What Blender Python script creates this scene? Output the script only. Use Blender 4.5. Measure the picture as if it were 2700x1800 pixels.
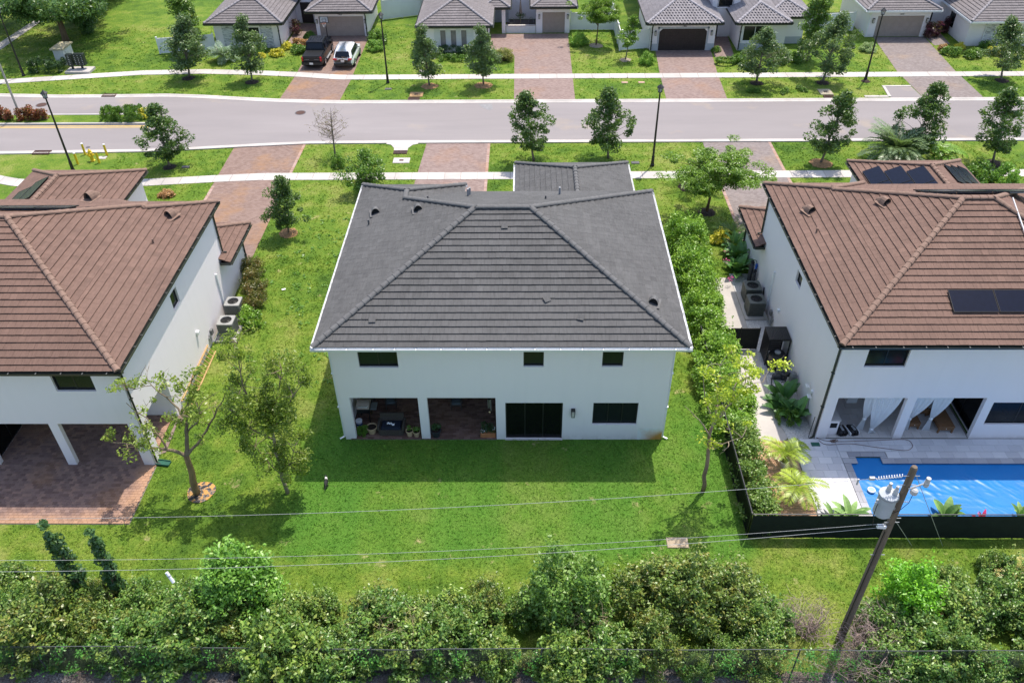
import bpy, math, random
import numpy as np
from mathutils import Vector, Matrix
for o in list(bpy.data.objects): bpy.data.objects.remove(o)
S = bpy.context.scene; COL = S.collection
# ---------------------------------------------------------------- camera, sky, sun, exposure
PITCH, YAW, ROLL = (math.radians(a) for a in (38.875, -1.076, -0.722))
fw = Vector((math.sin(YAW)*math.cos(PITCH), math.cos(YAW)*math.cos(PITCH), -math.sin(PITCH)))
rt = Vector((math.cos(YAW), -math.sin(YAW), 0)); up = rt.cross(fw)
r2 = math.cos(ROLL)*rt + math.sin(ROLL)*up; u2 = -math.sin(ROLL)*rt + math.cos(ROLL)*up
cam = bpy.data.cameras.new('camera'); cam.lens = 28.885; cam.sensor_width = 36; cam.clip_end = 3000
co = bpy.data.objects.new('camera', cam); COL.objects.link(co)
mw = Matrix((r2, u2, -fw)).transposed().to_4x4(); mw.translation = Vector((0.993, -27.54, 28.187)); co.matrix_world = mw
S.camera = co
SUN_DIR = Vector((0.21, 0.35, 1.0)).normalized()          # towards the sun
W = bpy.data.worlds.new('World'); S.world = W; W.use_nodes = True
nt = W.node_tree; sky = nt.nodes.new('ShaderNodeTexSky'); sky.sky_type = 'NISHITA'; sky.sun_disc = False
sky.sun_elevation = math.asin(SUN_DIR.z); sky.sun_rotation = math.atan2(SUN_DIR.x, SUN_DIR.y)
sky.air_density = 1.0; sky.dust_density = 2.0; sky.ozone_density = 1.0
nt.links.new(sky.outputs[0], nt.nodes['Background'].inputs[0]); nt.nodes['Background'].inputs[1].default_value = 0.15
sl = bpy.data.lights.new('sun', 'SUN'); sl.energy = 3.0; sl.angle = math.radians(0.53); sl.color = (1.0, 0.925, 0.82)
so = bpy.data.objects.new('sun', sl); COL.objects.link(so); so.rotation_euler = (-SUN_DIR).to_track_quat('-Z', 'Y').to_euler()
so.location = (30, 50, 80)
S.view_settings.view_transform = 'Standard'; S.view_settings.look = 'None'; S.view_settings.gamma = 1
S.view_settings.exposure = 0.82; S.view_settings.use_curve_mapping = False
S.render.engine = 'CYCLES'; S.cycles.max_bounces = 6; S.cycles.transparent_max_bounces = 8
RNG = np.random.default_rng(7); random.seed(7)

# ---------------------------------------------------------------- helpers
def tag(o, label=None, cat=None, group=None, kind=None):
    if label: o['label'] = label
    if cat: o['category'] = cat
    if group: o['group'] = group
    if kind: o['kind'] = kind
    return o
def worg(o):
    v = Vector((0, 0, 0))
    while o: v += o.location; o = o.parent
    return v
def link(name, me, mat=None, parent=None):
    o = bpy.data.objects.new(name, me); COL.objects.link(o)
    if mat and me and not me.materials: me.materials.append(mat)
    if parent: o.parent = parent
    return o
def thing(name, label, cat, loc=(0, 0, 0), group=None):
    o = bpy.data.objects.new(name, None); COL.objects.link(o); o.location = loc; o.empty_display_size = .3
    return tag(o, label, cat, group)
def copy_tree(o, parent=None):
    c = o.copy(); COL.objects.link(c); c.parent = parent
    for ch in list(o.children): copy_tree(ch, c)
    return c
def place(o, loc, rz=0, sc=1, label=None, group=None):
    o.location = loc; o.rotation_euler = (0, 0, rz); o.scale = (sc, sc, sc) if isinstance(sc, (int, float)) else sc
    if label: o['label'] = label
    if group: o['group'] = group
    return o
class MB:
    def __init__(s): s.v = []; s.f = []; s.t = []
    def add(s, vs, fs, t=.5):
        b = len(s.v); s.v += [tuple(v) for v in vs]; s.f += [tuple(b+i for i in f) for f in fs]; s.t += [t]*len(fs); return s
    def box(s, x0, y0, z0, x1, y1, z1, t=.5):
        return s.add([(x0,y0,z0),(x1,y0,z0),(x1,y1,z0),(x0,y1,z0),(x0,y0,z1),(x1,y0,z1),(x1,y1,z1),(x0,y1,z1)],
            [(3,2,1,0),(4,5,6,7),(0,1,5,4),(1,2,6,5),(2,3,7,6),(3,0,4,7)], t)
    def cbox(s, c, sz, rz=0, rx=0, ry=0, t=.5):
        M = Matrix.Translation(c) @ Matrix.Rotation(rz,4,'Z') @ Matrix.Rotation(ry,4,'Y') @ Matrix.Rotation(rx,4,'X')
        a, b, d = sz[0]/2, sz[1]/2, sz[2]/2
        return s.add([M @ Vector(p) for p in [(-a,-b,-d),(a,-b,-d),(a,b,-d),(-a,b,-d),(-a,-b,d),(a,-b,d),(a,b,d),(-a,b,d)]],
            [(3,2,1,0),(4,5,6,7),(0,1,5,4),(1,2,6,5),(2,3,7,6),(3,0,4,7)], t)
    def bbox(s, x0, y0, z0, x1, y1, z1, b=.01, t=.5):   # box with chamfered top edges
        return s.add([(x0,y0,z0),(x1,y0,z0),(x1,y1,z0),(x0,y1,z0),(x0,y0,z1-b),(x1,y0,z1-b),(x1,y1,z1-b),(x0,y1,z1-b),
            (x0+b,y0+b,z1),(x1-b,y0+b,z1),(x1-b,y1-b,z1),(x0+b,y1-b,z1)],
            [(0,1,5,4),(1,2,6,5),(2,3,7,6),(3,0,4,7),(4,5,9,8),(5,6,10,9),(6,7,11,10),(7,4,8,11),(8,9,10,11)], t)
    def tube(s, pts, rad, n=6, cap=True, t=.5):
        pts = [Vector(p) for p in pts]; k = len(pts)
        rad = rad if isinstance(rad, (list, tuple)) else [rad]*k
        b = len(s.v); prev = None
        for i, p in enumerate(pts):
            d = (pts[min(i+1,k-1)] - pts[max(i-1,0)])
            d = d.normalized() if d.length > 1e-9 else Vector((0,0,1))
            if prev is None: prev = d.orthogonal().normalized()
            a = (prev - d*prev.dot(d)); a = a.normalized() if a.length > 1e-6 else d.orthogonal().normalized()
            prev = a; c = d.cross(a)
            for j in range(n):
                w = 2*math.pi*j/n + math.pi/n; q = p + (a*math.cos(w) + c*math.sin(w))*rad[i]; s.v.append(tuple(q))
        for i in range(k-1):
            for j in range(n):
                s.f.append((b+i*n+j, b+i*n+(j+1)%n, b+(i+1)*n+(j+1)%n, b+(i+1)*n+j)); s.t.append(t)
        if cap:
            s.f.append(tuple(b+j for j in range(n))[::-1]); s.f.append(tuple(b+(k-1)*n+j for j in range(n))); s.t += [t, t]
        return s
    def lathe(s, prof, c=(0,0,0), n=16, t=.5, axis=None):
        b = len(s.v); k = len(prof); M = Matrix.Identity(3)
        if axis: M = Vector((0,0,1)).rotation_difference(Vector(axis)).to_matrix()
        for r, z in prof:
            for j in range(n):
                w = 2*math.pi*j/n; s.v.append(tuple(Vector(c) + M @ Vector((r*math.cos(w), r*math.sin(w), z))))
        for i in range(k-1):
            for j in range(n):
                s.f.append((b+i*n+j, b+i*n+(j+1)%n, b+(i+1)*n+(j+1)%n, b+(i+1)*n+j)); s.t.append(t)
        s.f.append(tuple(b+j for j in range(n))[::-1]); s.f.append(tuple(b+(k-1)*n+j for j in range(n))); s.t += [t, t]
        return s
    def prism(s, poly, z0, z1, t=.5):
        n = len(poly)
        return s.add([(p[0],p[1],z0) for p in poly] + [(p[0],p[1],z1) for p in poly],
            [tuple(range(n))[::-1], tuple(range(n,2*n))] + [(i,(i+1)%n,n+(i+1)%n,n+i) for i in range(n)], t)
    def ell(s, c, r, nu=12, nv=8, jit=0, t=.5):
        prof = []; b = len(s.v)
        for i in range(nv+1):
            ph = math.pi*i/nv
            for j in range(nu):
                w = 2*math.pi*j/nu; k = 1 + random.uniform(-jit, jit)
                s.v.append((c[0]+r[0]*k*math.sin(ph)*math.cos(w), c[1]+r[1]*k*math.sin(ph)*math.sin(w), c[2]-r[2]*k*math.cos(ph)))
        for i in range(nv):
            for j in range(nu): s.f.append((b+i*nu+j, b+i*nu+(j+1)%nu, b+(i+1)*nu+(j+1)%nu, b+(i+1)*nu+j)); s.t.append(t)
        return s
    def mesh(s, name, mat=None, smooth=False, org=(0,0,0)):
        me = bpy.data.meshes.new(name); ox, oy, oz = org
        me.from_pydata([(v[0]-ox, v[1]-oy, v[2]-oz) for v in s.v], [], s.f)
        a = me.attributes.new('tint', 'FLOAT', 'FACE'); a.data.foreach_set('value', np.array(s.t, 'f'))
        if smooth: me.polygons.foreach_set('use_smooth', [True]*len(me.polygons))
        if mat: me.materials.append(mat)
        return me
    def build(s, name, mat, parent=None, smooth=False, local=False):
        org = worg(parent) if (parent and not local) else (0,0,0)
        return link(name, s.mesh(name, mat, smooth, org), None, parent)
def np_mesh(name, V, F, tint=None, mat=None, smooth=False):
    """V (n,3), F (m,k) arrays -> mesh"""
    me = bpy.data.meshes.new(name); V = np.asarray(V, 'f'); F = np.asarray(F, 'i'); m, k = F.shape
    me.vertices.add(len(V)); me.vertices.foreach_set('co', V.ravel())
    me.loops.add(m*k); me.loops.foreach_set('vertex_index', F.ravel())
    me.polygons.add(m); me.polygons.foreach_set('loop_start', np.arange(0, m*k, k, dtype='i')); me.polygons.foreach_set('loop_total', np.full(m, k, 'i'))
    if tint is not None:
        a = me.attributes.new('tint', 'FLOAT', 'FACE'); a.data.foreach_set('value', np.asarray(tint, 'f'))
    me.update(calc_edges=True)
    if smooth: me.polygons.foreach_set('use_smooth', [True]*m)
    if mat: me.materials.append(mat)
    return me
def part(name, mb, mat, parent=None, **k): return mb.build(name, mat, parent, **k)
def one(name, mb, mat, label, cat, group=None, smooth=False, loc=None):
    """a thing that is one mesh, its origin at its base"""
    if loc is None:
        a = np.array(mb.v); loc = ((a[:,0].min()+a[:,0].max())/2, (a[:,1].min()+a[:,1].max())/2, a[:,2].min())
    o = link(name, mb.mesh(name, mat, smooth, loc)); o.location = loc
    return tag(o, label, cat, group)
def struct(name, mb, mat, parent=None, smooth=False):
    o = mb.build(name, mat, parent, smooth); o['kind'] = 'structure'; return o
class Fr:                                     # a wall's frame: a along, d outward, z up
    def __init__(s, o, u, n): s.o = Vector(o); s.u = Vector(u); s.n = Vector(n)
    def p(s, a, d, z): return s.o + s.u*a + s.n*d + Vector((0,0,z))
    def box(s, mb, a0, a1, d0, d1, z0, z1, t=.5):
        p, q = s.p(a0,d0,z0), s.p(a1,d1,z1)
        return mb.box(min(p.x,q.x),min(p.y,q.y),z0,max(p.x,q.x),max(p.y,q.y),z1,t)

# ---------------------------------------------------------------- materials
MAT = {}
def nodes(name):
    m = bpy.data.materials.new(name); m.use_nodes = True; t = m.node_tree
    return m, t, t.nodes['Principled BSDF'], (lambda k: t.nodes.new('ShaderNode'+k)), t.links.new
def spec(b, v): b.inputs['Specular IOR Level'].default_value = v
def mix(N, L, fac, a, b, mode='MIX'):
    n = N('Mix'); n.data_type = 'RGBA'; n.blend_type = mode
    for i, v in ((0, fac), (6, a), (7, b)):
        if hasattr(v, 'is_linked'): L(v, n.inputs[i])
        elif isinstance(v, (int, float)): n.inputs[i].default_value = v
        else: n.inputs[i].default_value = (*v[:3], 1)
    return n.outputs[2]
def math_(N, L, op, a, b=None, clamp=False):
    n = N('Math'); n.operation = op; n.use_clamp = clamp
    for i, v in enumerate((a, b)):
        if v is None: continue
        if hasattr(v, 'is_linked'): L(v, n.inputs[i])
        else: n.inputs[i].default_value = v
    return n.outputs[0]
def noise(N, L, scale, detail=3, rough=.55, sc=None, src='pos'):
    n = N('TexNoise'); n.inputs['Scale'].default_value = scale; n.inputs['Detail'].default_value = detail; n.inputs['Roughness'].default_value = rough
    g = N('NewGeometry').outputs['Position'] if src == 'pos' else N('TexCoord').outputs['Object']
    if sc:
        v = N('VectorMath'); v.operation = 'MULTIPLY'; L(g, v.inputs[0]); v.inputs[1].default_value = sc; g = v.outputs[0]
    L(g, n.inputs['Vector']); return n.outputs['Fac']
def ramp(N, L, fac, stops):
    r = N('ValToRGB'); L(fac, r.inputs[0]); e = r.color_ramp.elements
    while len(e) < len(stops): e.new(.5)
    for el, (p, c) in zip(e, stops): el.position = p; el.color = (*(c if hasattr(c, '__len__') else (c,c,c)), 1)
    return r.outputs[0]
def bump(N, L, b, h, strength=.3, dist=.01):
    n = N('Bump'); n.inputs['Strength'].default_value = strength; n.inputs['Distance'].default_value = dist; L(h, n.inputs['Height']); L(n.outputs[0], b.inputs['Normal'])
def M(name, col, rough=.7, var=.18, scale=2.5, bmp=0, bscale=60, bdist=.01, metal=0, sp=.35, tint=0, sc=None, coat=0):
    """plain procedural material: colour with large and fine noise, per-piece tint, fine relief"""
    if name in MAT: return MAT[name]
    m, t, b, N, L = nodes(name); col = Vector(col)
    n1 = noise(N, L, scale, 4, .6, sc); c = mix(N, L, ramp(N, L, n1, [(.3,0),(.7,1)]), col*(1-var), col*(1+var))
    n2 = noise(N, L, scale*12, 2, .6, sc); c = mix(N, L, math_(N,L,'MULTIPLY',n2,var*1.2), c, col*.45)
    if tint:
        a = N('Attribute'); a.attribute_name = 'tint'
        c = mix(N, L, 1.0, c, ramp(N, L, a.outputs['Fac'], [(0,1-tint),(1,1+tint)]), 'MULTIPLY')
    L(c, b.inputs['Base Color']); b.inputs['Roughness'].default_value = rough; b.inputs['Metallic'].default_value = metal; spec(b, sp)
    if coat: b.inputs['Coat Weight'].default_value = coat
    if bmp: bump(N, L, b, noise(N, L, bscale, 3, .6), bmp, bdist)
    MAT[name] = m; return m
LEAFK = 1.6
def leafmat(name, dark, mid, light, accent=None, acc=.0, trans=.3, rough=.45):
    if name in MAT: return MAT[name]
    m, t, b, N, L = nodes(name)
    a = N('Attribute'); a.attribute_name = 'tint'
    n = noise(N, L, .9, 3, .6); f = math_(N, L, 'ADD', math_(N,L,'MULTIPLY',a.outputs['Fac'],.75), math_(N,L,'MULTIPLY',math_(N,L,'SUBTRACT',n,.32),.7), True)
    dark, mid, light = (tuple(min(.85,v*LEAFK) for v in q) for q in (dark, mid, light))
    st = [(0,dark),(.5,mid),(.95,light)]
    c = ramp(N, L, f, st)
    if accent:
        n3 = noise(N, L, 2.3, 2); g = math_(N,L,'MULTIPLY',ramp(N,L,n3,[(.5,0),(.62,1)]),acc)
        g2 = math_(N,L,'MULTIPLY',g,ramp(N,L,a.outputs['Fac'],[(.25,0),(.6,1)])); c = mix(N, L, g2, c, accent)
    L(c, b.inputs['Base Color']); b.inputs['Roughness'].default_value = rough*.85; spec(b, .5)
    tr = N('BsdfTranslucent'); L(mix(N,L,.5,c,(.25,.4,.03)), tr.inputs['Color'])
    ms = N('MixShader'); ms.inputs[0].default_value = trans; L(b.outputs[0], ms.inputs[1]); L(tr.outputs[0], ms.inputs[2])
    L(ms.outputs[0], t.nodes['Material Output'].inputs[0]); MAT[name] = m; return m
def glassmat(name, col=(.010,.013,.015), rough=.12):
    if name in MAT: return MAT[name]
    m, t, b, N, L = nodes(name); c = mix(N, L, noise(N,L,.8,2), Vector(col)*.6, Vector(col)*1.5); L(c, b.inputs['Base Color'])
    b.inputs['Roughness'].default_value = rough; spec(b, .32); MAT[name] = m; return m
def emis(name, col, s):
    m, t, b, N, L = nodes(name); b.inputs['Base Color'].default_value = (*col,1); MAT[name] = m; return m

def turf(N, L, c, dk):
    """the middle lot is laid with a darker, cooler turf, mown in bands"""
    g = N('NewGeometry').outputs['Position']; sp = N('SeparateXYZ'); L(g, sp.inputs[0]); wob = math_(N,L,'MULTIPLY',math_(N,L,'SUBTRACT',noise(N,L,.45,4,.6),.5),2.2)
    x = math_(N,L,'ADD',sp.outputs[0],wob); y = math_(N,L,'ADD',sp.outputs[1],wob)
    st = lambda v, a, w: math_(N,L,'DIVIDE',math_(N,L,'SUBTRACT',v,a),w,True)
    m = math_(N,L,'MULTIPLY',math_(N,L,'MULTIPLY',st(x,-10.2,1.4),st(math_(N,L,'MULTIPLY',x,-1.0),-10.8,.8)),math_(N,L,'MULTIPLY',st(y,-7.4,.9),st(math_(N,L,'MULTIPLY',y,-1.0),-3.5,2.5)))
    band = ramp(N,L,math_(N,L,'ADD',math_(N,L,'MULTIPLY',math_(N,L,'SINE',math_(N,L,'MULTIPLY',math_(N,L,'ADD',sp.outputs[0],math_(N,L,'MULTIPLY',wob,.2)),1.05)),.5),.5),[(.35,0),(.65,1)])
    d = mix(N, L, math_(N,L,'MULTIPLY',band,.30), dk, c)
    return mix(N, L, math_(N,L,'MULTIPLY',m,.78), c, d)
def lawn_mat(name, cols, tan, bare=.62):
    m, t, b, N, L = nodes(name)
    big = noise(N, L, .11, 4, .6); mid = noise(N, L, .7, 4, .65); fine = noise(N, L, 9, 3, .7); vf = noise(N, L, 30, 2, .7)
    f = math_(N,L,'ADD',math_(N,L,'MULTIPLY',big,.5),math_(N,L,'MULTIPLY',mid,.5))
    c = ramp(N, L, f, [(.38,cols[0]),(.47,cols[1]),(.53,cols[2]),(.61,cols[3])])
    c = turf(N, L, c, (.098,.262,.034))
    c = mix(N, L, ramp(N,L,fine,[(.35,.6),(.62,0)]), c, Vector(cols[0])*.6)
    c = mix(N, L, ramp(N,L,vf,[(.3,.6),(.6,0)]), c, Vector(cols[0])*.4)
    dry = math_(N,L,'MULTIPLY',ramp(N,L,noise(N,L,.95,5,.7),[(bare,0),(bare+.10,1)]),ramp(N,L,fine,[(.3,.2),(.6,.9)]))
    c = mix(N, L, dry, c, tan)
    L(c, b.inputs['Base Color']); b.inputs['Roughness'].default_value = .85; spec(b, .1)
    bump(N, L, b, math_(N,L,'ADD',fine,vf), .9, .05); MAT[name] = m; return m
LAWN = lawn_mat('lawn', [(.075,.155,.022),(.155,.262,.031),(.225,.315,.044),(.33,.365,.09)], (.46,.37,.20), .625)
def roofmat(name, col):
    m, t, b, N, L = nodes(name); col = Vector(col)
    a = N('Attribute'); a.attribute_name = 'tint'
    s1 = noise(N, L, 1, 4, .65, (14, 2.2, 2)); s2 = noise(N, L, .35, 3, .6); s3 = noise(N, L, 40, 2, .7)
    c = mix(N, L, ramp(N,L,s1,[(.3,0),(.7,1)]), col*.78, col*1.18)
    c = mix(N, L, math_(N,L,'MULTIPLY',ramp(N,L,s2,[(.35,0),(.75,1)]),.35), c, col*1.6)
    c = mix(N, L, math_(N,L,'MULTIPLY',ramp(N,L,noise(N,L,.9,5,.7,(1,.45,1)),[(.52,0),(.72,1)]),.35), c, col*.62)
    c = mix(N, L, math_(N,L,'MULTIPLY',s3,.35), c, col*.6)
    c = mix(N, L, 1.0, c, ramp(N,L,a.outputs['Fac'],[(0,.88),(1,1.12)]), 'MULTIPLY')
    L(c, b.inputs['Base Color']); b.inputs['Roughness'].default_value = .8; spec(b, .25)
    bump(N, L, b, s3, .35, .01); MAT[name] = m; return m
def pavemat(name, cols, brick=None, stain=(.42,.19,.05), stainamt=.5, size=(.22,.11), joint=.5, edge=None):
    """paver colours: per-piece tint, or (brick) a procedural bond where the pieces are too far to tell apart"""
    m, t, b, N, L = nodes(name)
    if brick:
        g = N('NewGeometry').outputs['Position']; br = N('TexBrick'); L(g, br.inputs['Vector'])
        br.inputs['Scale'].default_value = 1; br.inputs['Brick Width'].default_value = size[0]; br.inputs['Row Height'].default_value = size[1]
        br.inputs['Mortar Size'].default_value = .006; br.inputs['Mortar Smooth'].default_value = .3; br.inputs['Bias'].default_value = 0
        br.inputs['Color1'].default_value = (0,0,0,1); br.inputs['Color2'].default_value = (1,1,1,1); br.inputs['Mortar'].default_value = (.3,.3,.3,1)
        fac = br.outputs['Color']; mort = br.outputs['Fac']
    else:
        a = N('Attribute'); a.attribute_name = 'tint'; fac = a.outputs['Fac']
    c = ramp(N, L, fac, [(i/(len(cols)-1), k) for i, k in enumerate(cols)])
    c = mix(N, L, math_(N,L,'MULTIPLY',noise(N,L,.6,4),.45), c, Vector(cols[len(cols)//2])*1.35)
    st = ramp(N, L, noise(N,L,.33,4,.6), [(.52,0),(.72,1)]); c = mix(N, L, math_(N,L,'MULTIPLY',st,stainamt), c, stain)
    c = mix(N, L, math_(N,L,'MULTIPLY',noise(N,L,45,2,.7),.4), c, Vector(cols[0])*.5)
    if edge:                                                  # sunlit strip's orange tone painted into the colour along a patio's two outer edges
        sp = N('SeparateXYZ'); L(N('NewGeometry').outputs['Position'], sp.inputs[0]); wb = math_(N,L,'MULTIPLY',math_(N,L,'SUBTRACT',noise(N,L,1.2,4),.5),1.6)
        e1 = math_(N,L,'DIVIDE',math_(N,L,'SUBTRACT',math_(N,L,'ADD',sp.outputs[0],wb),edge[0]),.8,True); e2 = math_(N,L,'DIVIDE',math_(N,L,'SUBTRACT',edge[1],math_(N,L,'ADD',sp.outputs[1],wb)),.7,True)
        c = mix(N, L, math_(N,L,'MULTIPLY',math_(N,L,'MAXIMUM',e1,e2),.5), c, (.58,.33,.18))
    if brick: c = mix(N, L, math_(N,L,'MULTIPLY',mort,joint), c, Vector(cols[0])*.45)
    L(c, b.inputs['Base Color']); b.inputs['Roughness'].default_value = .85; spec(b, .25)
    bump(N, L, b, noise(N,L,70,2,.7), .3, .008); MAT[name] = m; return m
def stuccomat():
    m, t, b, N, L = nodes('white_stucco'); g = N('NewGeometry').outputs['Position']; sp = N('SeparateXYZ'); L(g, sp.inputs[0])
    c = mix(N, L, noise(N,L,.5,4,.6), (.83,.770,.770), (.87,.81,.81))
    c = mix(N, L, math_(N,L,'MULTIPLY',ramp(N,L,noise(N,L,1,4,.65,(3.0,3.0,.18)),[(.50,0),(.78,1)]),.07), c, (.55,.53,.50))      # rain streaks
    low = math_(N,L,'MULTIPLY',math_(N,L,'SUBTRACT',1.0,math_(N,L,'DIVIDE',sp.outputs[2],.42),True),ramp(N,L,noise(N,L,3,4,.7),[(.35,0),(.7,1)]))
    c = mix(N, L, math_(N,L,'MULTIPLY',low,.5), c, (.42,.37,.29))                                                              # soil splash
    L(c, b.inputs['Base Color']); b.inputs['Roughness'].default_value = .9; spec(b, .2); bump(N,L,b,math_(N,L,'ADD',noise(N,L,90,3,.6),math_(N,L,'MULTIPLY',noise(N,L,14,3,.6),.6)),.45,.012); MAT['white_stucco'] = m; return m
STUCCO = stuccomat()
WHITE = M('white_paint', (.80,.80,.80), .5, .04, 2); TRIMW = M('white_metal', (.78,.79,.80), .35, .03, 2, sp=.5)
DKFRAME = M('dark_bronze_frame', (.016,.017,.018), .4, .1, 3, sp=.5); DKGUT = M('dark_green_bronze_gutter', (.030,.036,.028), .38, .15, 2, sp=.5)
BLACK = M('black_metal', (.012,.012,.013), .42, .15, 4, sp=.5); GLASS = glassmat('dark_window_glass'); BLKGLASS = glassmat('black_door_glass', (.004,.005,.006))
GREY = M('grey_metal', (.30,.31,.32), .45, .1, 3, sp=.5); DARKIN = M('dark_interior', (.02,.02,.02), .9)
CONC = M('concrete', (.44,.41,.38), .9, .10, .9, .4, 60, .006); CONCW = M('pale_concrete', (.50,.465,.435), .9, .14, .5, .3, 60, .006, tint=.13)
KERB = M('kerb_concrete', (.49,.455,.425), .9, .22, .35, .3, 60)
BARK = M('bark', (.16,.105,.065), .95, .35, 6, .8, 25, .03, sc=(1,1,.25)); BARKG = M('grey_bark', (.20,.17,.14), .95, .3, 6, .8, 25, .03, sc=(1,1,.25))
MULCH = M('mulch', (.42,.24,.11), .95, .5, 9, 1, 30, .05); MULCHD = M('dark_mulch', (.045,.030,.022), .95, .5, 9, 1, 30, .05)
# ================================================================ ground, road, pavements
g = MB(); g.add([(-900,-500,0),(900,-500,0),(900,1500,0),(-900,1500,0)], [(0,1,2,3)]); struct('ground', g, LAWN)
EXCL = []                                    # polygons where no grass grows
def excl(*poly): EXCL.append(np.array(poly, float))
def exrect(x0, y0, x1, y1): excl((x0,y0),(x1,y0),(x1,y1),(x0,y1))
ASPH = M('worn_asphalt', (.37,.345,.36), .92, .07, .25, .5, 45, .008)
def asphalt():
    m, t, b, N, L = nodes('pale_asphalt')
    c = ramp(N, L, noise(N,L,.12,4,.6,(.35,1.6,1)), [(.3,(.238,.213,.209)),(.7,(.295,.266,.261))])
    c = mix(N, L, math_(N,L,'MULTIPLY',ramp(N,L,noise(N,L,.5,5,.7,(.15,1.2,1)),[(.48,0),(.72,1)]),.45), c, (.215,.195,.195))
    c = mix(N, L, math_(N,L,'MULTIPLY',ramp(N,L,noise(N,L,.16,4,.6),[(.60,0),(.74,1)]),.5), c, (.47,.36,.22))
    c = mix(N, L, math_(N,L,'MULTIPLY',noise(N,L,55,2,.8),.5), c, (.20,.19,.20))
    L(c, b.inputs['Base Color']); b.inputs['Roughness'].default_value = .92; spec(b, .2)
    bump(N, L, b, noise(N,L,60,2,.8), .4, .008); return m
ASPH = asphalt()
FARK = [(-140,43.0),(-70,42.6),(-45.4,42.3),(-40,41.95),(-35.4,41.95),(-30.4,42.05),(-27.1,41.75),(-23.5,41.2),(-19.85,40.75),(-14.7,40.38),(20,40.33),(140,40.35)]
NEARK = [(-140,29.9),(-60,30.2),(-39.5,30.4),(-28.5,30.68),(-25,30.98),(-21.67,31.36),(-18.5,31.7),(-15.7,31.97),(140,32.06)]
road = MB(); poly = [(x,y+.2) for x,y in NEARK] + [(x,y-.2) for x,y in FARK[::-1]]
xs = np.unique(np.concatenate([np.array(FARK)[:,0], np.array(NEARK)[:,0]]))
ny = np.interp(xs, *np.array(NEARK).T); fy = np.interp(xs, *np.array(FARK).T)
for i in range(len(xs)-1):
    road.add([(xs[i],ny[i]+.2,.004),(xs[i+1],ny[i+1]+.2,.004),(xs[i+1],fy[i+1]-.2,.004),(xs[i],fy[i]-.2,.004)], [(0,1,2,3)])
struct('road', road, ASPH); excl(*[(x,y-.02) for x,y in NEARK], *[(x,y+.02) for x,y in FARK[::-1]])
def kerb_strip(name, line, side, w=.56, h=.085):
    mb = MB(); prof = [(0,0),(0,h),(.16,h),(.26,.045),(w,.02),(w,0)]          # from lawn side to gutter lip
    P = [Vector((*p,0)) for p in line]; rings = []
    for i, p in enumerate(P):
        d = (P[min(i+1,len(P)-1)]-P[max(i-1,0)]).normalized(); n = Vector((-d.y,d.x,0))*side
        rings.append([p + n*a + Vector((0,0,b)) for a, b in prof])
    k = len(prof)
    for i in range(len(rings)-1):
        mb.add(rings[i]+rings[i+1], [(j,j+1,k+j+1,k+j) for j in range(k-1)])
    return struct(name, mb, KERB)
kerb_strip('far_kerb', FARK, -1)
# the near kerb is broken by the drain inlet
kerb_strip('near_kerb', NEARK[:-1]+[(-9.75,32.0)], 1)
kerb_strip('near_kerb', [(-7.25,32.0),(140,32.06)], 1)
# median in the road
MEDB = M('median_kerb', (.40,.38,.37), .9, .12, .7, .3, 60)
YEL = M('yellow_road_paint', (.62,.42,.10), .8, .15, 3)
def capsule(x0, x1, y0, y1, n=10):
    r = (y1-y0)/2; cy = (y0+y1)/2
    return [(x0,y0)] + [(x1-r+r*math.sin(a), cy-r*math.cos(a)) for a in np.linspace(0, math.pi, n)] + [(x0,y1)]
mb = MB(); out = capsule(-140,-29.2,35.75,37.75); inn = capsule(-140,-29.42,35.97,37.53); n = len(out)
mb.add([(*p,0) for p in out]+[(*p,.13) for p in out]+[(*p,.13) for p in inn]+[(*p,.05) for p in inn],
    [(i,i+1,n+i+1,n+i) for i in range(n-1)]+[(n+i,n+i+1,2*n+i+1,2*n+i) for i in range(n-1)]+[(2*n+i,2*n+i+1,3*n+i+1,3*n+i) for i in range(n-1)])
struct('median_kerb', mb, MEDB)
mb = MB(); mb.add([(*p,.10) for p in inn], [tuple(range(n))]); struct('median_lawn', mb, LAWN)
for y0, y1 in ((35.1,35.22),(35.38,35.5)):
    mb = MB(); mb.add([(-140,y0,.008),(-29.6,y0+.12,.008),(-29.6,y1+.12,.008),(-140,y1,.008)], [(0,1,2,3)]); struct('road_line', mb, YEL)
mb = MB(); mb.add([(-140,37.80,.008),(-30.2,37.80,.008),(-30.2,37.9,.008),(-140,37.9,.008)], [(0,1,2,3)]); struct('road_line', mb, YEL)
# pavements: every slab a piece
def walk(name, top, wd, x0, x1, step):
    base = MB(); tx, ty = np.array(top).T; xs = np.arange(x0, x1, step/4)
    for i in range(len(xs)-1):
        a, b = np.interp(xs[i:i+2], tx, ty); base.add([(xs[i],a-wd+.01,.006),(xs[i+1],b-wd+.01,.006),(xs[i+1],b-.01,.006),(xs[i],a-.01,.006)], [(0,1,2,3)])
    w = struct(name, base, M('joint_sand', (.22,.20,.17), .95))
    for x in np.arange(x0, x1-step, step):
        mb = MB(); xa, xb = x+.013, x+step-.013; xs_ = (xa, (xa+xb)/2, xb); t = random.random(); vs = []
        for xx in xs_:
            y = np.interp(xx, tx, ty); vs += [(xx,y-wd,0),(xx,y-wd,.035),(xx,y,.035),(xx,y,0)]
        mb.add(vs, [(0,1,5,4),(4,5,9,8),(1,2,6,5),(5,6,10,9),(2,3,7,6),(6,7,11,10),(0,3,2,1),(8,9,10,11)], t)
        part('paving_slab', mb, CONCW, w)
    excl(*[(x, np.interp(x,tx,ty)-wd) for x in np.linspace(x0,x1,60)], *[(x, np.interp(x,tx,ty)) for x in np.linspace(x1,x0,60)])
    return w
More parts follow.
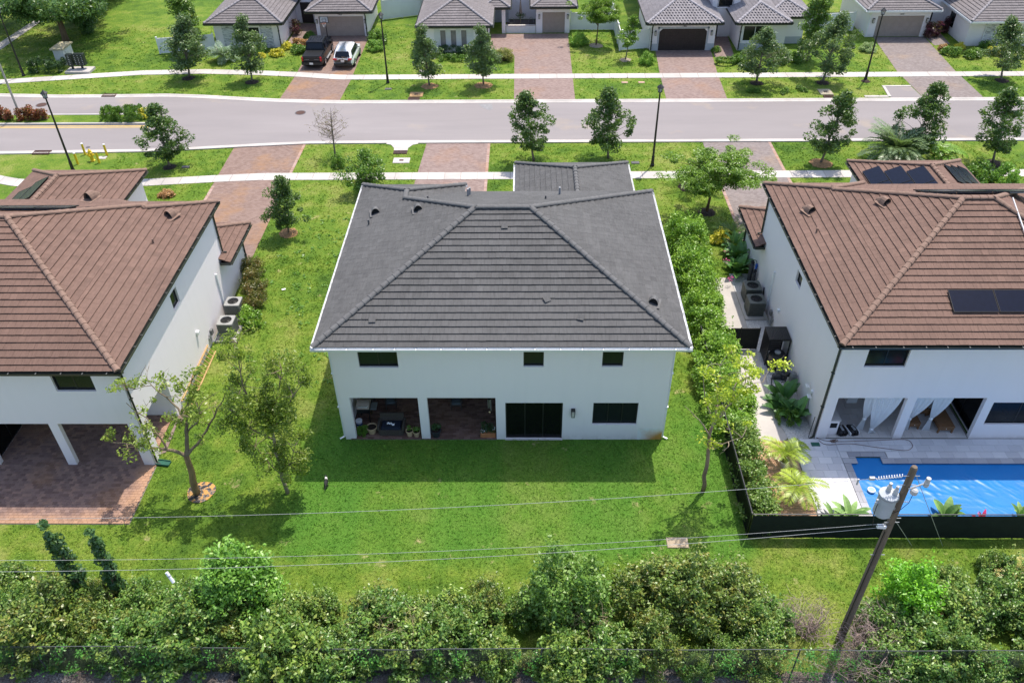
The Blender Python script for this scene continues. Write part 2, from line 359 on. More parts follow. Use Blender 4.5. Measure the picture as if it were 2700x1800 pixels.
walk('near_pavement', [(-60,36),(-46,30.4),(-41,28.3),(-37.7,26.96),(-36.1,26.42),(-34.3,26.17),(-26.5,26.3),(-21.7,26.83),(-18,27.14),(0,27.15),(60,27.37)], 1.07, -38.4, 40, 1.2)
walk('far_pavement', [(-70,42.7),(-47.05,45.65),(-39.03,47.0),(-34.4,47.75),(-29,47.96),(-24,47.6),(-19.55,47.05),(-15.7,46.33),(70,46.32)], 1.1, -52, 56, 1.6)
mb = MB(); mb.prism([(-52.3,50),(-51.0,50),(-50.85,62.5),(-49.6,72),(-50.8,72),(-51.75,62.2)], 0, .03); struct('park_path', mb, CONC); excl((-52.3,50),(-51.0,50),(-50.85,62.5),(-49.6,72),(-50.8,72),(-51.75,62.2))
mb = MB(); mb.prism([(-66,58),(-53.6,70),(-55,72),(-68,60)], 0, .03); struct('park_path', mb, CONC)
# brick drives (pieces too small to tell apart at this distance: bond in the material, border course as geometry)
PINK = pavemat('pink_brick_pavers', [(.185,.128,.112),(.265,.195,.174),(.315,.242,.217)], brick=True, stainamt=.25, joint=.35)
GREYP = pavemat('grey_brick_pavers', [(.17,.138,.13),(.23,.195,.185),(.28,.242,.23)], brick=True, stain=(.45,.28,.12), stainamt=.25, joint=.35)
RUST = pavemat('rusty_brick_pavers', [(.17,.112,.092),(.24,.166,.138),(.285,.207,.175)], brick=True, stain=(.40,.21,.08), stainamt=.6, joint=.35)
def drive(name, poly, mat, edge=True, z=.012):
    mb = MB(); mb.prism(poly, 0, z); d = struct(name, mb, mat); excl(*poly)
    if edge:
        e = MB(); k = len(poly)
        c = Vector((sum(p[0] for p in poly)/k, sum(p[1] for p in poly)/k, 0))
        for i in (0, k//2):                                   # soldier course along both long edges
            a, b = [Vector((*poly[(i+j)%k],0)) for j in (0,1)]; dd = (b-a).normalized(); nn = Vector((-dd.y,dd.x,0)); nn = nn if (c-a).dot(nn) > 0 else -nn
            for s in np.arange(0, (b-a).length-.1, .115):
                p = a + dd*s; q = a + dd*(s+.108); e.add([p+Vector((0,0,z)),q+Vector((0,0,z)),q+nn*.21+Vector((0,0,z)),p+nn*.21+Vector((0,0,z)),p+Vector((0,0,z+.006)),q+Vector((0,0,z+.006)),q+nn*.21+Vector((0,0,z+.006)),p+nn*.21+Vector((0,0,z+.006))],
                    [(4,5,6,7),(0,1,5,4),(1,2,6,5),(2,3,7,6),(3,0,4,7)], random.random())
        o = part('border_course', e, BORD, d); o['kind'] = 'stuff'
    return d
BORD = pavemat('border_pavers', [(.28,.17,.13),(.40,.28,.24),(.47,.36,.32)], stainamt=.5)
drive('left_drive', [(-21.35,15.2),(-21.45,25.2),(-21.55,31.4),(-16.05,31.93),(-16.1,25),(-16.1,15.2)], RUST)
drive('middle_drive', [(-7.0,14.6),(-6.95,24),(-6.6,32.0),(-1.62,32.0),(-1.64,24),(-1.64,14.6)], PINK)
drive('right_drive', [(14.95,16.8),(14.93,24.6),(14.88,32.0),(20.15,32.0),(20.15,24.6),(20.1,16.8)], GREYP)
drive('far_drive_a', [(-20.0,45.4),(-20.2,40.7),(-14.9,40.4),(-14.7,45),(-14.75,57.1),(-20.0,57.1)], RUST, False)
drive('far_drive_b', [(.15,40.35),(5.4,40.35),(5.5,57.3),(-2.3,57.3),(-2.3,53.2),(.1,51.0)], PINK, False)
drive('far_drive_c', [(13.2,40.3),(18.4,40.3),(18.65,46.4),(19.1,52.3),(13.75,52.3),(13.4,46.4)], PINK, False)
drive('far_drive_d', [(35.1,40.4),(40.2,40.4),(40.25,46.4),(40.9,55.7),(35.85,55.7),(34.98,46.4)], GREYP, False)
drive('entry_walk_a', [(-22.7,54.8),(-20.05,55.2),(-20.05,61),(-22.7,61)], PINK, False, .010)
drive('entry_walk_c', [(19.15,50.4),(21.0,50.4),(21.5,56.2),(19.6,56.2)], PINK, False, .010)
drive('entry_walk_d', [(40.95,53.2),(42.6,53.6),(43.0,58),(40.95,58)], GREYP, False, .010)
# concrete apron cut into the far verge, with its kerb stubs
mb = MB(); mb.prism([(32.45,43.15),(34.95,43.12),(35.06,40.5),(32.35,40.5)], 0, .016); struct('verge_apron', mb, ASPH); exrect(32.3,40.3,35.1,43.2)
mb = MB(); mb.box(32.45,42.9,0,34.95,43.15,.05); mb.prism([(32.2,40.7),(32.45,40.7),(32.68,42.89),(32.45,42.89)],0,.05); mb.box(30.2,40.6,0,32.18,40.95,.05); struct('apron_kerb', mb, KERB)
# repaired patches
mb = MB(); mb.prism([(-2.9,39.6),(-2.4,38.7),(-1.9,38.3),(-1.6,38.6),(-1.75,39.7)], 0, .008); struct('asphalt_patch', mb, M('grey_patch', (.25,.245,.25), .9, .15))
# ---- drains, manholes, small street ironwork
IRON = M('rusty_iron', (.085,.042,.032), .75, .35, 9, .5, 60); IROND = M('dark_iron', (.10,.095,.10), .6, .2, 8)
mb = MB(); mb.prism([(-9.75,32.56),(-9.75,31.95),(-9.35,31.78),(-9.05,31.2),(-9.0,30.75),(-7.95,30.75),(-7.95,31.2),(-7.65,31.78),(-7.25,31.95),(-7.25,32.56)], 0, .035); struct('drain_apron', mb, KERB); exrect(-9.6,30.2,-7.4,32.2)
def grate(x0, y0, x1, y1, z, label, n=9):
    t = thing('storm_drain_grate', label, 'drain', ((x0+x1)/2, (y0+y1)/2, 0)); mb = MB()
    for a in ((x0,y0,x1,y0+.05),(x0,y1-.05,x1,y1),(x0,y0+.05,x0+.05,y1-.05),(x1-.05,y0+.05,x1,y1-.05)): mb.box(a[0],a[1],0,a[2],a[3],z)
    part('frame', mb, IRON, t); mb = MB(); mb.box(x0+.05,y0+.05,.0,x1-.05,y1-.05,.012+z*.3); part('pit', mb, DARKIN, t)
    for i in range(n):
        x = x0+.05+(x1-x0-.1)*(i+.5)/n; mb = MB(); mb.box(x-.022,y0+.05,z-.03,x+.022,y1-.05,z-.004); part('bar', mb, IRON, t)
grate(-9.0,30.2,-7.95,30.74,.06,'rusty storm drain grate behind the inlet of the near kerb, beside the white sidewalk pad')
grate(-9.0,40.35,-8.0,40.95,.095,'rusty storm drain grate in the far kerb below the two mulched trees')
grate(-36.9,30.35,-35.6,30.95,.095,'rusty storm drain grate in the near kerb at the left by the median', 11)
grate(-36.0,41.5,-34.8,42.1,.095,'rusty storm drain grate in the far kerb left of the median shrubs', 11)
grate(26.7,40.35,27.6,40.95,.095,'reddish storm drain grate in the far kerb by the tan lid pad', 8)
def lid_pad(x0, y0, x1, y1, mat, label):
    t = thing('utility_box', label, 'utility lid', ((x0+x1)/2,(y0+y1)/2,0)); exrect(x0-.05,y0-.05,x1+.05,y1+.05)
    part('pad', MB().bbox(x0,y0,0,x1,y1,.06,.02), mat, t); cx, cy = (x0+x1)/2, (y0+y1)/2
    part('lid', MB().bbox(cx-.16,cy-.12,.05,cx+.16,cy+.12,.075,.01), IRON, t)
lid_pad(-8.85,28.65,-7.6,29.5,CONCW,'square pale concrete pad with a small iron lid in the near verge')
lid_pad(-8.95,41.2,-7.8,42.2,M('tan_pad',(.40,.25,.12),.9,.2),'tan pad with a dark iron lid on the far verge by the mulched trees')
lid_pad(26.6,41.2,27.7,42.4,M('beige_pad',(.42,.36,.26),.9,.2),'beige concrete pad with iron lid on the far verge under the right oak')
for x, y, r, lab in [(-40.55,39.9,.42,'round iron manhole cover in the far lane beside the median'),(-17.76,38.0,.40,'round iron manhole cover in the middle of the road')]:
    t = thing('manhole_cover', lab, 'manhole', (x,y,0)); part('rim', MB().lathe([(r+.06,0),(r+.06,.010),(r,.014)],(x,y,0),24), IROND, t); part('cover', MB().lathe([(r-.02,0),(r-.02,.018),(r-.05,.020)],(x,y,0),24), IRON, t)
for x, y, lab in [(-33.07,31.6,'small round valve cap in the near lane above the yellow hydrant'),(-30.0,33.2,'dark oil spot cap in the near lane left of the street tree')]:
    one('valve_box', MB().lathe([(.17,0),(.17,.010),(.14,.014)],(x,y,.002),14), IROND, lab, 'manhole')
for x, y, w, lab, m in [(-24.3,28.2,.28,'small grey utility lid in the lawn between the hydrant and the oak',IROND),(10.0,44.2,.28,'pinkish meter box lid on the far verge, left of a pair',M('pink_lid',(.45,.30,.22),.8)),(11.5,44.2,.28,'pinkish meter box lid on the far verge, right of a pair',M('pink_lid',(.45,.30,.22),.8)),
        (-11.0,43.0,.30,'dark meter box on the far verge under the street lamp',IROND),(9.3,28.6,.3,'grey meter lid in the near verge left of the street lamp',IROND),(-8.3,47.2,.4,'cream oval utility slab on the lawn left of the far mulched tree',CONCW),(-31.6,48.9,.3,'white meter lid in the bright far lawn at the left',CONCW),(7.4,-6.0,.45,'bare sandy slab in the back lawn left of the black fence corner',M('sandstone',(.40,.32,.22),.9,.2))]:
    t = one('meter_box', MB().bbox(x-w,y-w*.6,0,x+w,y+w*.6,.05,.02), m, lab, 'utility lid'); exrect(x-w,y-w*.6,x+w,y+w*.6)
# ================================================================ roofs
def clip(poly, a, b):                        # Sutherland-Hodgman against the left side of a->b
    out = []; ex, ey = b[0]-a[0], b[1]-a[1]
    sd = lambda p: ex*(p[1]-a[1]) - ey*(p[0]-a[0])
    for i in range(len(poly)):
        p, q = poly[i], poly[(i+1)%len(poly)]; sp, sq = sd(p), sd(q)
        if sp >= 0: out.append(p)
        if (sp > 0) != (sq > 0) and abs(sp-sq) > 1e-9:
            t = sp/(sp-sq); out.append((p[0]+(q[0]-p[0])*t, p[1]+(q[1]-p[1])*t))
    return out
def area(p): return abs(sum(p[i][0]*p[(i+1)%len(p)][1]-p[(i+1)%len(p)][0]*p[i][1] for i in range(len(p))))/2
def tiles_on(poly, exposure=.355, width=.33, style='flat', phase=0):
    """poly: convex 3-D polygon, its first edge along the eave (counter-clockwise seen from above). Yields (verts, faces, area, tint)"""
    P = [Vector(p) for p in poly]; o = P[0]; u = (P[1]-P[0]); u.z = 0; u.normalize()
    nrm = (P[1]-P[0]).cross(P[2]-P[0])
    for i in range(2, len(P)-1):
        nrm += (P[i]-P[0]).cross(P[i+1]-P[0])
    nrm.normalize(); nrm = nrm if nrm.z > 0 else -nrm; v = nrm.cross(u)
    F = [((p-o).dot(u), (p-o).dot(v)) for p in P]
    if sum(F[i][0]*F[(i+1)%len(F)][1]-F[(i+1)%len(F)][0]*F[i][1] for i in range(len(F))) < 0: F = F[::-1]
    umin, umax = min(f[0] for f in F), max(f[0] for f in F); vmin, vmax = min(f[1] for f in F), max(f[1] for f in F)
    to3 = lambda a, b, h: o + u*a + v*b + nrm*h
    row = 0; b0 = math.floor(vmin/exposure)*exposure - .05
    while b0 < vmax:
        off = (row % 2)*width/2 + phase; rowj = random.gauss(0, .008)
        for k in range(int((umin-off)/width)-1, int((umax-off)/width)+2):
            a0 = k*width + off; rect = [(a0+.003,b0),(a0+width-.003,b0),(a0+width-.003,b0+exposure),(a0+.003,b0+exposure)]
            pl = rect
            for i in range(len(F)):
                pl = clip(pl, F[i], F[(i+1)%len(F)])
                if len(pl) < 3: break
            if len(pl) < 3 or area(pl) < .012: continue
            t = min(1, max(0, random.gauss(.5, .22))); jit = random.uniform(0, .005); slip = random.gauss(0, .003)
            if style == 'flat':
                hh = lambda b: .020 + .048*(1-(b-b0)/exposure) + jit
                n = len(pl); top = [to3(a, b+slip, hh(b)) for a, b in pl]; bot = [to3(a, b+slip, hh(b)-.015) for a, b in pl]
                yield top+bot, [tuple(range(n))]+[(i,n+i,n+(i+1)%n,(i+1)%n) for i in range(n)], area(pl)/(exposure*width), t
            else:
                ca = sum(p[0] for p in pl)/len(pl); cb = sum(p[1] for p in pl)/len(pl)
                if area(pl) < .35*exposure*width: continue
                prof = [(0,.02),(.12,.055),(.28,.085),(.44,.085),(.58,.055),(.7,.022),(.85,.012),(1,.02)]; n = len(prof); vs = []
                for bb, hz in ((b0-.02,.035),(b0+exposure,.0)):
                    vs += [to3(a0+width*q, bb, h+hz) for q, h in prof]
                vs += [to3(a0+width*q, b0-.02, h+.035-.03) for q, h in prof]
                yield vs, [(i,i+1,n+i+1,n+i) for i in range(n-1)]+[(2*n+i,2*n+i+1,i+1,i) for i in range(n-1)], 1, t
        b0 += exposure; row += 1
def cap_mesh(name, mat, L=.44, w=.15, h=.125):
    mb = MB(); n = 6
    for x, k in ((0,1.0),(L,.80)):
        for j in range(n+1):
            a = math.pi*j/n; mb.v.append((x, -math.cos(a)*w*k, math.sin(a)*h*k + .01))
    for j in range(n): mb.f.append((j,j+1,n+2+j,n+1+j))
    mb.f.append(tuple(range(n+1))[::-1]); mb.t = [.5]*len(mb.f); return mb.mesh(name, mat)
def caps_along(a, b, meshes, roof, step=.37, joined=None, lift=.045):
    a, b = Vector(a), Vector(b); d = (b-a); Ln = d.length; d.normalize(); org = worg(roof)
    side = Vector((0,0,1)).cross(d).normalized(); upv = d.cross(side); k = int(Ln/step)
    for i in range(k+1):
        p = a + d*min(i*step, Ln-.30) + upv*lift; tilt = random.gauss(0,.008)
        Mx = Matrix((d+upv*tilt, side, upv)).transposed().to_4x4(); Mx.translation = p - org
        if joined is None:
            o = link('ridge_cap', meshes[random.randrange(len(meshes))], None, roof); o.matrix_local = Mx
        else:
            me = meshes[0]; joined.add([Mx @ v.co + org for v in me.vertices], [tuple(f.vertices) for f in me.polygons], random.random())
def roof_cover(house, planes, mat, capmat, hips, nparts=300, front=None, style='flat', exposure=.355, width=.33, caps_joined=False, name='roof'):
    """planes: convex polygons (world). The nearest tiles become pieces of their own, the rest one field."""
    deck = MB()
    for p in planes:
        q = [Vector(v)-Vector((0,0,.03)) for v in p]; deck.add(q, [tuple(range(len(q)))])
    roof = part(name, deck, mat, house)
    rest = MB(); cand = []
    for i, p in enumerate(planes):
        for vs, fs, ar, t in tiles_on(p, exposure, width, style, phase=.11*i):
            c = sum(vs[:len(fs[0])], Vector((0,0,0)))/len(fs[0])
            cand.append((-(c-co.location).length if (front is None or i in front) and ar > .4 else -999, vs, fs, t))
    if nparts: cand.sort(key=lambda q: -q[0])
    org = worg(roof); shared = {}
    for i, (_, vs, fs, t) in enumerate(cand):
        if i < nparts:
            base = vs[0]; key = (len(vs),)+tuple(tuple(round(x*200) for x in (v-base)) for v in vs); me = shared.get(key)
            if me is None: me = shared[key] = MB().add([v-base for v in vs], fs, t).mesh('tile', mat)
            o = link('tile', me, None, roof); o.location = base-org
        else: rest.add(vs, fs, t)
    if rest.f: o = part('tile_field', rest, mat, roof); o['kind'] = 'stuff'
    if caps_joined:
        j = MB(); cm = cap_mesh('cap', capmat)
        for a, b in hips: caps_along(a, b, [cm], roof, joined=j)
        o = part('ridge_caps', j, capmat, roof); o['kind'] = 'stuff'
    else:
        ms = [cap_mesh('ridge_cap', capmat) for _ in range(1)]
        for a, b in hips: caps_along(a, b, ms, roof)
    return roof
def hip_rect(x0, y0, x1, y1, z, pitch, axis):
    """planes and hips of a plain hip roof over an eave rectangle"""
    if axis == 'y':
        r = (x1-x0)/2; cx = (x0+x1)/2; h = z+r*pitch; A = (cx,y0+r,h); B = (cx,y1-r,h)
        pl = [[(x0,y0,z),(x1,y0,z),A],[(x1,y0,z),(x1,y1,z),B,A],[(x1,y1,z),(x0,y1,z),B],[(x0,y1,z),(x0,y0,z),A,B]]
    else:
        r = (y1-y0)/2; cy = (y0+y1)/2; h = z+r*pitch; A = (x0+r,cy,h); B = (x1-r,cy,h)
        pl = [[(x0,y0,z),(x1,y0,z),B,A],[(x1,y0,z),(x1,y1,z),B],[(x1,y1,z),(x0,y1,z),A,B],[(x0,y1,z),(x0,y0,z),A]]
    c = [(x0,y0,z),(x1,y0,z),(x1,y1,z),(x0,y1,z)]
    hips = [(c[0],A),(c[1],A if axis=='y' else B),(c[2],B),(c[3],B if axis=='y' else A),(A,B)]
    return pl, hips
def gutter(house, a, b, n, mat, hang=1.0, z=None, name='gutter', w=.13, h=.12):
    """U-shaped gutter from a to b (eave line), n = outward direction"""
    a, b, n = Vector(a), Vector(b), Vector(n); d = (b-a).normalized(); mb = MB(); Z = Vector((0,0,1))
    pr = [(0,.0),(0,-h),(w*.8,-h),(w,-.0),(w-.012,-.0),(w*.8-.012,-h+.012),(.012,-h+.012),(.012,0)]; k = len(pr)
    vs = [a+n*x+Z*y for x,y in pr]+[b+n*x+Z*y for x,y in pr]
    mb.add(vs, [(i,(i+1)%k,k+(i+1)%k,k+i) for i in range(k)]+[(0,1,6,7),(1,2,5,6),(2,3,4,5)]+[(k,k+1,k+6,k+7),(k+1,k+2,k+5,k+6),(k+2,k+3,k+4,k+5)])
    g = part(name, mb, mat, house)
    L_ = (b-a).length
    for s in np.arange(hang*.6, L_-.2, hang):
        p = a+d*(s+random.uniform(-.12,.12)); q = MB(); q.add([p-d*.02+Z*.012-n*.02,p+d*.02+Z*.012-n*.02,p+d*.02+n*w+Z*.004,p-d*.02+n*w+Z*.004,p-d*.02-Z*.012-n*.02,p+d*.02-Z*.012-n*.02,p+d*.02+n*w-Z*.02,p-d*.02+n*w-Z*.02],[(0,1,2,3),(7,6,5,4),(0,4,5,1),(1,5,6,2),(2,6,7,3),(3,7,4,0)])
        part('hanger', q, TRIMW if mat is TRIMW else M('dull_bracket',(.11,.115,.11),.6), g)
    return g
def downspout(house, pts, mat, r=.05, elbow=True):
    mb = MB(); P = [Vector(p) for p in pts]
    mb.tube(P, r*1.15, 4); o = part('downspout', mb, mat, house)
    for i, p in enumerate(P[1:-1]):
        pass
    zs = [p.z for p in P]
    if max(zs)-min(zs) > 2:
        for z in (max(zs)*.35, max(zs)*.7):
            for a, b in zip(P[:-1], P[1:]):
                if min(a.z,b.z) < z < max(a.z,b.z):
                    q = a + (b-a)*((z-a.z)/(b.z-a.z)); part('strap', MB().cbox(q,(r*3.2,r*3.2,.035)), mat, o)
    return o
def wall(house, fr, a0, a1, z0, z1, holes, th=.2, mat=None, name='wall'):
    A = sorted({a0,a1,*[h[0] for h in holes],*[h[1] for h in holes]}); Z = sorted({z0,z1,*[h[2] for h in holes],*[h[3] for h in holes]})
    A = [a for a in A if a0 <= a <= a1]; Z = [z for z in Z if z0 <= z <= z1]; mb = MB()
    solid = lambda i, j: 0 <= i < len(A)-1 and 0 <= j < len(Z)-1 and not any(h[0]-1e-6 <= A[i] and A[i+1] <= h[1]+1e-6 and h[2]-1e-6 <= Z[j] and Z[j+1] <= h[3]+1e-6 for h in holes)
    for i in range(len(A)-1):
        for j in range(len(Z)-1):
            if not solid(i,j): continue
            a, b, c, d = A[i], A[i+1], Z[j], Z[j+1]
            for dd in (0,-th): mb.add([fr.p(a,dd,c),fr.p(b,dd,c),fr.p(b,dd,d),fr.p(a,dd,d)], [(0,1,2,3)])
            for (ii,jj,q) in ((i-1,j,((a,c),(a,d))),(i+1,j,((b,c),(b,d))),(i,j-1,((a,c),(b,c))),(i,j+1,((a,d),(b,d)))):
                if not solid(ii,jj): mb.add([fr.p(q[0][0],0,q[0][1]),fr.p(q[1][0],0,q[1][1]),fr.p(q[1][0],-th,q[1][1]),fr.p(q[0][0],-th,q[0][1])], [(0,1,2,3)])
    return part(name, mb, mat or STUCCO, house)
def window(house, fr, a0, a1, z0, z1, panes=2, frame=None, glass=None, dep=.10, fwid=.05, name='window', sill=False, meet=None):
    frame = frame or DKFRAME; glass = glass or GLASS; mb = MB()
    fr.box(mb,a0,a1,-dep-.06,-dep,z0,z0+fwid); fr.box(mb,a0,a1,-dep-.06,-dep,z1-fwid,z1)
    fr.box(mb,a0,a0+fwid,-dep-.06,-dep,z0+fwid,z1-fwid); fr.box(mb,a1-fwid,a1,-dep-.06,-dep,z0+fwid,z1-fwid)
    w = part(name, mb, frame, house); step = (a1-a0-2*fwid)/panes
    for i in range(panes):
        p, q = a0+fwid+step*i, a0+fwid+step*(i+1); off = -.012*(i%2)
        if i: part('mullion', fr.box(MB(),p-.025,p+.025,-dep-.055,-dep-.004+off,z0+fwid,z1-fwid), frame, w)
        part('pane', fr.box(MB(),p+(.026 if i else .001),q-(.026 if i < panes-1 else .001),-dep-.048+off,-dep-.028+off,z0+fwid,z1-fwid), glass, w)
    if sill: part('sill', fr.box(MB(),a0-.03,a1+.03,-.10,.04,z0-.05,z0-.002), STUCCO, w)
    return w
def wall_lamp(house, fr, a, z, h=.40, w=.17, lit=False):
    l = part('wall_lamp', fr.box(MB(),a-w*.3,a+w*.3,0,.03,z,z+h*.7), BLACK, house); mb = MB(); c = fr.p(a,.13,z)
    mb.cbox(c+Vector((0,0,h)),(w,w,.03)); mb.cbox(c+Vector((0,0,0)),(w*.75,w*.75,.02)); mb.cbox(fr.p(a,.05,z+h*.9),(.03,.16,.03))
    for sx in (-1,1):
        for sy in (-1,1): mb.tube([c+Vector((sx*w*.37,sy*w*.37,0)),c+Vector((sx*w*.46,sy*w*.46,h))],.010,4)
    part('cage', mb, BLACK, l); part('lamp_glass', MB().cbox(c+Vector((0,0,h*.4)),(w*.6,w*.6,h*.7)), M('frosted_lamp_glass',(.55,.52,.45),.3), l); return l
def vent(roof, p, mat, rz, s=1.0):
    s *= 1.3
    """hooded roof vent: half barrel with dark mouth"""
    p = Vector(p); v = MB(); n = 8; R = Matrix.Rotation(rz,3,'Z')
    for y, k in ((-.16,1.0),(.05,.95),(.30,.35)):
        for j in range(n+1):
            a = math.pi*j/n; v.v.append(tuple(p + R @ Vector((-math.cos(a)*.15*k*s, y*s, (math.sin(a)*.24*k+(.0 if y < .2 else -.05))*s))))
    for i in range(2):
        for j in range(n): v.f.append((i*(n+1)+j,i*(n+1)+j+1,(i+1)*(n+1)+j+1,(i+1)*(n+1)+j)); v.t.append(.5)
    o = part('roof_vent', v, mat, roof); m = MB(); m.add([p+R@Vector((-math.cos(math.pi*j/n)*.13*s,-.10*s,math.sin(math.pi*j/n)*.21*s)) for j in range(n+1)], [tuple(range(n+1))]); part('vent_mouth', m, DARKIN, o)
    part('flashing', MB().cbox(p+R@Vector((0,-.05*s,.0)),(.42*s,.5*s,.02),rz), mat, o)
def stack_pipe(roof, p, mat, h=.32, r=.045):
    o = part('vent_pipe', MB().tube([Vector(p)-Vector((0,0,.1)),Vector(p)+Vector((0,0,h))],r,8), mat, roof)
# ================================================================ the three two-storey houses
ROOFG = roofmat('charcoal_roof_tile', (.092,.091,.091)); ROOFB = roofmat('brown_roof_tile', (.160,.098,.076))
CAPG = M('charcoal_ridge_cap', (.125,.124,.124), .8, .2, 5, .4, 40); CAPB = M('brown_ridge_cap', (.225,.145,.110), .8, .2, 5, .4, 40)
SOFF = M('soffit_white', (.72,.73,.75), .6, .04, 2)
PATM = pavemat('main_patio_pavers', [(.08,.042,.034),(.13,.075,.06),(.19,.115,.09),(.24,.155,.13)], stainamt=.15)
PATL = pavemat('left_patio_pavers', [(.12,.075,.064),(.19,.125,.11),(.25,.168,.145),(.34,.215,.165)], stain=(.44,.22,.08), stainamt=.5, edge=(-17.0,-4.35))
TRAV = pavemat('travertine_pavers', [(.50,.46,.43),(.58,.54,.51),(.64,.60,.57)], stainamt=.05)
SAND = M('joint_sand', (.22,.20,.17), .95)
def pavers(parent, x0, y0, x1, y1, sx, sy, z, mat, nmax=300, gap=.006, near=True, name='paver', h=.03, inside=None, clipx=None):
    """running-bond pavers: the nmax nearest are pieces of their own, the rest one field"""
    items = []; r = 0; y = y0
    while y < y1-.02:
        off = (r % 2)*sx/2; x = x0-off
        while x < x1-.01:
            a, b = max(x,x0), min(x+sx,x1); c, d = y, min(y+sy,y1)
            if b-a > .05 and (inside is None or inside((a+b)/2,(c+d)/2)): items.append((a+gap/2,c+gap/2,b-gap/2,d-gap/2))
            x += sx
        y += sy; r += 1
    items.sort(key=lambda q: (q[1], abs(q[0]-co.location.x))); org = worg(parent); meshes = {}; rest = MB()
    for i, (a,c,b,d) in enumerate(items):
        dz = random.uniform(0,.004)
        if i < nmax:
            k = (round(b-a,3), round(d-c,3), random.randrange(8)); me = meshes.get(k)
            if me is None: me = meshes[k] = MB().bbox(0,0,0,b-a,d-c,h,.006,(k[2]+.5)/8).mesh(name, mat)
            o = link(name, me, None, parent); o.location = Vector((a,c,z-h+dz))-org
        else: rest.bbox(a,c,z-h+dz,b,d,z+dz,.006,random.random())
    if rest.f: o = part(name+'_field', rest, mat, parent); o['kind'] = 'stuff'
def estate(name, label, ox, oy, mir, e, ov, rx, ry, zr, yb, roofm, capm, gutm, frame, ze=6.0, wing=None, wz=3.3, low=None, rear_windows=(), side_windows=(), slider=None, side_open=None, hang=1.0):
    h = thing(name, label, 'house', (ox, oy, 0)); X = lambda x: ox+mir*x; Y = lambda y: oy+y
    run = e-rx; y0 = -ov; y1 = ry+run; p = (zr-ze)/run; hb = (e-2.3)/2; bx1 = -e+2*hb; zb = ze+hb*p
    A = (-e+hb,yb-hb,zb); H = (-e+hb,y1-hb,zb); Q = (-e+hb,y0+hb,zb); R1 = (-rx,ry,zr); R2 = (rx,ry,zr)
    planes = [[(-e,y0,ze),(e,y0,ze),R2,R1],[(e,y0,ze),(e,y1,ze),R2],[(e,y1,ze),(bx1,y1,ze),H,R1,R2],[(bx1,y1,ze),(bx1,yb,ze),A,H],[(bx1,yb,ze),(-e,yb,ze),A],[(-e,yb,ze),(-e,y0,ze),Q,A],[H,Q,R1]]
    hips = [((-e,y0,ze),R1),((e,y0,ze),R2),((e,y1,ze),R2),(H,R1),(A,H),((-e,yb,ze),A),((bx1,yb,ze),A),(R1,R2)]
    def T(q): return (X(q[0]),Y(q[1]),q[2])
    def TP(pl):
        q = [T(v) for v in pl]
        return q if mir > 0 else [q[1],q[0]]+q[:1:-1]
    roof = roof_cover(h, [TP(q) for q in planes], roofm, capm, [(T(a),T(b)) for a,b in hips], 300, front=(0,5,6))
    # walls
    fr = Fr((ox,oy,0),(mir,0,0),(0,-1,0)); zt = 5.85
    holes = [(-7.0,-3.87,0,2.68),(-3.46,-.31,0,2.68)] + [w[:4] for w in rear_windows] + ([slider] if slider else [])
    wall(h, fr, -7.5, 7.5, 0, zt, holes, .22)
    frl = Fr((X(-7.5),oy,0),(0,1,0),(-mir,0,0)); frr = Fr((X(7.5),oy,0),(0,1,0),(mir,0,0))
    sw = list(side_windows); hs = [w[:4] for w in sw] + ([side_open] if side_open else [])
    wall(h, frl, .22, yb-.5, 0, zt, hs, .22); wall(h, frr, .22, y1-.5, 0, zt, [], .22)
    for w in rear_windows: window(h, fr, *w[:4], panes=w[4], frame=frame)
    for w in sw: window(h, frl, *w[:4], panes=w[4], frame=frame, fwid=.04)
    if slider: window(h, fr, *slider, panes=3, frame=frame, fwid=.06, name='sliding_door', glass=BLKGLASS)
    mb = MB(); b0, b1 = sorted((X(-7.28),X(bx1+.4))); mb.box(b0,Y(yb-.7),0,b1,Y(yb-.5),zt); b0, b1 = sorted((X(bx1+.4)+.001*mir,X(7.28))); mb.box(b0,Y(y1-.7),0,b1,Y(y1-.5),zt); part('wall', mb, STUCCO, h)
    # patio room: back wall, inner wall with its black glass door, ceiling
    mb = MB(); b0, b1 = sorted((X(-7.28),X(-.10))); mb.box(b0,Y(3.3),0,b1,Y(3.5),2.8); part('patio_wall', mb, STUCCO, h)
    fi = Fr((X(-.10),oy,0),(0,1,0),(-mir,0,0)); wall(h, fi, .22, 3.3, 0, 2.8, [(.45,2.9,.05,2.35)], .18, name='patio_wall'); window(h, fi, .45, 2.9, .05, 2.35, panes=2, frame=frame, name='patio_door', glass=BLKGLASS, dep=.04)
    mb = MB(); b0, b1 = sorted((X(-7.28),X(7.28))); mb.box(b0,Y(.22),2.8,b1,Y(y1-.75),2.95); part('ceiling', mb, SOFF, h)
    # eaves
    mb = MB(); zs = 5.85
    for (xa,ya,xb,yb_) in ((-e,y0,e,0),(-e,0,-7.5,yb),(7.5,0,e,y1),(-7.5,yb-.5,bx1,yb),(bx1,y1-.5,7.5,y1)):
        b0, b1 = sorted((X(xa),X(xb))); mb.box(b0,Y(ya),zs-.02,b1,Y(yb_),zs)
    part('soffit', mb, SOFF, h)
    gs = [((-e,y0),(e,y0),(0,-1)),((-e,yb),(-e,y0),(-1,0)),((e,y0),(e,y1),(1,0)),((bx1,yb),(-e,yb),(0,1)),((e,y1),(bx1,y1),(0,1))]
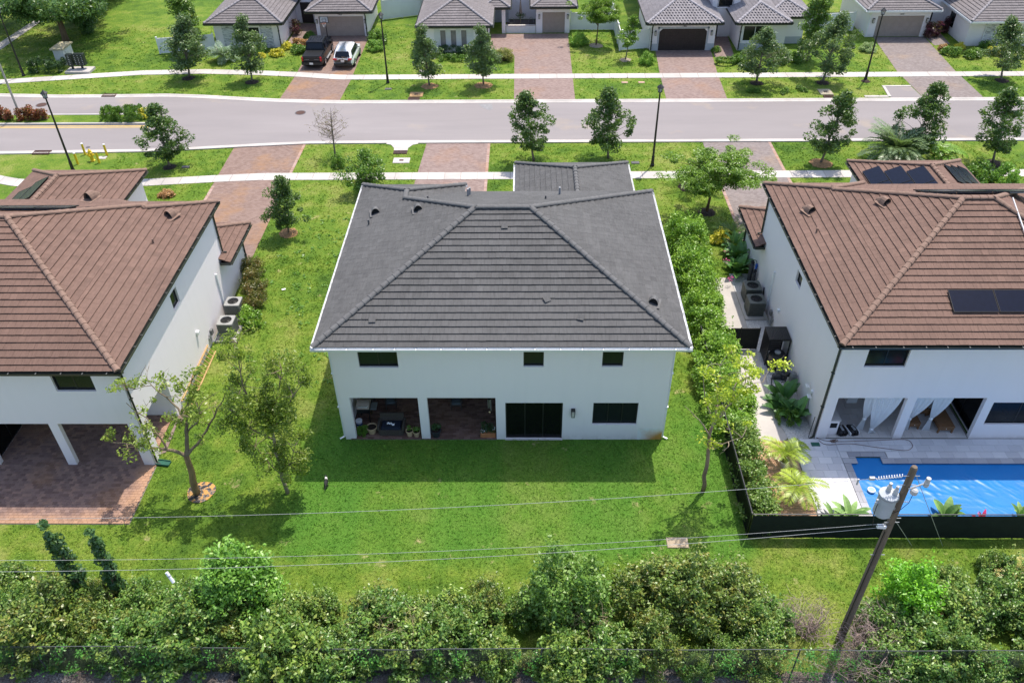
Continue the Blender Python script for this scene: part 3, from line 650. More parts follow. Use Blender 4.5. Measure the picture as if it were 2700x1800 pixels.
    for a, b, n in gs:
        pa, pb, nn = Vector((X(a[0]),Y(a[1]),ze-.02)), Vector((X(b[0]),Y(b[1]),ze-.02)), Vector((n[0]*mir,n[1],0)); d = (pb-pa).normalized()
        f = MB(); q = -nn*.02
        f.add([pa+q-Vector((0,0,.14)),pb+q-Vector((0,0,.14)),pb+q+Vector((0,0,.02)),pa+q+Vector((0,0,.02)),pa-Vector((0,0,.14)),pb-Vector((0,0,.14)),pb+Vector((0,0,.02)),pa+Vector((0,0,.02))],[(0,1,2,3),(4,5,6,7),(0,1,5,4),(2,3,7,6),(0,3,7,4),(1,2,6,5)])
        part('fascia', f, gutm, h); ext = d*.11
        gutter(h, pa-ext*(1 if n[1] else 0)+nn*.004, pb+ext*(1 if n[1] else 0)+nn*.004, nn, gutm, hang)
    # rear corner downspouts
    for sx in (-1, 1):
        x = sx*(7.5+.06); downspout(h, [T((sx*e*1.0,-ov-.06,5.86)),T((sx*e,-.02,5.70)),T((x,.10,5.55)),T((x,.10,.12)),T((x+sx*.22,-.02,.06))], gutm, .045)
    # single-storey wing towards the street
    if wing:
        xa, xb, yF, pw = wing; r = (xb-xa)/2; pl, hp = hip_rect(xa, 12.2-r, xb, yF, wz, pw, 'y')
        roof_cover(h, [TP(pl[i]) for i in (1,2,3)], roofm, capm, [(T(a),T(b)) for a,b in (hp[2],hp[3],hp[4])], 0, name='wing_roof', caps_joined=True)
        mb = MB(); b0, b1 = sorted((X(xa+.35),X(xb-.35))); mb.box(b0,Y(y1-.5)+.002,0,b1,Y(yF-.4),wz-.12); part('wing_wall', mb, STUCCO, h)
        for a, b, n in (((xb,y1-.4),(xb,yF),(1,0)),((xa,yF),(xa,y1-.4),(-1,0)),((xb,yF),(xa,yF),(0,1))):
            gutter(h, (X(a[0]),Y(a[1]),wz-.02), (X(b[0]),Y(b[1]),wz-.02), (n[0]*mir,n[1],0), gutm, 1.2)
        mb = MB(); b0, b1 = sorted((X(xa),X(xb))); mb.box(b0,Y(y1-.45),wz-.16,b1,Y(yF),wz-.13); part('soffit', mb, SOFF, h)
    # low garage roof
    if low:
        ex, yN, yF, zl = low; w = yF-(yb-.5); pw = .417; xr = -1.2
        pl = [[(-ex,yF,zl),(-ex,yN,zl),(-ex+w,yN,zl+w*pw),(-ex+w,yF-w,zl+w*pw)],[(xr,yF,zl),(-ex,yF,zl),(-ex+w,yF-w,zl+w*pw),(xr,yF-w,zl+w*pw)]]
        # the near end of the side slope stops against the house wall
        pl[0][2] = (-7.45,yN,zl+(ex-7.45)*pw); ymid = yb-.5
        pl = [[(-ex,ymid,zl),(-ex,yN,zl),(-7.45,yN,zl+(ex-7.45)*pw),(-7.45,ymid,zl+(ex-7.45)*pw)],[(-ex,yF,zl),(-ex,ymid,zl),(-ex+w,ymid,zl+w*pw)],pl[1]]
        roof_cover(h, [TP(q) for q in pl], roofm, capm, [(T((-ex,yF,zl)),T((-ex+w,yF-w,zl+w*pw)))], 0, name='garage_roof', caps_joined=True)
        gutter(h, T((-ex,yF,zl-.02)), T((-ex,yN,zl-.02)), (-mir,0,0), gutm, 1.2); gutter(h, T((xr,yF,zl-.02)), T((-ex,yF,zl-.02)), (0,1,0), gutm, 1.2)
        mb = MB(); b0, b1 = sorted((X(-ex),X(-7.5))); mb.box(b0,Y(yN),zl-.17,b1,Y(yN)+.03,zl-.004); mb.box(b0,Y(yN)+.03,zl-.17,b1,Y(yF),zl-.145); part('fascia', mb, gutm, h)
        mb = MB(); b0, b1 = sorted((X(-7.5),X(xr-.3))); mb.box(b0,Y(yb-.5)+.002,0,b1,Y(yF-.4),zl-.15); part('garage_wall', mb, STUCCO, h)
        gd = part('garage_door', MB().box(min(X(-6.8),X(-2)),Y(yF-.4)+.002,0,max(X(-6.8),X(-2)),Y(yF-.37),2.2), M('taupe_garage_door',(.36,.29,.25),.6,.08), h)
        downspout(h, [T((-ex+.1,yF-.5,zl-.15)),T((-7.56,yF-.5,zl-.4)),T((-7.56,yF-.5,.15)),T((-7.95,yF-.6,.06))], gutm, .045)
        downspout(h, [T((-e,yb-.55,5.86)),T((-7.56,yb-.58,5.5)),T((-7.56,yb-.6,zl+.35)),T((-7.75,yb-.5,zl+.25))], gutm, .045)
    return h, roof, X, Y
UP = [(-6.3,-4.56,4.5,5.72,2)]
hm, rm, X, Y = estate('white_house', 'white two-storey house with charcoal tiled hip roof in the middle of the picture', 0, 0, 1, 8.05, .45, 1.3, 6.40, 8.85, 14.0, ROOFG, CAPG, TRIMW, DKFRAME,
    wing=(.45,7.8,22.1,.417), wz=3.25, low=(8.1,12.3,16.6,2.85), rear_windows=UP+[(.97,1.86,4.54,5.7,1),(4.42,5.34,4.54,5.7,1),(4.17,6.24,.98,2.37,3)], slider=(.13,2.78,.02,2.37))
part('door_threshold', MB().box(.1,-.06,0,2.81,-.002,.02), CONCW, hm)
wall_lamp(hm, Fr((0,0,0),(1,0,0),(0,-1,0)), 3.25, 1.62, .42, .19)
def rp(x, y): return 6.0 + .417*min(x+8.05, y+.45, 8.05-x) + .03
for x, y, rz in ((-6.75,10.0,.2),(-4.3,8.5,.2),(6.75,2.05,-.25)): vent(rm, (x,y,rp(x,y)), CAPG, rz, 1.15)
for x, y in ((-6.95,8.9),(-3.9,9.55),(2.1,9.6)): stack_pipe(rm, (x,y,rp(x,y) if y < 9 else 6.0+.41*(13.15-y)), CAPG, .3)
for x, y in ((-1.9,11.6),(2.9,11.6),(-1.95,11.0)): stack_pipe(rm, (x,y,6.0+.41*(13.15-y)), GREY, .5, .06)
# slipped tiles lying proud on the rear slope
for x, y, rz in ((-5.6,.75,.05),(3.45,.85,-.3),(2.0,1.7,.5),(.1,5.35,.02)):
    part('slipped_tile', MB().cbox((x,y,rp(x,y)+.075),(.30,.28,.02),rz,math.atan(.41)), ROOFG, rm)
# rust stain on the rear wall near the corner
def stainmat():
    m, t, b, N, L = nodes('rust_stained_stucco')
    g = N('NewGeometry').outputs['Position']; sp = N('SeparateXYZ'); L(g, sp.inputs[0])
    fx = math_(N,L,'SUBTRACT',1.0,math_(N,L,'DIVIDE',math_(N,L,'SUBTRACT',7.5,sp.outputs[0]),1.1)); fz = math_(N,L,'SUBTRACT',1.0,math_(N,L,'DIVIDE',sp.outputs[2],.75))
    f = math_(N,L,'MULTIPLY',math_(N,L,'ADD',math_(N,L,'MULTIPLY',fx,fz),math_(N,L,'MULTIPLY',math_(N,L,'SUBTRACT',noise(N,L,3,4),.5),.5)),1.9,True)
    c = mix(N, L, f, (.80,.80,.80), (.55,.27,.06)); L(c, b.inputs['Base Color']); b.inputs['Roughness'].default_value = .9; bump(N,L,b,noise(N,L,90,3),.35,.006); return m
part('rust_stain', MB().box(6.35,-.004,.0,7.497,-.001,.75), stainmat(), hm)
struct_p = struct('patio_floor', MB().box(-7.28,-.03,0,-.30,3.3,.008), SAND); exrect(-7.5,-.05,7.5,13.5)
pavers(struct_p, -7.26, -.02, -.31, 3.28, .27, .135, .05, PATM)
# ---- left neighbour
hl, rl, XL, YL = estate('brown_roofed_house', 'white two-storey house with brown tiled roof at the left edge', -23.58, -1.69, -1, 7.75, .32, .68, 7.05, 9.03, 13.85, ROOFB, CAPB, DKGUT, DKFRAME,
    wing=(.2,7.62,22.9,.417), wz=3.3, low=(8.1,12.6,16.9,2.85), rear_windows=[(-6.28,-4.56,4.62,5.72,2)], side_windows=[(6.15,7.0,4.3,5.2,1)], side_open=(.75,3.25,.0,2.5))
exrect(-31.5,-1.7,-16.1,13)
# ---- right neighbour
hr, rr, XR, YR = estate('brown_roofed_house', 'white two-storey house with brown tiled roof behind the pool at the right', 22.25, 0, 1, 7.75, .33, .72, 6.80, 9.03, 14.0, ROOFB, CAPB, DKGUT, DKFRAME,
    wing=(-.02,7.25,22.1,.417), wz=3.3, low=(8.05,12.4,16.9,2.85), rear_windows=[(-6.35,-4.55,4.52,5.72,2),(.08,2.9,1.0,2.4,2)], side_windows=[(6.15,7.0,4.3,5.0,1)])
exrect(14.7,-.1,30,13)
def rpl(x, y): return 6.0 + .426*min(7.75-(x+23.58), y+1.69+.32) + .03
for x, y in ((-20.7,8.9),(-17.3,9.6)): vent(rl, (x,y,rpl(x,y)), CAPB, -.35, 1.3)
stack_pipe(rl, (-17.3,6.9,rpl(-17.3,6.9)), CAPB, .25)
vent(rl, (-26.0,16.9,3.3+.417*(23.58-.2-26.0+3.9)), CAPB, -.35, 1.3) if False else None
def rpr(x, y): return 6.0 + .428*min(x-22.25+7.75, y+.33) + .03
for x, y in ((15.75,10.0),(18.75,8.55)): vent(rr, (x,y,rpr(x,y)), CAPB, .35, 1.2)
stack_pipe(rr, (15.6,8.0,rpr(15.6,8.0)), CAPB, .25)
# conduit down the right roof
mb = MB(); mb.tube([(23.76,y,6.0+.428*(y+.33)+.14) for y in (6.7,6.4,5.5,4.5,3.0,2.2)], .035, 6)
part('conduit', mb, M('pale_conduit',(.62,.60,.60),.4), rr)
# ---- solar panels: each panel stands on the roof
CELL = M('solar_cells', (.006,.009,.022), .22, .15, 6, sp=.12); PFR = M('black_panel_frame', (.010,.010,.011), .35, .1)
def solar(c, u, v, su, sv, label, group):
    c, u, v = Vector(c), Vector(u).normalized(), Vector(v).normalized(); n = u.cross(v); n = n if n.z > 0 else -n
    t = thing('solar_panel', label, 'solar panel', tuple(c), group)
    def slab(mb, a0, a1, b0, b1, h0, h1):
        q = [c+u*a+v*b+n*h for h in (h0,h1) for a, b in ((a0,b0),(a1,b0),(a1,b1),(a0,b1))]; mb.add(q, [(3,2,1,0),(4,5,6,7),(0,1,5,4),(1,2,6,5),(2,3,7,6),(3,0,4,7)])
        return mb
    f = MB(); a, b, w = su/2, sv/2, .022
    for r in ((-a,a,-b,-b+w),(-a,a,b-w,b),(-a,-a+w,-b+w,b-w),(a-w,a,-b+w,b-w)): slab(f, *r, .10, .145)
    part('frame', f, PFR, t); part('cell_sheet', slab(MB(),-a+w,a-w,-b+w,b-w,.105,.138), CELL, t)
    part('rail', slab(slab(MB(),-a*.98,a*.98,-b*.55,-b*.5,.02,.098),-a*.98,a*.98,b*.5,b*.55,.02,.098), GREY, t)
k = .428; s_ = math.sqrt(1+k*k)
for i in range(3):
    x = 20.52+1.98*i; y = 1.62; solar((x,y,6.0+k*(y+.33)), (1,0,0), (0,1,k), 1.95, 1.12, ['solar panel on the right roof slope facing the pool, leftmost of its row','second solar panel from the left on the roof slope facing the pool','third solar panel from the left on the roof slope facing the pool'][i], 'solar panels on the rear slope of the right house')
for i in range(5):
    x = 21.2+1.75*i; y = 8.65; solar((x,y,9.11-k*(y-6.8)), (1,0,0), (0,1,-k), 1.72, 1.1, f"solar panel behind the right house's ridge, {['leftmost','second from left','middle','fourth from left','fifth from left'][i]} of its edge-on row", 'solar panels behind the ridge of the right house')
for i in range(3):
    x = 23.05+.98*i; solar((x,[19.25,18.45,17.65][i],3.3+.417*(x-22.23)), (0,1,0), (1,0,.417), 1.85, 1.02, ['lowest of three black solar panels stepping up the left slope of the right wing','middle of three black solar panels stepping up the left slope of the right wing','highest of three black solar panels stepping up the left slope of the right wing'][i], 'solar panels on the left slope of the right wing')
    solar((x,[17.35,16.55,15.75][i],3.3+.417*(x-22.23)), (0,1,0), (1,0,.417), 1.85, 1.02, ['nearer solar panel under the lowest stepped one on the right wing','nearer solar panel under the middle stepped one on the right wing','nearer solar panel under the highest stepped one on the right wing'][i], 'nearer solar panels on the left slope of the right wing')
    x = 27.35+.72*i; solar((x,[18.3,18.8,19.3][i],3.3+.417*(29.5-x)), (0,1,0), (1,0,-.417), 2.2, .72, ['highest of three dark solar panels on the far slope of the right wing','middle of three dark solar panels on the far slope of the right wing','lowest of three dark solar panels on the far slope of the right wing'][i], 'solar panels on the far slope of the right wing')
kl = .426
for i in range(4):
    x = -22.0-1.75*i; y = 7.75; solar((x,y,9.11-kl*(y+1.69-7.05)), (1,0,0), (0,1,-kl), 1.72, 1.1, f"solar panel behind the left house's ridge, {['rightmost','second from right','third from right','fourth from right'][i]} of its edge-on row", 'solar panels behind the ridge of the left house')
for i in range(2):
    x = -28.55-.98*i; solar((x,[16.4,15.9][i],3.3+.417*(x+31.2)), (0,1,0), (1,0,.417), 2.6, 1.02, ['upper solar panel on the far slope of the left wing','lower solar panel on the far slope of the left wing'][i], 'solar panels on the left wing')
# ================================================================ houses across the street
ROOFL = roofmat('light_grey_roof_tile', (.175,.158,.160)); CAPL = M('light_grey_cap', (.27,.25,.26), .8, .2, 5); ROOFS = roofmat('silver_barrel_tile', (.25,.232,.24)); CAPS = M('silver_cap', (.34,.32,.34), .8, .2, 5)
TAUPE = M('taupe_garage_door', (.36,.29,.25), .6, .08); DBROWN = M('dark_brown_garage_door', (.035,.026,.024), .5, .15); GREYB = M('grey_stucco_base', (.46,.47,.50), .9, .05)
def stonemat():
    m, t, b, N, L = nodes('whitewashed_ledge_stone')
    n = noise(N,L,1,5,.7,(2.5,2.5,11)); c = ramp(N,L,n,[(.40,(.24,.24,.25)),(.5,(.62,.61,.60)),(.7,(.78,.77,.76))]); L(c,b.inputs['Base Color']); b.inputs['Roughness'].default_value=.9; bump(N,L,b,n,1,.06); return m
STONE = stonemat()
def vol(h, x0, x1, y0, y1, zw, mat=None, base=None, holes=(), name='wall'):
    """walls of one volume; holes are openings in the street front"""
    fr = Fr((0,y0,0),(1,0,0),(0,-1,0)); wall(h, fr, x0, x1, 0, zw, list(holes), .2, mat, name)
    mb = MB(); mb.box(x0,y0+.2,0,x0+.2,y1,zw); mb.box(x1-.2,y0+.2,0,x1,y1,zw); mb.box(x0+.2,y1-.2,0,x1-.2,y1,zw); part(name, mb, mat or STUCCO, h)
    if base: 
        q = MB(); ed = sorted([x0-.004]+[v for o in holes if o[2] < base for v in o[:2]]+[x1+.004])
        for a, b in zip(ed[::2], ed[1::2]): q.box(a,y0-.012,0,b,y0-.001,base)
        q.box(x1+.001,y0,0,x1+.012,y1,base); part('grey_plinth', q, GREYB, h)
    return fr
def hiproof(h, x0, y0, x1, y1, z, pitch, axis, rm, cm, gm, style='flat', name='roof', exposure=.36):
    pl, hp = hip_rect(x0,y0,x1,y1,z,pitch,axis); r = roof_cover(h, pl, rm, cm, hp, 0, style=style, caps_joined=True, name=name, exposure=exposure, width=.33 if style=='flat' else .30)
    for a, b, n in (((x0,y0),(x1,y0),(0,-1,0)),((x1,y0),(x1,y1),(1,0,0)),((x0,y1),(x0,y0),(-1,0,0))): gutter(h, (*a,z-.02), (*b,z-.02), n, gm, 50, w=.14, h=.16)
    mb = MB(); mb.box(x0+.01,y0+.01,z-.2,x1-.01,y1-.01,z-.17); part('soffit', mb, SOFF, h); return r
def garage_door(h, fr, a0, a1, z1, mat, rows=4, cols=8, clipc=0):
    d = part('garage_door', fr.box(MB(),a0,a1,-.16,-.12,0,z1), mat, h); w = (a1-a0)/cols; hz = z1/rows
    for i in range(cols):
        for j in range(rows): part('door_panel', fr.box(MB(),a0+w*i+.05,a0+w*(i+1)-.05,-.119,-.105,hz*j+.05,hz*(j+1)-.05), mat, d)
    if clipc:
        for s, a in ((1,a0),(-1,a1)):
            q = MB(); q.add([fr.p(a,-.01,z1),fr.p(a+s*clipc,-.01,z1),fr.p(a,-.01,z1-clipc),fr.p(a,-.15,z1),fr.p(a+s*clipc,-.15,z1),fr.p(a,-.15,z1-clipc)],[(0,1,2),(3,4,5),(0,1,4,3),(1,2,5,4),(0,2,5,3)]); part('corner_trim', q, STUCCO, d)
def numbers(h, txt, x, y, z, s=.16):
    c = bpy.data.curves.new('n', 'FONT'); c.body = txt; c.size = s*1.4; c.extrude = .01; c.align_x = 'CENTER'; o = bpy.data.objects.new('n', c); COL.objects.link(o)
    bpy.context.view_layer.update(); me = bpy.data.meshes.new_from_object(o.evaluated_get(bpy.context.evaluated_depsgraph_get())); bpy.data.objects.remove(o); me.materials.clear(); me.materials.append(BLACK)
    p = link('house_number', me, None, h); p.location = Vector((x,y,z))-worg(h); p.rotation_euler = (math.pi/2,0,0)
def dspout(h, x, y, z, gm, out=.35): downspout(h, [(x,y-out,z-.15),(x,y-.06,z-.5),(x,y-.06,.1)], gm, .05)
DG = DKGUT
# --- house A (cars in front)
hA = thing('bungalow', 'grey roofed house behind the black pickup and white car', 'house', (-21,55,0))
f = vol(hA,-29.3,-22.9,53.75,63,2.4,holes=[(-27.0,-24.9,.5,1.95)]); window(hA, f, -27.0,-24.9,.5,1.95,2)
for a, b in ((-28.5,-27.15),(-24.75,-23.6)): part('stone_panel', f.box(MB(),a,b,.001,.05,0,2.3), STONE, hA)
hiproof(hA,-29.9,53.1,-22.3,63.5,2.55,.417,'y',ROOFL,CAPL,DG); dspout(hA,-22.95,53.7,2.5,DG)
f = vol(hA,-20.0,-14.85,56.9,64,2.45,holes=[(-19.65,-15.15,0,1.98)]); garage_door(hA,f,-19.65,-15.15,1.98,TAUPE); hiproof(hA,-20.75,56.3,-14.1,64.5,2.6,.417,'y',ROOFL,CAPL,DG); dspout(hA,-14.9,56.85,2.5,DG)
wall_lamp(hA,f,-19.83,1.35,.36,.16); wall_lamp(hA,f,-14.99,1.35,.36,.16); numbers(hA,'1909',-17.45,56.885,2.08)
vol(hA,-24.5,-15.5,61.2,71,5.6); hiproof(hA,-25.1,60.6,-14.9,71.6,5.75,.417,'y',ROOFL,CAPL,DG,name='upper_roof'); part('entry_door', MB().box(-22.4,61.15,0,-21.2,61.195,2.1), DBROWN, hA)
# --- house B (courtyard and umbrella)
hB = thing('bungalow', 'grey roofed house with three slot windows and a narrow garage', 'house', (-2,54,0))
f = vol(hB,-8.6,-2.5,52.1,62,2.55,holes=[(-7.0,-6.5,.5,2.1),(-6.0,-5.5,.5,2.1),(-5.0,-4.5,.5,2.1)])
for a in (-7.0,-6.0,-5.0): window(hB,f,a,a+.5,.5,2.1,1,frame=M('taupe_frame',(.30,.27,.25),.6),glass=M('taupe_shade',(.27,.245,.23),.6),dep=.05,fwid=.03,name='slot_window')
for a, b in ((-7.6,-7.02),(-6.48,-6.02),(-5.48,-5.02),(-4.48,-3.8)): part('brick_panel', f.box(MB(),a,b,.001,.03,.3,2.3), M('whitewashed_brick',(.72,.71,.70),.9,.06,4,1,25,.03), hB)
hiproof(hB,-9.2,51.45,-1.95,62.6,2.7,.417,'y',ROOFL,CAPL,DG); dspout(hB,-2.45,52.05,2.6,DG)
hiproof(hB,-3.2,57.1,-.35,63.5,2.65,.417,'y',ROOFL,CAPL,DG,name='porch_roof'); part('porch_column', MB().box(-1.22,57.5,0,-.86,57.85,2.5), STUCCO, hB)
part('porch_wall', MB().box(-2.5,61.0,0,-.6,61.2,2.5), M('grey_porch_wall',(.35,.37,.40),.8), hB)
part('courtyard_wall', MB().box(-.8,57.55,0,2.2,57.75,.72), M('whitewashed_brick',(.72,.71,.70),.9), hB); part('wall_coping', MB().box(-.84,57.51,.722,2.24,57.79,.78), CONCW, hB)
part('courtyard_floor', MB().box(-.8,57.76,0,2.2,61.8,.02), M('dark_paving',(.12,.10,.10),.9), hB); exrect(-2.5,57,2.3,62)
f = vol(hB,2.25,5.65,57.5,65,2.6,holes=[(2.88,5.15,0,2.06)]); garage_door(hB,f,2.88,5.15,2.06,TAUPE,4,4); hiproof(hB,1.7,56.85,6.3,65.5,2.75,.417,'y',ROOFL,CAPL,DG,name='garage_roof'); wall_lamp(hB,f,2.55,1.45,.4,.17); wall_lamp(hB,f,5.42,1.45,.4,.17)
vol(hB,-8,5.6,62.0,73,5.7); hiproof(hB,-8.6,61.4,6.2,73.6,5.85,.417,'x',ROOFL,CAPL,DG,name='upper_roof')
# --- house C (silver barrel tiles)
hC = thing('bungalow', 'house with silver barrel tiled roof and dark brown garage door', 'house', (19,53,0))
f = vol(hC,13.2,19.3,52.2,62,2.65,base=.68,holes=[(13.95,18.5,0,2.1)]); garage_door(hC,f,13.95,18.5,2.1,DBROWN,4,8,.3); hiproof(hC,12.6,51.5,19.75,62.5,2.82,.417,'y',ROOFS,CAPS,DG,'barrel'); dspout(hC,13.25,52.15,2.7,DG); wall_lamp(hC,f,13.58,1.5,.42,.18); wall_lamp(hC,f,18.92,1.5,.42,.18); numbers(hC,'1907',16.3,52.185,2.25)
mb = MB(); f.box(mb,13.8,13.95,.001,.05,.68,2.25); f.box(mb,18.5,18.65,.001,.05,.68,2.25); f.box(mb,13.8,18.65,.001,.05,2.1,2.25); part('door_surround', mb, GREYB, hC)
f = vol(hC,21.6,26.0,52.2,60,2.6,base=.68,holes=[(21.95,24.2,.85,2.3)]); window(hC,f,21.95,24.2,.85,2.3,2,frame=WHITE); hiproof(hC,21.0,51.5,26.2,60.5,2.8,.417,'y',ROOFS,CAPS,DG,'barrel'); dspout(hC,21.65,52.15,2.7,DG)
f = vol(hC,26.0,28.2,54.0,62,2.5,base=.68); hiproof(hC,24.2,53.5,28.8,62.6,2.72,.417,'y',ROOFS,CAPS,DG,'barrel',name='side_roof')
f = vol(hC,19.5,22.2,56.1,66,5.7,holes=[(19.75,20.35,0,2.1),(20.1,21.45,2.95,4.6)]); window(hC,f,20.1,21.45,2.95,4.6,2); part('entry_door', f.box(MB(),19.75,20.35,-.15,-.1,0,2.1), DBROWN, hC)
mb = MB(); f.box(mb,20.0,21.55,.02,.05,2.92,2.98); f.box(mb,20.0,21.55,.02,.05,3.75,3.8)
for a in np.linspace(20.02,21.53,14): f.box(mb,a-.012,a+.012,.025,.045,2.98,3.75)
part('balcony_railing', mb, BLACK, hC); part('window_sill', f.box(MB(),19.95,21.6,.001,.10,2.80,2.9), STUCCO, hC)
hiproof(hC,18.9,55.5,22.8,66.5,5.85,.417,'y',ROOFS,CAPS,DG,'barrel',name='upper_roof'); vol(hC,14,28,60.5,72,5.6); hiproof(hC,13.4,59.9,28.6,72.6,5.75,.417,'x',ROOFL,CAPL,DG,name='main_roof')
# --- house D (far right)
hD = thing('bungalow', 'grey roofed house with taupe garage at the upper right', 'house', (42,55,0))
f = vol(hD,35.0,40.95,55.75,64,2.65,holes=[(35.85,40.4,0,2.03)]); garage_door(hD,f,35.85,40.4,2.03,TAUPE); hiproof(hD,34.35,55.0,41.55,64.5,2.8,.417,'y',ROOFL,CAPL,TRIMW); wall_lamp(hD,f,35.45,1.4,.42,.2); wall_lamp(hD,f,40.7,1.4,.42,.2); numbers(hD,'1977',38.1,55.735,2.1); dspout(hD,35.05,55.7,2.7,TRIMW)
f = vol(hD,43.65,56,53.0,64,2.6,holes=[(46.4,48.2,.75,2.1)]); window(hD,f,46.4,48.2,.75,2.1,2); part('stone_panel', f.box(MB(),45.3,46.39,.001,.04,0,2.55), STONE, hD); part('stone_panel', f.box(MB(),46.39,48.25,.001,.04,0,.74), STONE, hD); hiproof(hD,43.0,51.7,56.6,64.6,2.75,.417,'x',ROOFL,CAPL,TRIMW); dspout(hD,45.2,52.97,2.6,TRIMW,1.0)
part('side_window', MB().box(43.63,56.2,.7,43.649,57.3,2.0), GLASS, hD)
vol(hD,40.9,54,58.5,70,5.6); hiproof(hD,40.3,57.9,54.6,70.6,5.75,.417,'x',ROOFL,CAPL,TRIMW,name='upper_roof'); part('entry_door', MB().box(41.3,58.44,0,42.4,58.495,2.2), DBROWN, hD)
for r in ((-29.3,53.5,-22.9,63),(-20,56.9,-14.8,64),(-24,60,-15,70),(-8.8,51.9,-2.4,62),(2.2,57.4,5.7,65),(13.1,52.1,19.4,62),(21.5,52.1,28.3,62),(19,56,22.4,66),(34.9,55.6,41,64),(43.5,52.9,56,64)): exrect(*r)
# --- white vinyl fences between the lots: posts and panels
VINYL = M('white_vinyl', (.78,.78,.79), .4, .03, 2, sp=.4)
def vinyl(pts, h, label, step=1.9):
    t = thing('vinyl_fence', label, 'fence', (*pts[0],0))
    for a, b in zip(pts[:-1], pts[1:]):
        a, b = Vector((*a,0)), Vector((*b,0)); d = b-a; n = max(1,round(d.length/step)); rz = math.atan2(d.y,d.x)
        for i in range(n):
            p, q = a+d*(i/n), a+d*((i+1)/n); L_ = (q-p).length
            o = part('fence_panel', MB().cbox((p+q)/2+Vector((0,0,h/2)),(L_-.12,.04,h-.08),rz), VINYL, t)
            part('rail', MB().cbox((p+q)/2+Vector((0,0,h-.06)),(L_-.13,.07,.10),rz), VINYL, o)
            part('post', MB().cbox(p+Vector((0,0,h/2+.05)),(.13,.13,h+.1),rz).cbox(p+Vector((0,0,h+.11)),(.16,.16,.03),rz), VINYL, t)
        part('post', MB().cbox(b+Vector((0,0,h/2+.05)),(.13,.13,h+.1),rz), VINYL, t)
vinyl([(-34.5,52.2),(-31.0,52.8),(-29.4,53.3)],1.5,'white vinyl fence behind the blue-green palm at the left house')
vinyl([(-14.0,62.0),(-10.0,63.6),(-9.0,64)],2.0,'white vinyl fence between the pickup house and the slot-window house')
vinyl([(5.8,58.4),(10.25,58.3)],1.75,'white vinyl fence behind the bright green tree beside the narrow garage')
vinyl([(10.28,70),(10.25,58.45),(10.28,52.3)],1.85,'white vinyl fence running back beside the silver roofed house')
vinyl([(10.42,52.35),(13.1,52.9)],1.85,'white vinyl fence joining the dark brown garage')
vinyl([(29.5,57.0),(34.3,57.6)],1.85,'white vinyl fence left of the upper right garage')
# ================================================================ things in the street
def street_lamp(x, y, label, h=6.1):
    t = thing('street_lamp', label, 'street lamp', (x,y,0), 'black street lamps')
    part('base', MB().lathe([(.16,0),(.16,.12),(.12,.2),(.11,.75),(.085,.85)],(x,y,0),12), BLACK, t)
    part('pole', MB().lathe([(.085,.8),(.055,h-.55),(.055,h-.5)],(x,y,0),10), BLACK, t)
    l = part('lantern', MB().lathe([(.05,h-.52),(.16,h-.44),(.16,h-.42),(.05,h-.42)],(x,y,0),8), BLACK, t); cg = MB()
    for k in range(6):
        a = k*math.pi/3; cg.tube([(x+.13*math.cos(a),y+.13*math.sin(a),h-.43),(x+.21*math.cos(a),y+.21*math.sin(a),h-.12)],.014,4)
    part('cage', cg, BLACK, l); part('glass', MB().lathe([(.11,h-.43),(.185,h-.12)],(x,y,0),6), M('lamp_glass',(.45,.46,.47),.15), l)
    part('cap', MB().lathe([(.26,h-.12),(.25,h-.09),(.10,h+.04),(.03,h+.10),(.02,h+.16)],(x,y,0),8), BLACK, l); return t
street_lamp(-32.5,27.6,'black street lamp at the left beside the yellow hydrant')
street_lamp(10.5,28.1,'black street lamp on the near verge behind the charcoal wing roof')
street_lamp(-11.22,44.4,'black street lamp on the far verge left of the two mulched trees')
street_lamp(31.5,44.6,'black street lamp on the far verge at the upper right')
street_lamp(-45.3,46.6,'black street lamp at the far left beside the clipped hedge')
t = thing('flagpole', 'tall bare pale pole rising from the red shrubs of the median', 'pole', (-40.9,37.0,0)); part('shaft', MB().lathe([(.10,0),(.09,.3),(.075,5.6)],(-40.9,37.0,.1),10), M('weathered_pale_metal',(.36,.34,.30),.5,.2,3), t); part('collar', MB().lathe([(.16,0),(.16,.12),(.11,.16)],(-40.9,37.0,.1),10), GREY, t)
# hydrant and its bollards
HYD = M('yellow_hydrant_paint', (.72,.50,.02), .45, .12, 5, sp=.5)
t = thing('fire_hydrant', 'yellow fire hydrant between four yellow bollards', 'hydrant', (-31.75,29.3,0)); x, y = -31.75, 29.3
part('barrel', MB().lathe([(.2,0),(.2,.05),(.13,.08),(.12,.62),(.17,.64),(.17,.70),(.13,.72)],(x,y,0),14), HYD, t); part('bonnet', MB().lathe([(.14,.72),(.13,.82),(.08,.90),(.03,.92),(.03,.98)],(x,y,0),12), HYD, t)
for ax in ((1,0,0),(-1,0,0),(0,-1,0)): part('outlet', MB().lathe([(.07,.08),(.07,.2),(.085,.2),(.085,.26)],(x,y,.5),10,axis=ax), HYD, t)
for bx, by, lab in ((-32.65,28.75,'front left'),(-31.1,28.95,'front right'),(-32.75,30.35,'rear left'),(-31.0,30.2,'rear right')):
    o = thing('bollard', f'{lab} of the four yellow bollards around the hydrant', 'bollard', (bx,by,0), 'bollards around the hydrant'); part('post', MB().lathe([(.085,0),(.085,.88)],(bx,by,0),12), HYD, o); part('cap', MB().lathe([(.088,.88),(.08,.93),(.04,.95)],(bx,by,0),12), WHITE, o)
one('hydrant_slab', MB().bbox(-31.5,29.55,0,-30.9,30.0,.04,.01), CONCW, 'small concrete slab in the grass beside the yellow hydrant', 'slab')
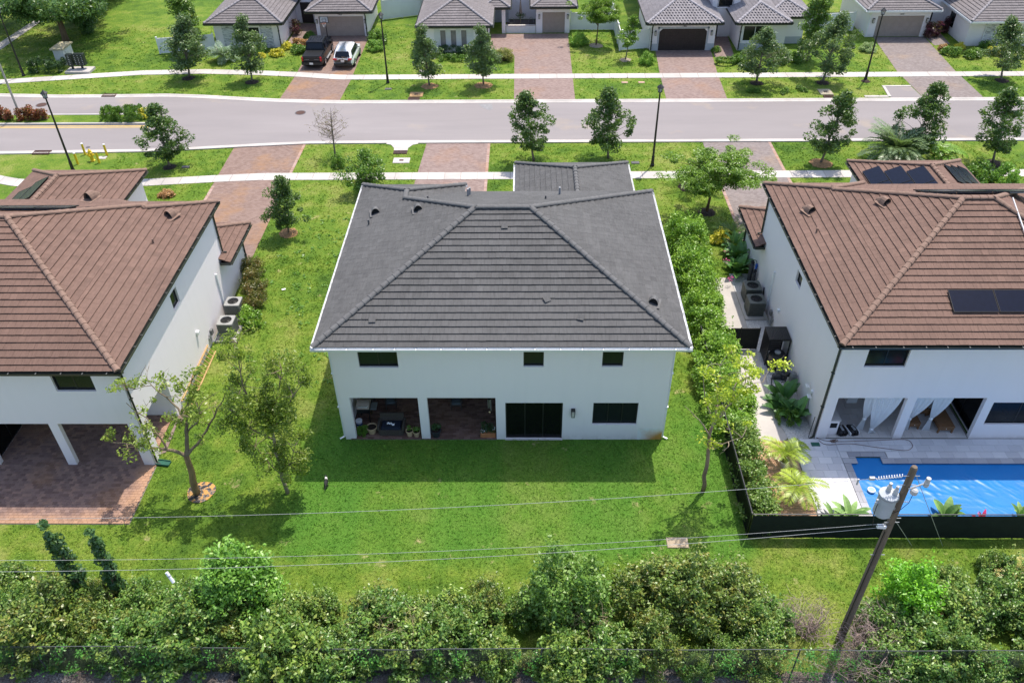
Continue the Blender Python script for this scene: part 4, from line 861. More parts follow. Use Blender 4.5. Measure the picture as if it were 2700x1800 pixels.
# electrical cabinet and cluster mailboxes
t = thing('utility_cabinet', 'white stuccoed utility kiosk with tan slab roof at the upper left', 'kiosk', (-42.8,50,0)); part('body', MB().prism([(-43.35,49.3),(-42.4,49.3),(-42.35,51.0),(-43.3,51.0)],0,1.45), M('aged_white_stucco',(.62,.61,.58),.9,.2,1.2), t); part('roof_slab', MB().prism([(-43.5,49.1),(-42.25,49.1),(-42.2,51.2),(-43.45,51.2)],1.452,1.58), M('lichen_slab',(.42,.37,.24),.9,.3,2), t); part('door', MB().box(-42.39,49.7,.2,-42.345,50.5,1.2), M('aged_white_stucco',(.62,.61,.58),.9), t)
one('mailbox_pad', MB().bbox(-41.6,46.98,0,-39.3,48.35,.22,.02), CONC, 'raised concrete pad under the dark cluster mailboxes', 'pad')
MAILG = M('dark_green_mailbox', (.022,.030,.028), .4, .1); 
def mailbox(x, y, w, cols, rows, label):
    o = thing('cluster_mailbox', label, 'mailbox', (x,y,.22), 'cluster mailboxes'); part('pedestal', MB().box(x-.08,y-.08,.22,x+.08,y+.08,.56), MAILG, o); part('cabinet', MB().bbox(x-w/2,y-.22,.56,x+w/2,y+.22,1.62,.03), MAILG, o)
    for i in range(cols):
        for j in range(rows):
            a = x-w/2+w*(i+.06)/cols; d = part('mail_door', MB().box(a,y-.236,.62+.94*j/rows,a+w*.88/cols,y-.221,.62+.94*(j+.88)/rows), MAILG, o); part('number_tag', MB().box(a+w*.3/cols,y-.239,.62+.94*(j+.4)/rows,a+w*.55/cols,y-.2365,.62+.94*(j+.55)/rows), WHITE, d)
mailbox(-41.1,47.75,.5,1,6,'narrower dark mailbox cabinet, the left of two on the pad'); mailbox(-40.25,47.85,.95,3,6,'wider dark mailbox cabinet, the right of two on the pad')
# basketball hoop
t = thing('basketball_hoop', 'portable basketball hoop in front of the taupe garage door', 'basketball hoop', (-18.85,56.3,0)); part('base', MB().bbox(-19.15,56.0,0,-18.55,56.6,.16,.06), BLACK, t); part('pole', MB().tube([(-18.85,56.3,.1),(-18.85,56.15,1.75),(-18.85,55.8,1.95)],.04,6), BLACK, t)
b = part('backboard', MB().box(-19.27,55.78,1.72,-18.43,55.80,2.3), M('clear_board',(.55,.55,.57),.2), t); mb = MB()
for r in ((-19.29,-18.41,1.70,1.75),(-19.29,-18.41,2.27,2.32),(-19.29,-19.24,1.75,2.27),(-18.46,-18.41,1.75,2.27),(-19.05,-18.65,1.80,1.83),(-19.05,-18.65,2.07,2.10),(-19.05,-19.02,1.83,2.07),(-18.68,-18.65,1.83,2.07)): mb.box(r[0],55.765,r[2],r[1],55.779,r[3])
part('board_frame', mb, BLACK, b); part('rim', MB().tube([(-18.85+.2*math.cos(a),55.52+.2*math.sin(a),1.75) for a in np.linspace(0,2*math.pi,17)],.012,5), M('orange_rim',(.6,.16,.04),.5), b); mb = MB()
for k in range(10):
    a = k*.628; mb.tube([(-18.85+.19*math.cos(a),55.52+.19*math.sin(a),1.74),(-18.85+.1*math.cos(a+.3),55.52+.1*math.sin(a+.3),1.4)],.01,3)
part('net', mb, WHITE, b)
# ---- cars
def loft(mb, secs, t=.5):
    """secs: list of (y, [(x,z)...]) half profiles from sill to roof centre; mirrored"""
    k = len(secs[0][1]); b = len(mb.v)
    for y, pr in secs:
        for x, z in pr: mb.v.append((x,y,z))
        for x, z in pr[::-1]: mb.v.append((-x,y,z))
    n = 2*k
    for i in range(len(secs)-1):
        for j in range(n): mb.f.append((b+i*n+j,b+i*n+(j+1)%n,b+(i+1)*n+(j+1)%n,b+(i+1)*n+j)); mb.t.append(t)
    mb.f.append(tuple(b+j for j in range(n))); mb.f.append(tuple(b+(len(secs)-1)*n+j for j in range(n))[::-1]); mb.t += [t,t]; return mb
CARB = M('black_car_paint', (.006,.006,.008), .25, .1, 3, sp=.22, coat=.05); CARW = M('white_car_paint', (.80,.80,.81), .25, .02, 3, sp=.5, coat=.6); TYRE = M('tyre_rubber', (.014,.014,.014), .85); RIM = M('alloy', (.45,.45,.46), .3, metal=.8); CGLASS = glassmat('car_glass', (.010,.012,.018), .03); RED = M('red_tail_lamp', (.45,.015,.02), .2, .1, sp=.6)
PLATE = M('number_plate', (.7,.7,.68), .5)
def wheel(car, x, y, r=.37, w=.26):
    s = 1 if x > 0 else -1; o = part('wheel', MB().lathe([(r*.6,-w/2),(r*.94,-w/2),(r,-w*.35),(r,w*.35),(r*.94,w/2),(r*.6,w/2)],(x,y,r),20,axis=(s,0,0)), TYRE, car, local=True)
    rm_ = MB().lathe([(r*.58,0),(r*.6,.03),(.06,.02)],(x+s*w*.42,y,r),16,axis=(s,0,0)); part('rim', rm_, RIM, o, local=True)
    for k in range(5):
        a = k*2*math.pi/5; part('spoke', MB().cbox((x+s*(w*.42+.028),y+.17*math.cos(a),r+.17*math.sin(a)),(.02,.22,.05),rx=a), RIM, o, local=True)
def quad(a, b, c, d, n=.012):
    a, b, c, d = map(Vector,(a,b,c,d)); nn = (b-a).cross(d-a).normalized()*n; m = MB(); m.add([a,b,c,d,a+nn,b+nn,c+nn,d+nn],[(4,5,6,7),(0,1,5,4),(1,2,6,5),(2,3,7,6),(3,0,4,7)]); return m
def pickup(loc, rz):
    t = thing('pickup_truck', 'black pickup truck parked tail out on the brick drive', 'pickup truck', loc); t.rotation_euler = (0,0,rz)
    def S(hw, z1): return [(hw*.92,.38),(hw,.5),(hw,.95),(hw*.985,z1-.06),(hw*.94,z1),(0,z1+.01)]
    b = MB(); loft(b, [(0,S(.93,1.08)),(.06,S(.97,1.12)),(1.7,S(.97,1.12)),(1.95,S(.97,1.13)),(4.0,S(.97,1.10)),(4.3,S(.97,1.10)),(5.1,S(.95,1.06)),(5.35,S(.90,.98)),(5.45,S(.84,.85))]); part('body', b, CARB, t, local=True, smooth=False)
    def Cc(hw, z): return [(.95,1.10),(hw+.08,1.2),(hw,z-.12),(hw-.08,z),(0,z+.02)]
    b = MB(); loft(b, [(1.72,[(.95,1.10),(.93,1.15),(.92,1.18),(.9,1.2),(0,1.2)]),(1.95,Cc(.80,1.84)),(2.2,Cc(.79,1.9)),(3.5,Cc(.79,1.9)),(3.75,Cc(.78,1.84)),(4.35,[(.92,1.08),(.9,1.10),(.88,1.12),(.86,1.13),(0,1.14)])]); cab = part('cab', b, CARB, t, local=True)
    part('rear_window', quad((-.72,1.76,1.32),(.72,1.76,1.32),(.66,1.92,1.72),(-.66,1.92,1.72),.03), CGLASS, cab, local=True); part('windscreen', quad((.78,4.24,1.2),(-.78,4.24,1.2),(-.68,3.8,1.78),(.68,3.8,1.78),.03), CGLASS, cab, local=True)
    for s in (-1,1):
        for y0, y1 in ((2.1,2.85),(2.95,3.65)):
            q = [(s*.925,y0,1.2),(s*.925,y1+(.3 if y1 > 3 else 0),1.2),(s*.83,y1,1.74),(s*.83,y0+.05,1.74)]; q = q if s > 0 else q[::-1]; part('side_window', quad(*q,.03), CGLASS, cab, local=True)
        part('mirror', MB().cbox((s*1.08,3.75,1.25),(.22,.1,.2)), CARB, t, local=True); part('tail_lamp', MB().cbox((s*.86,.0,.93),(.16,.10,.38)), RED, t, local=True)
        part('running_board', MB().cbox((s*1.0,2.75,.38),(.16,1.9,.06)), GREY, t, local=True)
    for x in np.linspace(-.5,.5,5): part('roof_rib', MB().cbox((x,2.85,1.925),(.05,1.2,.02)), CARB, cab, local=True)
    part('bed_cover', MB().cbox((0,.92,1.15),(1.72,1.66,.03)), M('matt_bed_cover',(.010,.011,.013),.6,.1,sp=.15), t, local=True)
    tg = part('tailgate', MB().cbox((0,-.012,.93),(1.5,.05,.42)), M('tailgate_black',(.02,.02,.022),.35,.1), t, local=True); part('tailgate_badge', MB().cbox((-.45,-.042,.90),(.42,.012,.045)).cbox((.45,-.042,.90),(.42,.012,.045)), M('dark_chrome',(.16,.16,.17),.3), tg, local=True)
    bp = part('rear_bumper', MB().cbox((0,-.06,.56),(1.9,.2,.24)), M('dark_bumper',(.02,.02,.02),.45), t, local=True); part('number_plate', MB().cbox((-.05,-.17,.58),(.34,.02,.17)), PLATE, bp, local=True)
    for x in (-.93,.93):
        for y in (1.05,4.45): wheel(t, x*.95, y, .40, .28)
def suv(loc, rz):
    t = thing('parked_car', 'white sport utility car parked tail out beside the black pickup', 'car', loc); t.rotation_euler = (0,0,rz)
    def S(hw, z): return [(hw*.94,.32),(hw,.45),(hw,.8),(hw*.97,z-.05),(hw*.92,z),(0,z+.01)]
    b = MB(); loft(b, [(0,S(.78,.86)),(.08,S(.86,.98)),(.5,S(.93,1.02)),(1.2,S(.95,1.03)),(3.4,S(.95,1.02)),(3.7,S(.94,1.0)),(4.3,S(.90,.92)),(4.55,S(.84,.82)),(4.65,S(.76,.7))]); part('body', b, CARW, t, local=True, smooth=True)
    def Cc(hw, z): return [(.92,1.0),(hw+.1,1.15),(hw+.02,z-.14),(hw-.1,z-.02),(0,z+.02)]
    b = MB(); loft(b, [(.06,[(.86,.98),(.84,1.0),(.82,1.02),(.8,1.03),(0,1.03)]),(.42,Cc(.70,1.58)),(.7,Cc(.72,1.66)),(1.6,Cc(.73,1.71)),(2.5,Cc(.72,1.69)),(2.9,Cc(.70,1.60)),(3.75,[(.88,.99),(.86,1.0),(.84,1.01),(.82,1.02),(0,1.03)])]); cab = part('cabin', b, CARW, t, local=True, smooth=True)
    part('rear_window', quad((-.70,.12,1.12),(.70,.12,1.12),(.60,.40,1.52),(-.60,.40,1.52),.035), CGLASS, cab, local=True); part('windscreen', quad((.75,3.6,1.1),(-.75,3.6,1.1),(-.62,2.95,1.56),(.62,2.95,1.56),.03), CGLASS, cab, local=True)
    for s in (-1,1):
        for y0, y1, a, c in ((.55,1.0,.1,0),(1.1,1.95,.05,0),(2.03,2.75,.02,.45)):
            q = [(s*.895,y0,1.12),(s*.895,y1+c,1.12),(s*.77,y1,1.54),(s*.77,y0+a,1.54)]; q = q if s > 0 else q[::-1]; part('side_window', quad(*q,.035), CGLASS, cab, local=True)
        part('roof_rail', MB().tube([(s*.62,.6,1.67),(s*.63,1.6,1.74),(s*.62,2.6,1.69)],.02,5), GREY, cab, local=True); part('mirror', MB().cbox((s*1.02,2.95,1.12),(.2,.1,.14)), CARW, t, local=True); part('tail_lamp', MB().cbox((s*.70,.02,.93),(.34,.14,.12),ry=-s*.12), RED, t, local=True)
    bp = part('rear_bumper', MB().cbox((0,.02,.46),(1.66,.22,.22)), M('dark_bumper',(.02,.02,.02),.45), t, local=True); part('number_plate', MB().cbox((0,-.035,.76),(.32,.05,.15)), M('faded_plate',(.60,.55,.54),.5), t, local=True)
    for x in (-.88,.88):
        for y in (.95,3.7): wheel(t, x*.96, y, .36, .24)
pickup((-18.66,47.85,.012), math.radians(-1)); suv((-15.78,47.75,.012), math.radians(-1))
# ================================================================ things in the yards
ACM = M('grey_ac_metal', (.16,.165,.165), .5, .12, 4, sp=.4); ACG = M('olive_ac_metal', (.095,.105,.095), .5, .12, 4, sp=.4); ACT = M('ac_top_grey', (.30,.30,.29), .5, .1)
def ac_unit(x, y, z, body, top, label, s=.86, h=.86):
    t = thing('air_conditioner', label, 'air conditioner', (x,y,z), 'air conditioning units'); r = .09; a = s/2
    def rr(a, r, n=4): return [(sx*(a-r)+r*math.cos(w), sy*(a-r)+r*math.sin(w)) for sx, sy, w0 in ((1,1,0),(-1,1,math.pi/2),(-1,-1,math.pi),(1,-1,3*math.pi/2)) for w in np.linspace(w0,w0+math.pi/2,n)]
    part('cabinet', MB().prism([(x+p,y+q) for p,q in rr(a-.02,r)],z+.04,z+h-.06), DARKIN, t)
    part('base_pan', MB().prism([(x+p,y+q) for p,q in rr(a,r)],z,z+.05), body, t); lv = MB()
    for k in np.linspace(-a+.07,a-.07,15):
        for sx, sy in ((0,-1),(0,1),(1,0),(-1,0)): cx, cy = (x+k, y+sy*(a-.012)) if sy else (x+sx*(a-.012), y+k); lv.cbox((cx,cy,z+h/2),(.034,.034,h-.12))
    part('louvres', lv, body, t)
    for sx in (-1,1):
        for sy in (-1,1): part('corner_post', MB().cbox((x+sx*(a-.04),y+sy*(a-.04),z+h/2),(.08,.08,h-.10)), body, t)
    n = 24; ring = MB(); o_ = rr(a,r,6); inn = [(.36*s*math.cos(w),.36*s*math.sin(w)) for w in np.linspace(0,2*math.pi,24,endpoint=False)]; o_ = [o_[(i)%24] for i in range(24)]
    an = [math.atan2(q,p)%(2*math.pi) for p,q in o_]; o_ = [q for _, q in sorted(zip(an,o_))]
    ring.add([(x+p,y+q,z+h) for p,q in o_]+[(x+p,y+q,z+h+.015) for p,q in inn]+[(x+p,y+q,z+h-.06) for p,q in o_]+[(x+p,y+q,z+h-.10) for p,q in inn],
        [(i,(i+1)%n,n+(i+1)%n,n+i) for i in range(n)]+[(2*n+i,2*n+(i+1)%n,(i+1)%n,i) for i in range(n)]+[(n+i,n+(i+1)%n,3*n+(i+1)%n,3*n+i) for i in range(n)])
    tp = part('top_panel', ring, top, t); fan = MB()
    for k in range(3):
        w = k*2*math.pi/3+.4; fan.cbox((x+.17*s*math.cos(w),y+.17*s*math.sin(w),z+h-.09),(.28*s,.15*s,.012),w,.35)
    fan.lathe([(.06,-.03),(.06,.03)],(x,y,z+h-.09),12); part('fan', fan, M('bright_fan_metal',(.55,.56,.57),.3,metal=.5), tp); gl = MB()
    for q in (.12,.22,.31): gl.tube([(x+q*s*math.cos(w),y+q*s*math.sin(w),z+h+.012) for w in np.linspace(0,2*math.pi,25)],.004,3)
    for k in range(8): w = k*math.pi/4; gl.tube([(x,y,z+h+.014),(x+.36*s*math.cos(w),y+.36*s*math.sin(w),z+h+.012)],.004,3)
    part('grille', gl, BLACK, tp); return t
def padslab(x0, y0, x1, y1, h, label): o = one('equipment_pad', MB().bbox(x0,y0,0,x1,y1,h,.02), CONC, label, 'concrete pad'); exrect(x0,y0,x1,y1); return o
padslab(-15.98,7.3,-14.78,8.75,.12,'concrete pad under the nearer left condenser'); ac_unit(-15.35,8.1,.12,ACM,ACT,'grey air conditioner nearer the camera beside the left house')
padslab(-15.98,9.25,-14.9,10.5,.12,'concrete pad under the farther left condenser'); ac_unit(-15.45,9.85,.12,ACM,ACT,'grey air conditioner farther back beside the left house')
padslab(13.4,9.25,14.7,11.9,.12,'long concrete pad under both right condensers'); ac_unit(14.02,9.95,.12,ACG,ACG,'olive air conditioner nearer the camera beside the right house',.92,.9); ac_unit(14.1,11.25,.12,ACG,ACG,'olive air conditioner farther back beside the right house',.92,.9)
INS = M('pipe_insulation', (.22,.22,.22), .7, .2)
def lineset(x, y, wx_, label, n=3):
    t = thing('refrigerant_pipes', label, 'pipes', (x,y,0))
    for k in range(n):
        d = .07*k; part('pipe', MB().tube([(wx_,y-.9-d,.75-d),(wx_+(x-wx_)*.15,y-.92-d,.75-d),(wx_+(x-wx_)*.25,y-.9-d,.3),(wx_+(x-wx_)*.5,y-.7-d,.2),(x,y-.35,.35+d)],.028,5), INS if k%2 else GREY, t)
    part('disconnect_box', MB().box(min(wx_,wx_+.12*(1 if x>wx_ else -1)),y-.75,.55,max(wx_,wx_+.12*(1 if x>wx_ else -1)),y-.5,.85), ACM, t)
lineset(-15.75,8.05,-16.07,'insulated pipes from the left wall to the nearer condenser'); lineset(14.4,9.7,14.74,'looped pipes from the right wall to the nearer condenser',4)
one('line_cover', MB().box(-16.078,9.9,.15,-15.99,10.0,2.75), TRIMW, 'tall white pipe cover on the left house wall', 'pipe cover'); one('line_cover', MB().box(14.66,9.95,.3,14.748,10.05,2.8), TRIMW, 'tall white pipe cover on the right house wall', 'pipe cover')
one('vent_hood', MB().bbox(-16.078,5.8,1.75,-15.93,6.0,1.92), TRIMW, 'small white vent hood on the left house wall', 'vent'); one('vent_hood', MB().bbox(14.62,8.0,1.5,14.748,8.2,1.66), TRIMW, 'small white vent hood on the right house wall', 'vent')
one('drain_pipe', MB().tube([(14.70,10.9,.1),(14.70,11.05,1.0)],.035,6), BLACK, 'black pipe leaning on the right wall by the condensers', 'pipe')
# ladder lying on its side against the left house
t = thing('ladder', 'tan wooden ladder lying on its side against the left house', 'ladder', (-15.85,4.4,0)); LADW = M('tan_ladder_wood', (.50,.33,.14), .7, .2, 5)
ra, rb = [(-16.02,2.2,.42),(-16.04,6.6,.42)], [(-15.66,2.3,.04),(-15.70,6.55,.04)]
for q in (ra, rb): part('rail', MB().tube(q,.045,4), LADW, t)
for k in range(14):
    f = (k+.5)/14; part('rung', MB().tube([Vector(ra[0]).lerp(Vector(ra[1]),f),Vector(rb[0]).lerp(Vector(rb[1]),f)],.026,5), LADW, t)
# left patio paving, with its chamfered corner
def lp_in(x, y): return x < -16.0 and not (y > -1.69 and y < 3.5 and -16.1 < x < -15.9) and (y < -1.0 or x < -16.1)
lf = struct('left_patio', MB().prism([(-32,-5.12),(-16.0,-5.12),(-16.0,-1.72),(-16.32,-1.72),(-16.32,1.6),(-32,1.6)],0,.008), SAND); exrect(-32,-5.15,-16.0,1.7)
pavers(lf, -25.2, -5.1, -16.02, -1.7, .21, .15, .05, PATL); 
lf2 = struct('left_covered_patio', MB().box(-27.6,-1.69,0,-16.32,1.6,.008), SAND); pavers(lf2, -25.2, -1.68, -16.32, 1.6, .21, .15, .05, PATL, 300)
mb = MB(); mb.prism([(-16.05,-1.0),(-15.86,-.9),(-15.95,1.0),(-15.75,1.15),(-15.8,2.0),(-16.05,2.2)],0,.05); struct('side_path', mb, PINK)
one('splash_block', MB().cbox((-15.72,-1.6,.05),(.62,.3,.06),-.15).cbox((-15.72,-1.46,.10),(.62,.03,.06),-.15).cbox((-15.74,-1.74,.10),(.62,.03,.06),-.15), M('green_plastic',(.02,.10,.07),.5), 'green plastic splash block at the left house downspout', 'splash block')
# ---- main patio furniture
WICK = M('dark_wicker', (.075,.062,.052), .8, .3, 20, 1, 60, .02); NAVY = M('navy_cushion', (.012,.018,.035), .9, .2, 5); SLATE = M('slate_cushion', (.10,.125,.14), .9, .1, 5)
t = thing('wicker_loveseat', 'dark wicker loveseat with navy seat on the brick patio', 'loveseat', (-5.35,.45,.05)); part('seat_base', MB().bbox(-5.95,.18,.16,-4.75,.85,.42,.03), WICK, t)
part('seat_cushion', MB().bbox(-5.82,.2,.42,-4.88,.75,.53,.04), NAVY, t); part('backrest', MB().cbox((-5.35,.84,.66),(1.14,.09,.5),rx=-.15), WICK, t)
for x in (-5.95,-4.75): part('arm', MB().bbox(x-.05,.16,.42,x+.05,.86,.64,.03), WICK, t)
for x in (-5.88,-4.82):
    for y in (.24,.8): part('leg', MB().tube([(x,y,.05),(x,y,.18)],.03,6), WICK, t)
part('apron', MB().box(-5.9,.165,.08,-4.8,.179,.42), WICK, t)
mb = MB(); n = 8
for i in range(n+1):
    for j in range(4): mb.v.append((-5.55+.36*i/n+.02*math.sin(j*2+i), .40+.13*j/3+.05*math.sin(i*.6), .545+.03*math.sin(i*1.7+j*2.1)+.025))
for i in range(n):
    for j in range(3): mb.f.append((i*4+j,i*4+j+1,(i+1)*4+j+1,(i+1)*4+j)); mb.t.append(.5)
one('towel', mb, WHITE, 'crumpled white towel lying on the wicker loveseat', 'towel')
TERR = M('terracotta', (.42,.17,.07), .85, .15, 4); BEIGE = M('beige_pot', (.55,.40,.24), .8, .12, 4); SOIL = M('soil', (.03,.02,.015), .95, .4, 12, 1, 40); DKPOT = M('dark_pot', (.03,.035,.04), .6)
def pot(x, y, z, r, h, mat, label, name='plant_pot', cat='plant pot', grp=None):
    t = thing(name, label, cat, (x,y,z), grp); part('pot', MB().lathe([(r*.68,0),(r*.9,h*.8),(r*1.05,h*.82),(r*1.08,h),(r*.92,h),(r*.9,h*.8)],(x,y,z),18), mat, t); part('soil', MB().lathe([(r*.9,h*.78),(r*.9,h*.86)],(x,y,z),14), SOIL, t); return t
POT1 = pot(-4.47,.22,.05,.17,.34,BEIGE,'beige pot with a small leafy sprout beside the loveseat'); POT2 = pot(-4.14,.20,.05,.17,.3,BEIGE,'beige pot with arching leaves by the middle column'); pot(-6.3,.42,.05,.25,.38,BEIGE,'wide beige pot of bare soil left of the loveseat'); POT3 = pot(-3.2,.18,.05,.24,.42,DKPOT,'dark round pot with a leafy plant right of the middle column')
t = thing('flower_planter', 'rectangular terracotta planter of white flowers in the right patio opening', 'planter', (-.72,.2,.05)); PLANTER = t; part('box', MB().bbox(-1.08,.06,.05,-.36,.36,.30,.02), TERR, t)
t = thing('gas_grill', 'gas grill with pale rounded lid in the left patio corner', 'grill', (-6.85,1.35,.05)); 
lid = MB(); n = 8
for x in (-7.05,-6.45):
    for j in range(n+1): a = math.pi*j/n; lid.v.append((x,1.35-math.cos(a)*.3,.95+math.sin(a)*.3))
for j in range(n): lid.f.append((j,j+1,n+2+j,n+1+j)); lid.t.append(.5)
lid.f += [tuple(range(n+1)),tuple(range(n+1,2*n+2))]; lid.t += [.5,.5]
part('lid', lid, M('pale_grill_lid',(.42,.34,.28),.35,.1), t); part('handle', MB().tube([(-6.98,1.10,1.12),(-6.98,1.0,1.14),(-6.52,1.0,1.14),(-6.52,1.10,1.12)],.018,6), TRIMW, t); part('firebox', MB().bbox(-7.06,1.05,.7,-6.44,1.65,.95,.02), BLACK, t); part('side_shelf', MB().bbox(-6.42,1.1,.88,-6.12,1.6,.92,.01), ACM, t)
for x in (-7.0,-6.5):
    for y in (1.1,1.6): part('leg', MB().tube([(x,y,.05),(x,y,.7)],.025,5), BLACK, t)
t = thing('bucket', 'white and blue bucket on the patio below the grill', 'bucket', (-6.98,.85,.05)); part('pail', MB().lathe([(.13,0),(.155,.34),(.165,.34),(.165,.37)],(-6.98,.85,.05),16), WHITE, t); part('label_band', MB().lathe([(.141,.09),(.152,.24)],(-6.98,.85,.05),16), M('blue_label',(.03,.09,.30),.6), t)
def chair(x, y, rz, label):
    t = thing('patio_chair', label, 'chair', (x,y,.05), 'patio chairs by the rear wall'); t.rotation_euler = (0,0,rz); part('seat_frame', MB().bbox(-.28,-.28,.30,.28,.28,.38,.02), WICK, t, local=True); part('seat_cushion', MB().bbox(-.25,-.26,.38,.25,.24,.46,.03), SLATE, t, local=True); part('backrest', MB().cbox((0,.27,.62),(.54,.07,.52),rx=-.15), WICK, t, local=True)
    for sx in (-.25,.25):
        part('arm', MB().bbox(sx-.035,-.27,.38,sx+.035,.26,.60,.02), WICK, t, local=True)
        for sy in (-.24,.24): part('leg', MB().tube([(sx,sy,0),(sx,sy,.3)],.025,5), WICK, t, local=True)
chair(-5.6,2.25,.1,'dark patio chair with slate cushion behind the loveseat'); chair(-6.75,2.35,-.1,'dark patio chair half hidden behind the grill'); chair(-2.35,2.2,.0,'dark patio chair at the back of the right patio opening')
t = thing('wind_chime', 'metal wind chime hanging in the right patio opening', 'wind chime', (-.62,.35,1.45)); part('ring', MB().lathe([(.09,0),(.09,.02)],(-.62,.35,2.3),12), BLACK, t); part('cord', MB().tube([(-.62,.35,2.32),(-.62,.35,2.8)],.006,4), BLACK, t)
for k in range(5): a = k*1.257; part('chime_tube', MB().tube([(-.62+.07*math.cos(a),.35+.07*math.sin(a),1.55+.07*k),(-.62+.07*math.cos(a),.35+.07*math.sin(a),2.29)],.015,6), M('bright_tube',(.6,.6,.6),.3,metal=.6), t)
part('sail', MB().cbox((-.62,.35,1.46),(.08,.01,.1)), BEIGE, t)
# ---- pool deck at the right
DECKZ = .12; MARB = pavemat('marble_tiles', [(.52,.51,.53),(.62,.61,.63),(.69,.68,.69)], stain=(.40,.40,.44), stainamt=.45); COPE = pavemat('grey_marble_coping', [(.30,.30,.33),(.40,.40,.43),(.50,.50,.52)], stain=(.16,.16,.19), stainamt=.6)
def in_pool(x, y): return (x > 15.62 and y < -1.30 and not False) or (15.98 < x < 17.72 and y < -.88)
dk = struct('pool_deck', MB().prism([(13.55,-4.55),(15.62,-4.55),(15.62,-1.31),(15.97,-1.31),(15.97,-.89),(17.73,-.89),(17.73,-1.31),(30,-1.31),(30,-.02),(14.2,-.02),(13.3,-.1)],0,DECKZ-.03), SAND); exrect(11.3,-5.6,30,0)
def tiles_rect(x0, y0, x1, y1, sx, sy, mat, name='deck_tile'):
    r = 0; y = y0
    while y < y1-.05:
        x = x0-(r%2)*sx/2
        while x < x1-.03:
            a, b, c, d = max(x,x0), min(x+sx,x1), y, min(y+sy,y1)
            if b-a > .06:
                o = link(name, MB().bbox(0,0,0,b-a-.006,d-c-.006,.04,.004,random.random()).mesh(name, mat), None, dk); o.location = (a+.003,c+.003,DECKZ-.04+random.uniform(0,.002))
            x += sx
        y += sy; r += 1
tiles_rect(13.62,-4.5,15.6,-.06,.61,.41,MARB); tiles_rect(15.61,-.87,25.5,-.06,.61,.405,MARB); tiles_rect(15.61,-1.29,15.96,-.88,.35,.41,MARB); tiles_rect(17.74,-1.29,25.5,-.88,.61,.41,MARB)
tiles_rect(15.62,-4.5,15.95,-1.62,.33,.6,COPE,'coping_stone'); tiles_rect(15.62,-1.61,16.27,-1.30,.65,.31,COPE,'coping_stone'); tiles_rect(15.97,-1.29,16.27,-1.20,.3,.09,COPE,'coping_stone'); tiles_rect(15.97,-1.19,17.72,-.89,.58,.30,COPE,'coping_stone'); tiles_rect(17.4,-1.29,17.72,-1.20,.32,.09,COPE,'coping_stone'); tiles_rect(17.4,-1.61,25.5,-1.30,.6,.31,COPE,'coping_stone')
struct('pool_deck', MB().box(26.02,-5.6,0,30,-1.31,DECKZ-.03), SAND); tiles_rect(26.02,-5.58,26.35,-1.31,.33,.6,COPE,'coping_stone'); tiles_rect(26.36,-5.58,29.9,-1.31,.61,.61,MARB); tiles_rect(25.5,-1.29,29.9,-.06,.61,.41,MARB); tiles_rect(25.5,-1.61,26.0,-1.30,.6,.31,COPE,'coping_stone'); struct('pool_deck', MB().box(13.6,-5.6,0,15.95,-4.56,DECKZ-.03), SAND); tiles_rect(13.62,-5.58,15.94,-4.52,.61,.41,MARB)
# pool cover: one wrinkled sheet
def covermat():
    m, t, b, N, L = nodes('blue_plastic_cover'); c = mix(N,L,noise(N,L,.8,3),(.007,.145,.44),(.012,.21,.56)); L(c,b.inputs['Base Color']); b.inputs['Roughness'].default_value = .38; spec(b,.35)
    bump(N,L,b,noise(N,L,5,3,.6,(1,2.2,1)),.12,.03); return m
nx, ny_ = 220, 74; gx, gy = np.meshgrid(np.linspace(15.97,26,nx), np.linspace(-5.6,-1.2,ny_)); rg = np.random.default_rng(3); hz = np.zeros_like(gx)
band = np.exp(-((gy+3.0)/.55)**2)
for _ in range(46):                                           # folds: sharp crests, each its own line
    cx, cy, a, L_, w, h = rg.uniform(16,25.8), rg.uniform(-4.4,-2.2), rg.choice([rg.uniform(-.3,.3),rg.uniform(-1.2,-.6)]), rg.uniform(.3,1.5), rg.uniform(.03,.09), rg.uniform(.004,.014)
    u_, v_ = (gx-cx)*math.cos(a)+(gy-cy)*math.sin(a), -(gx-cx)*math.sin(a)+(gy-cy)*math.cos(a); hz += h*np.exp(-(v_/w)**2)*np.exp(-(u_/L_)**4)
for _ in range(110):
    cx, cy, a, L_, w, h = rg.uniform(16,25.8), rg.normal(-2.85,.28), rg.uniform(-1.0,-.3), rg.uniform(.1,.3), rg.uniform(.03,.06), rg.uniform(.005,.015)
    u_, v_ = (gx-cx)*math.cos(a)+(gy-cy)*math.sin(a), -(gx-cx)*math.sin(a)+(gy-cy)*math.cos(a); hz += h*np.exp(-(v_/w)**2)*np.exp(-(u_/L_)**4)
V = np.stack([gx,gy,.03+np.minimum(hz,.07)],-1).reshape(-1,3); F = []
for j in range(ny_-1):
    for i in range(nx-1):
        x, y = gx[j,i], gy[j,i]
        if y > -1.62 and not (16.25 < x < 17.40): continue
        F.append((j*nx+i,j*nx+i+1,(j+1)*nx+i+1,(j+1)*nx+i))
cv = link('pool_cover', np_mesh('pool_cover', V, F, np.full(len(F),.5), covermat(), True)); tag(cv, 'blue plastic cover lying wrinkled over the swimming pool', 'pool cover')
o = thing('pool_float', 'round white and blue dispenser float on the pool cover', 'float', (16.35,-3.2,.05)); part('ring', MB().lathe([(.12,0),(.17,.03),(.17,.10),(.13,.12)],(16.35,-3.2,.05),18), WHITE, o); part('lid', MB().lathe([(.12,.121),(.10,.135)],(16.35,-3.2,.05),16), M('pale_blue',(.35,.62,.78),.5), o)
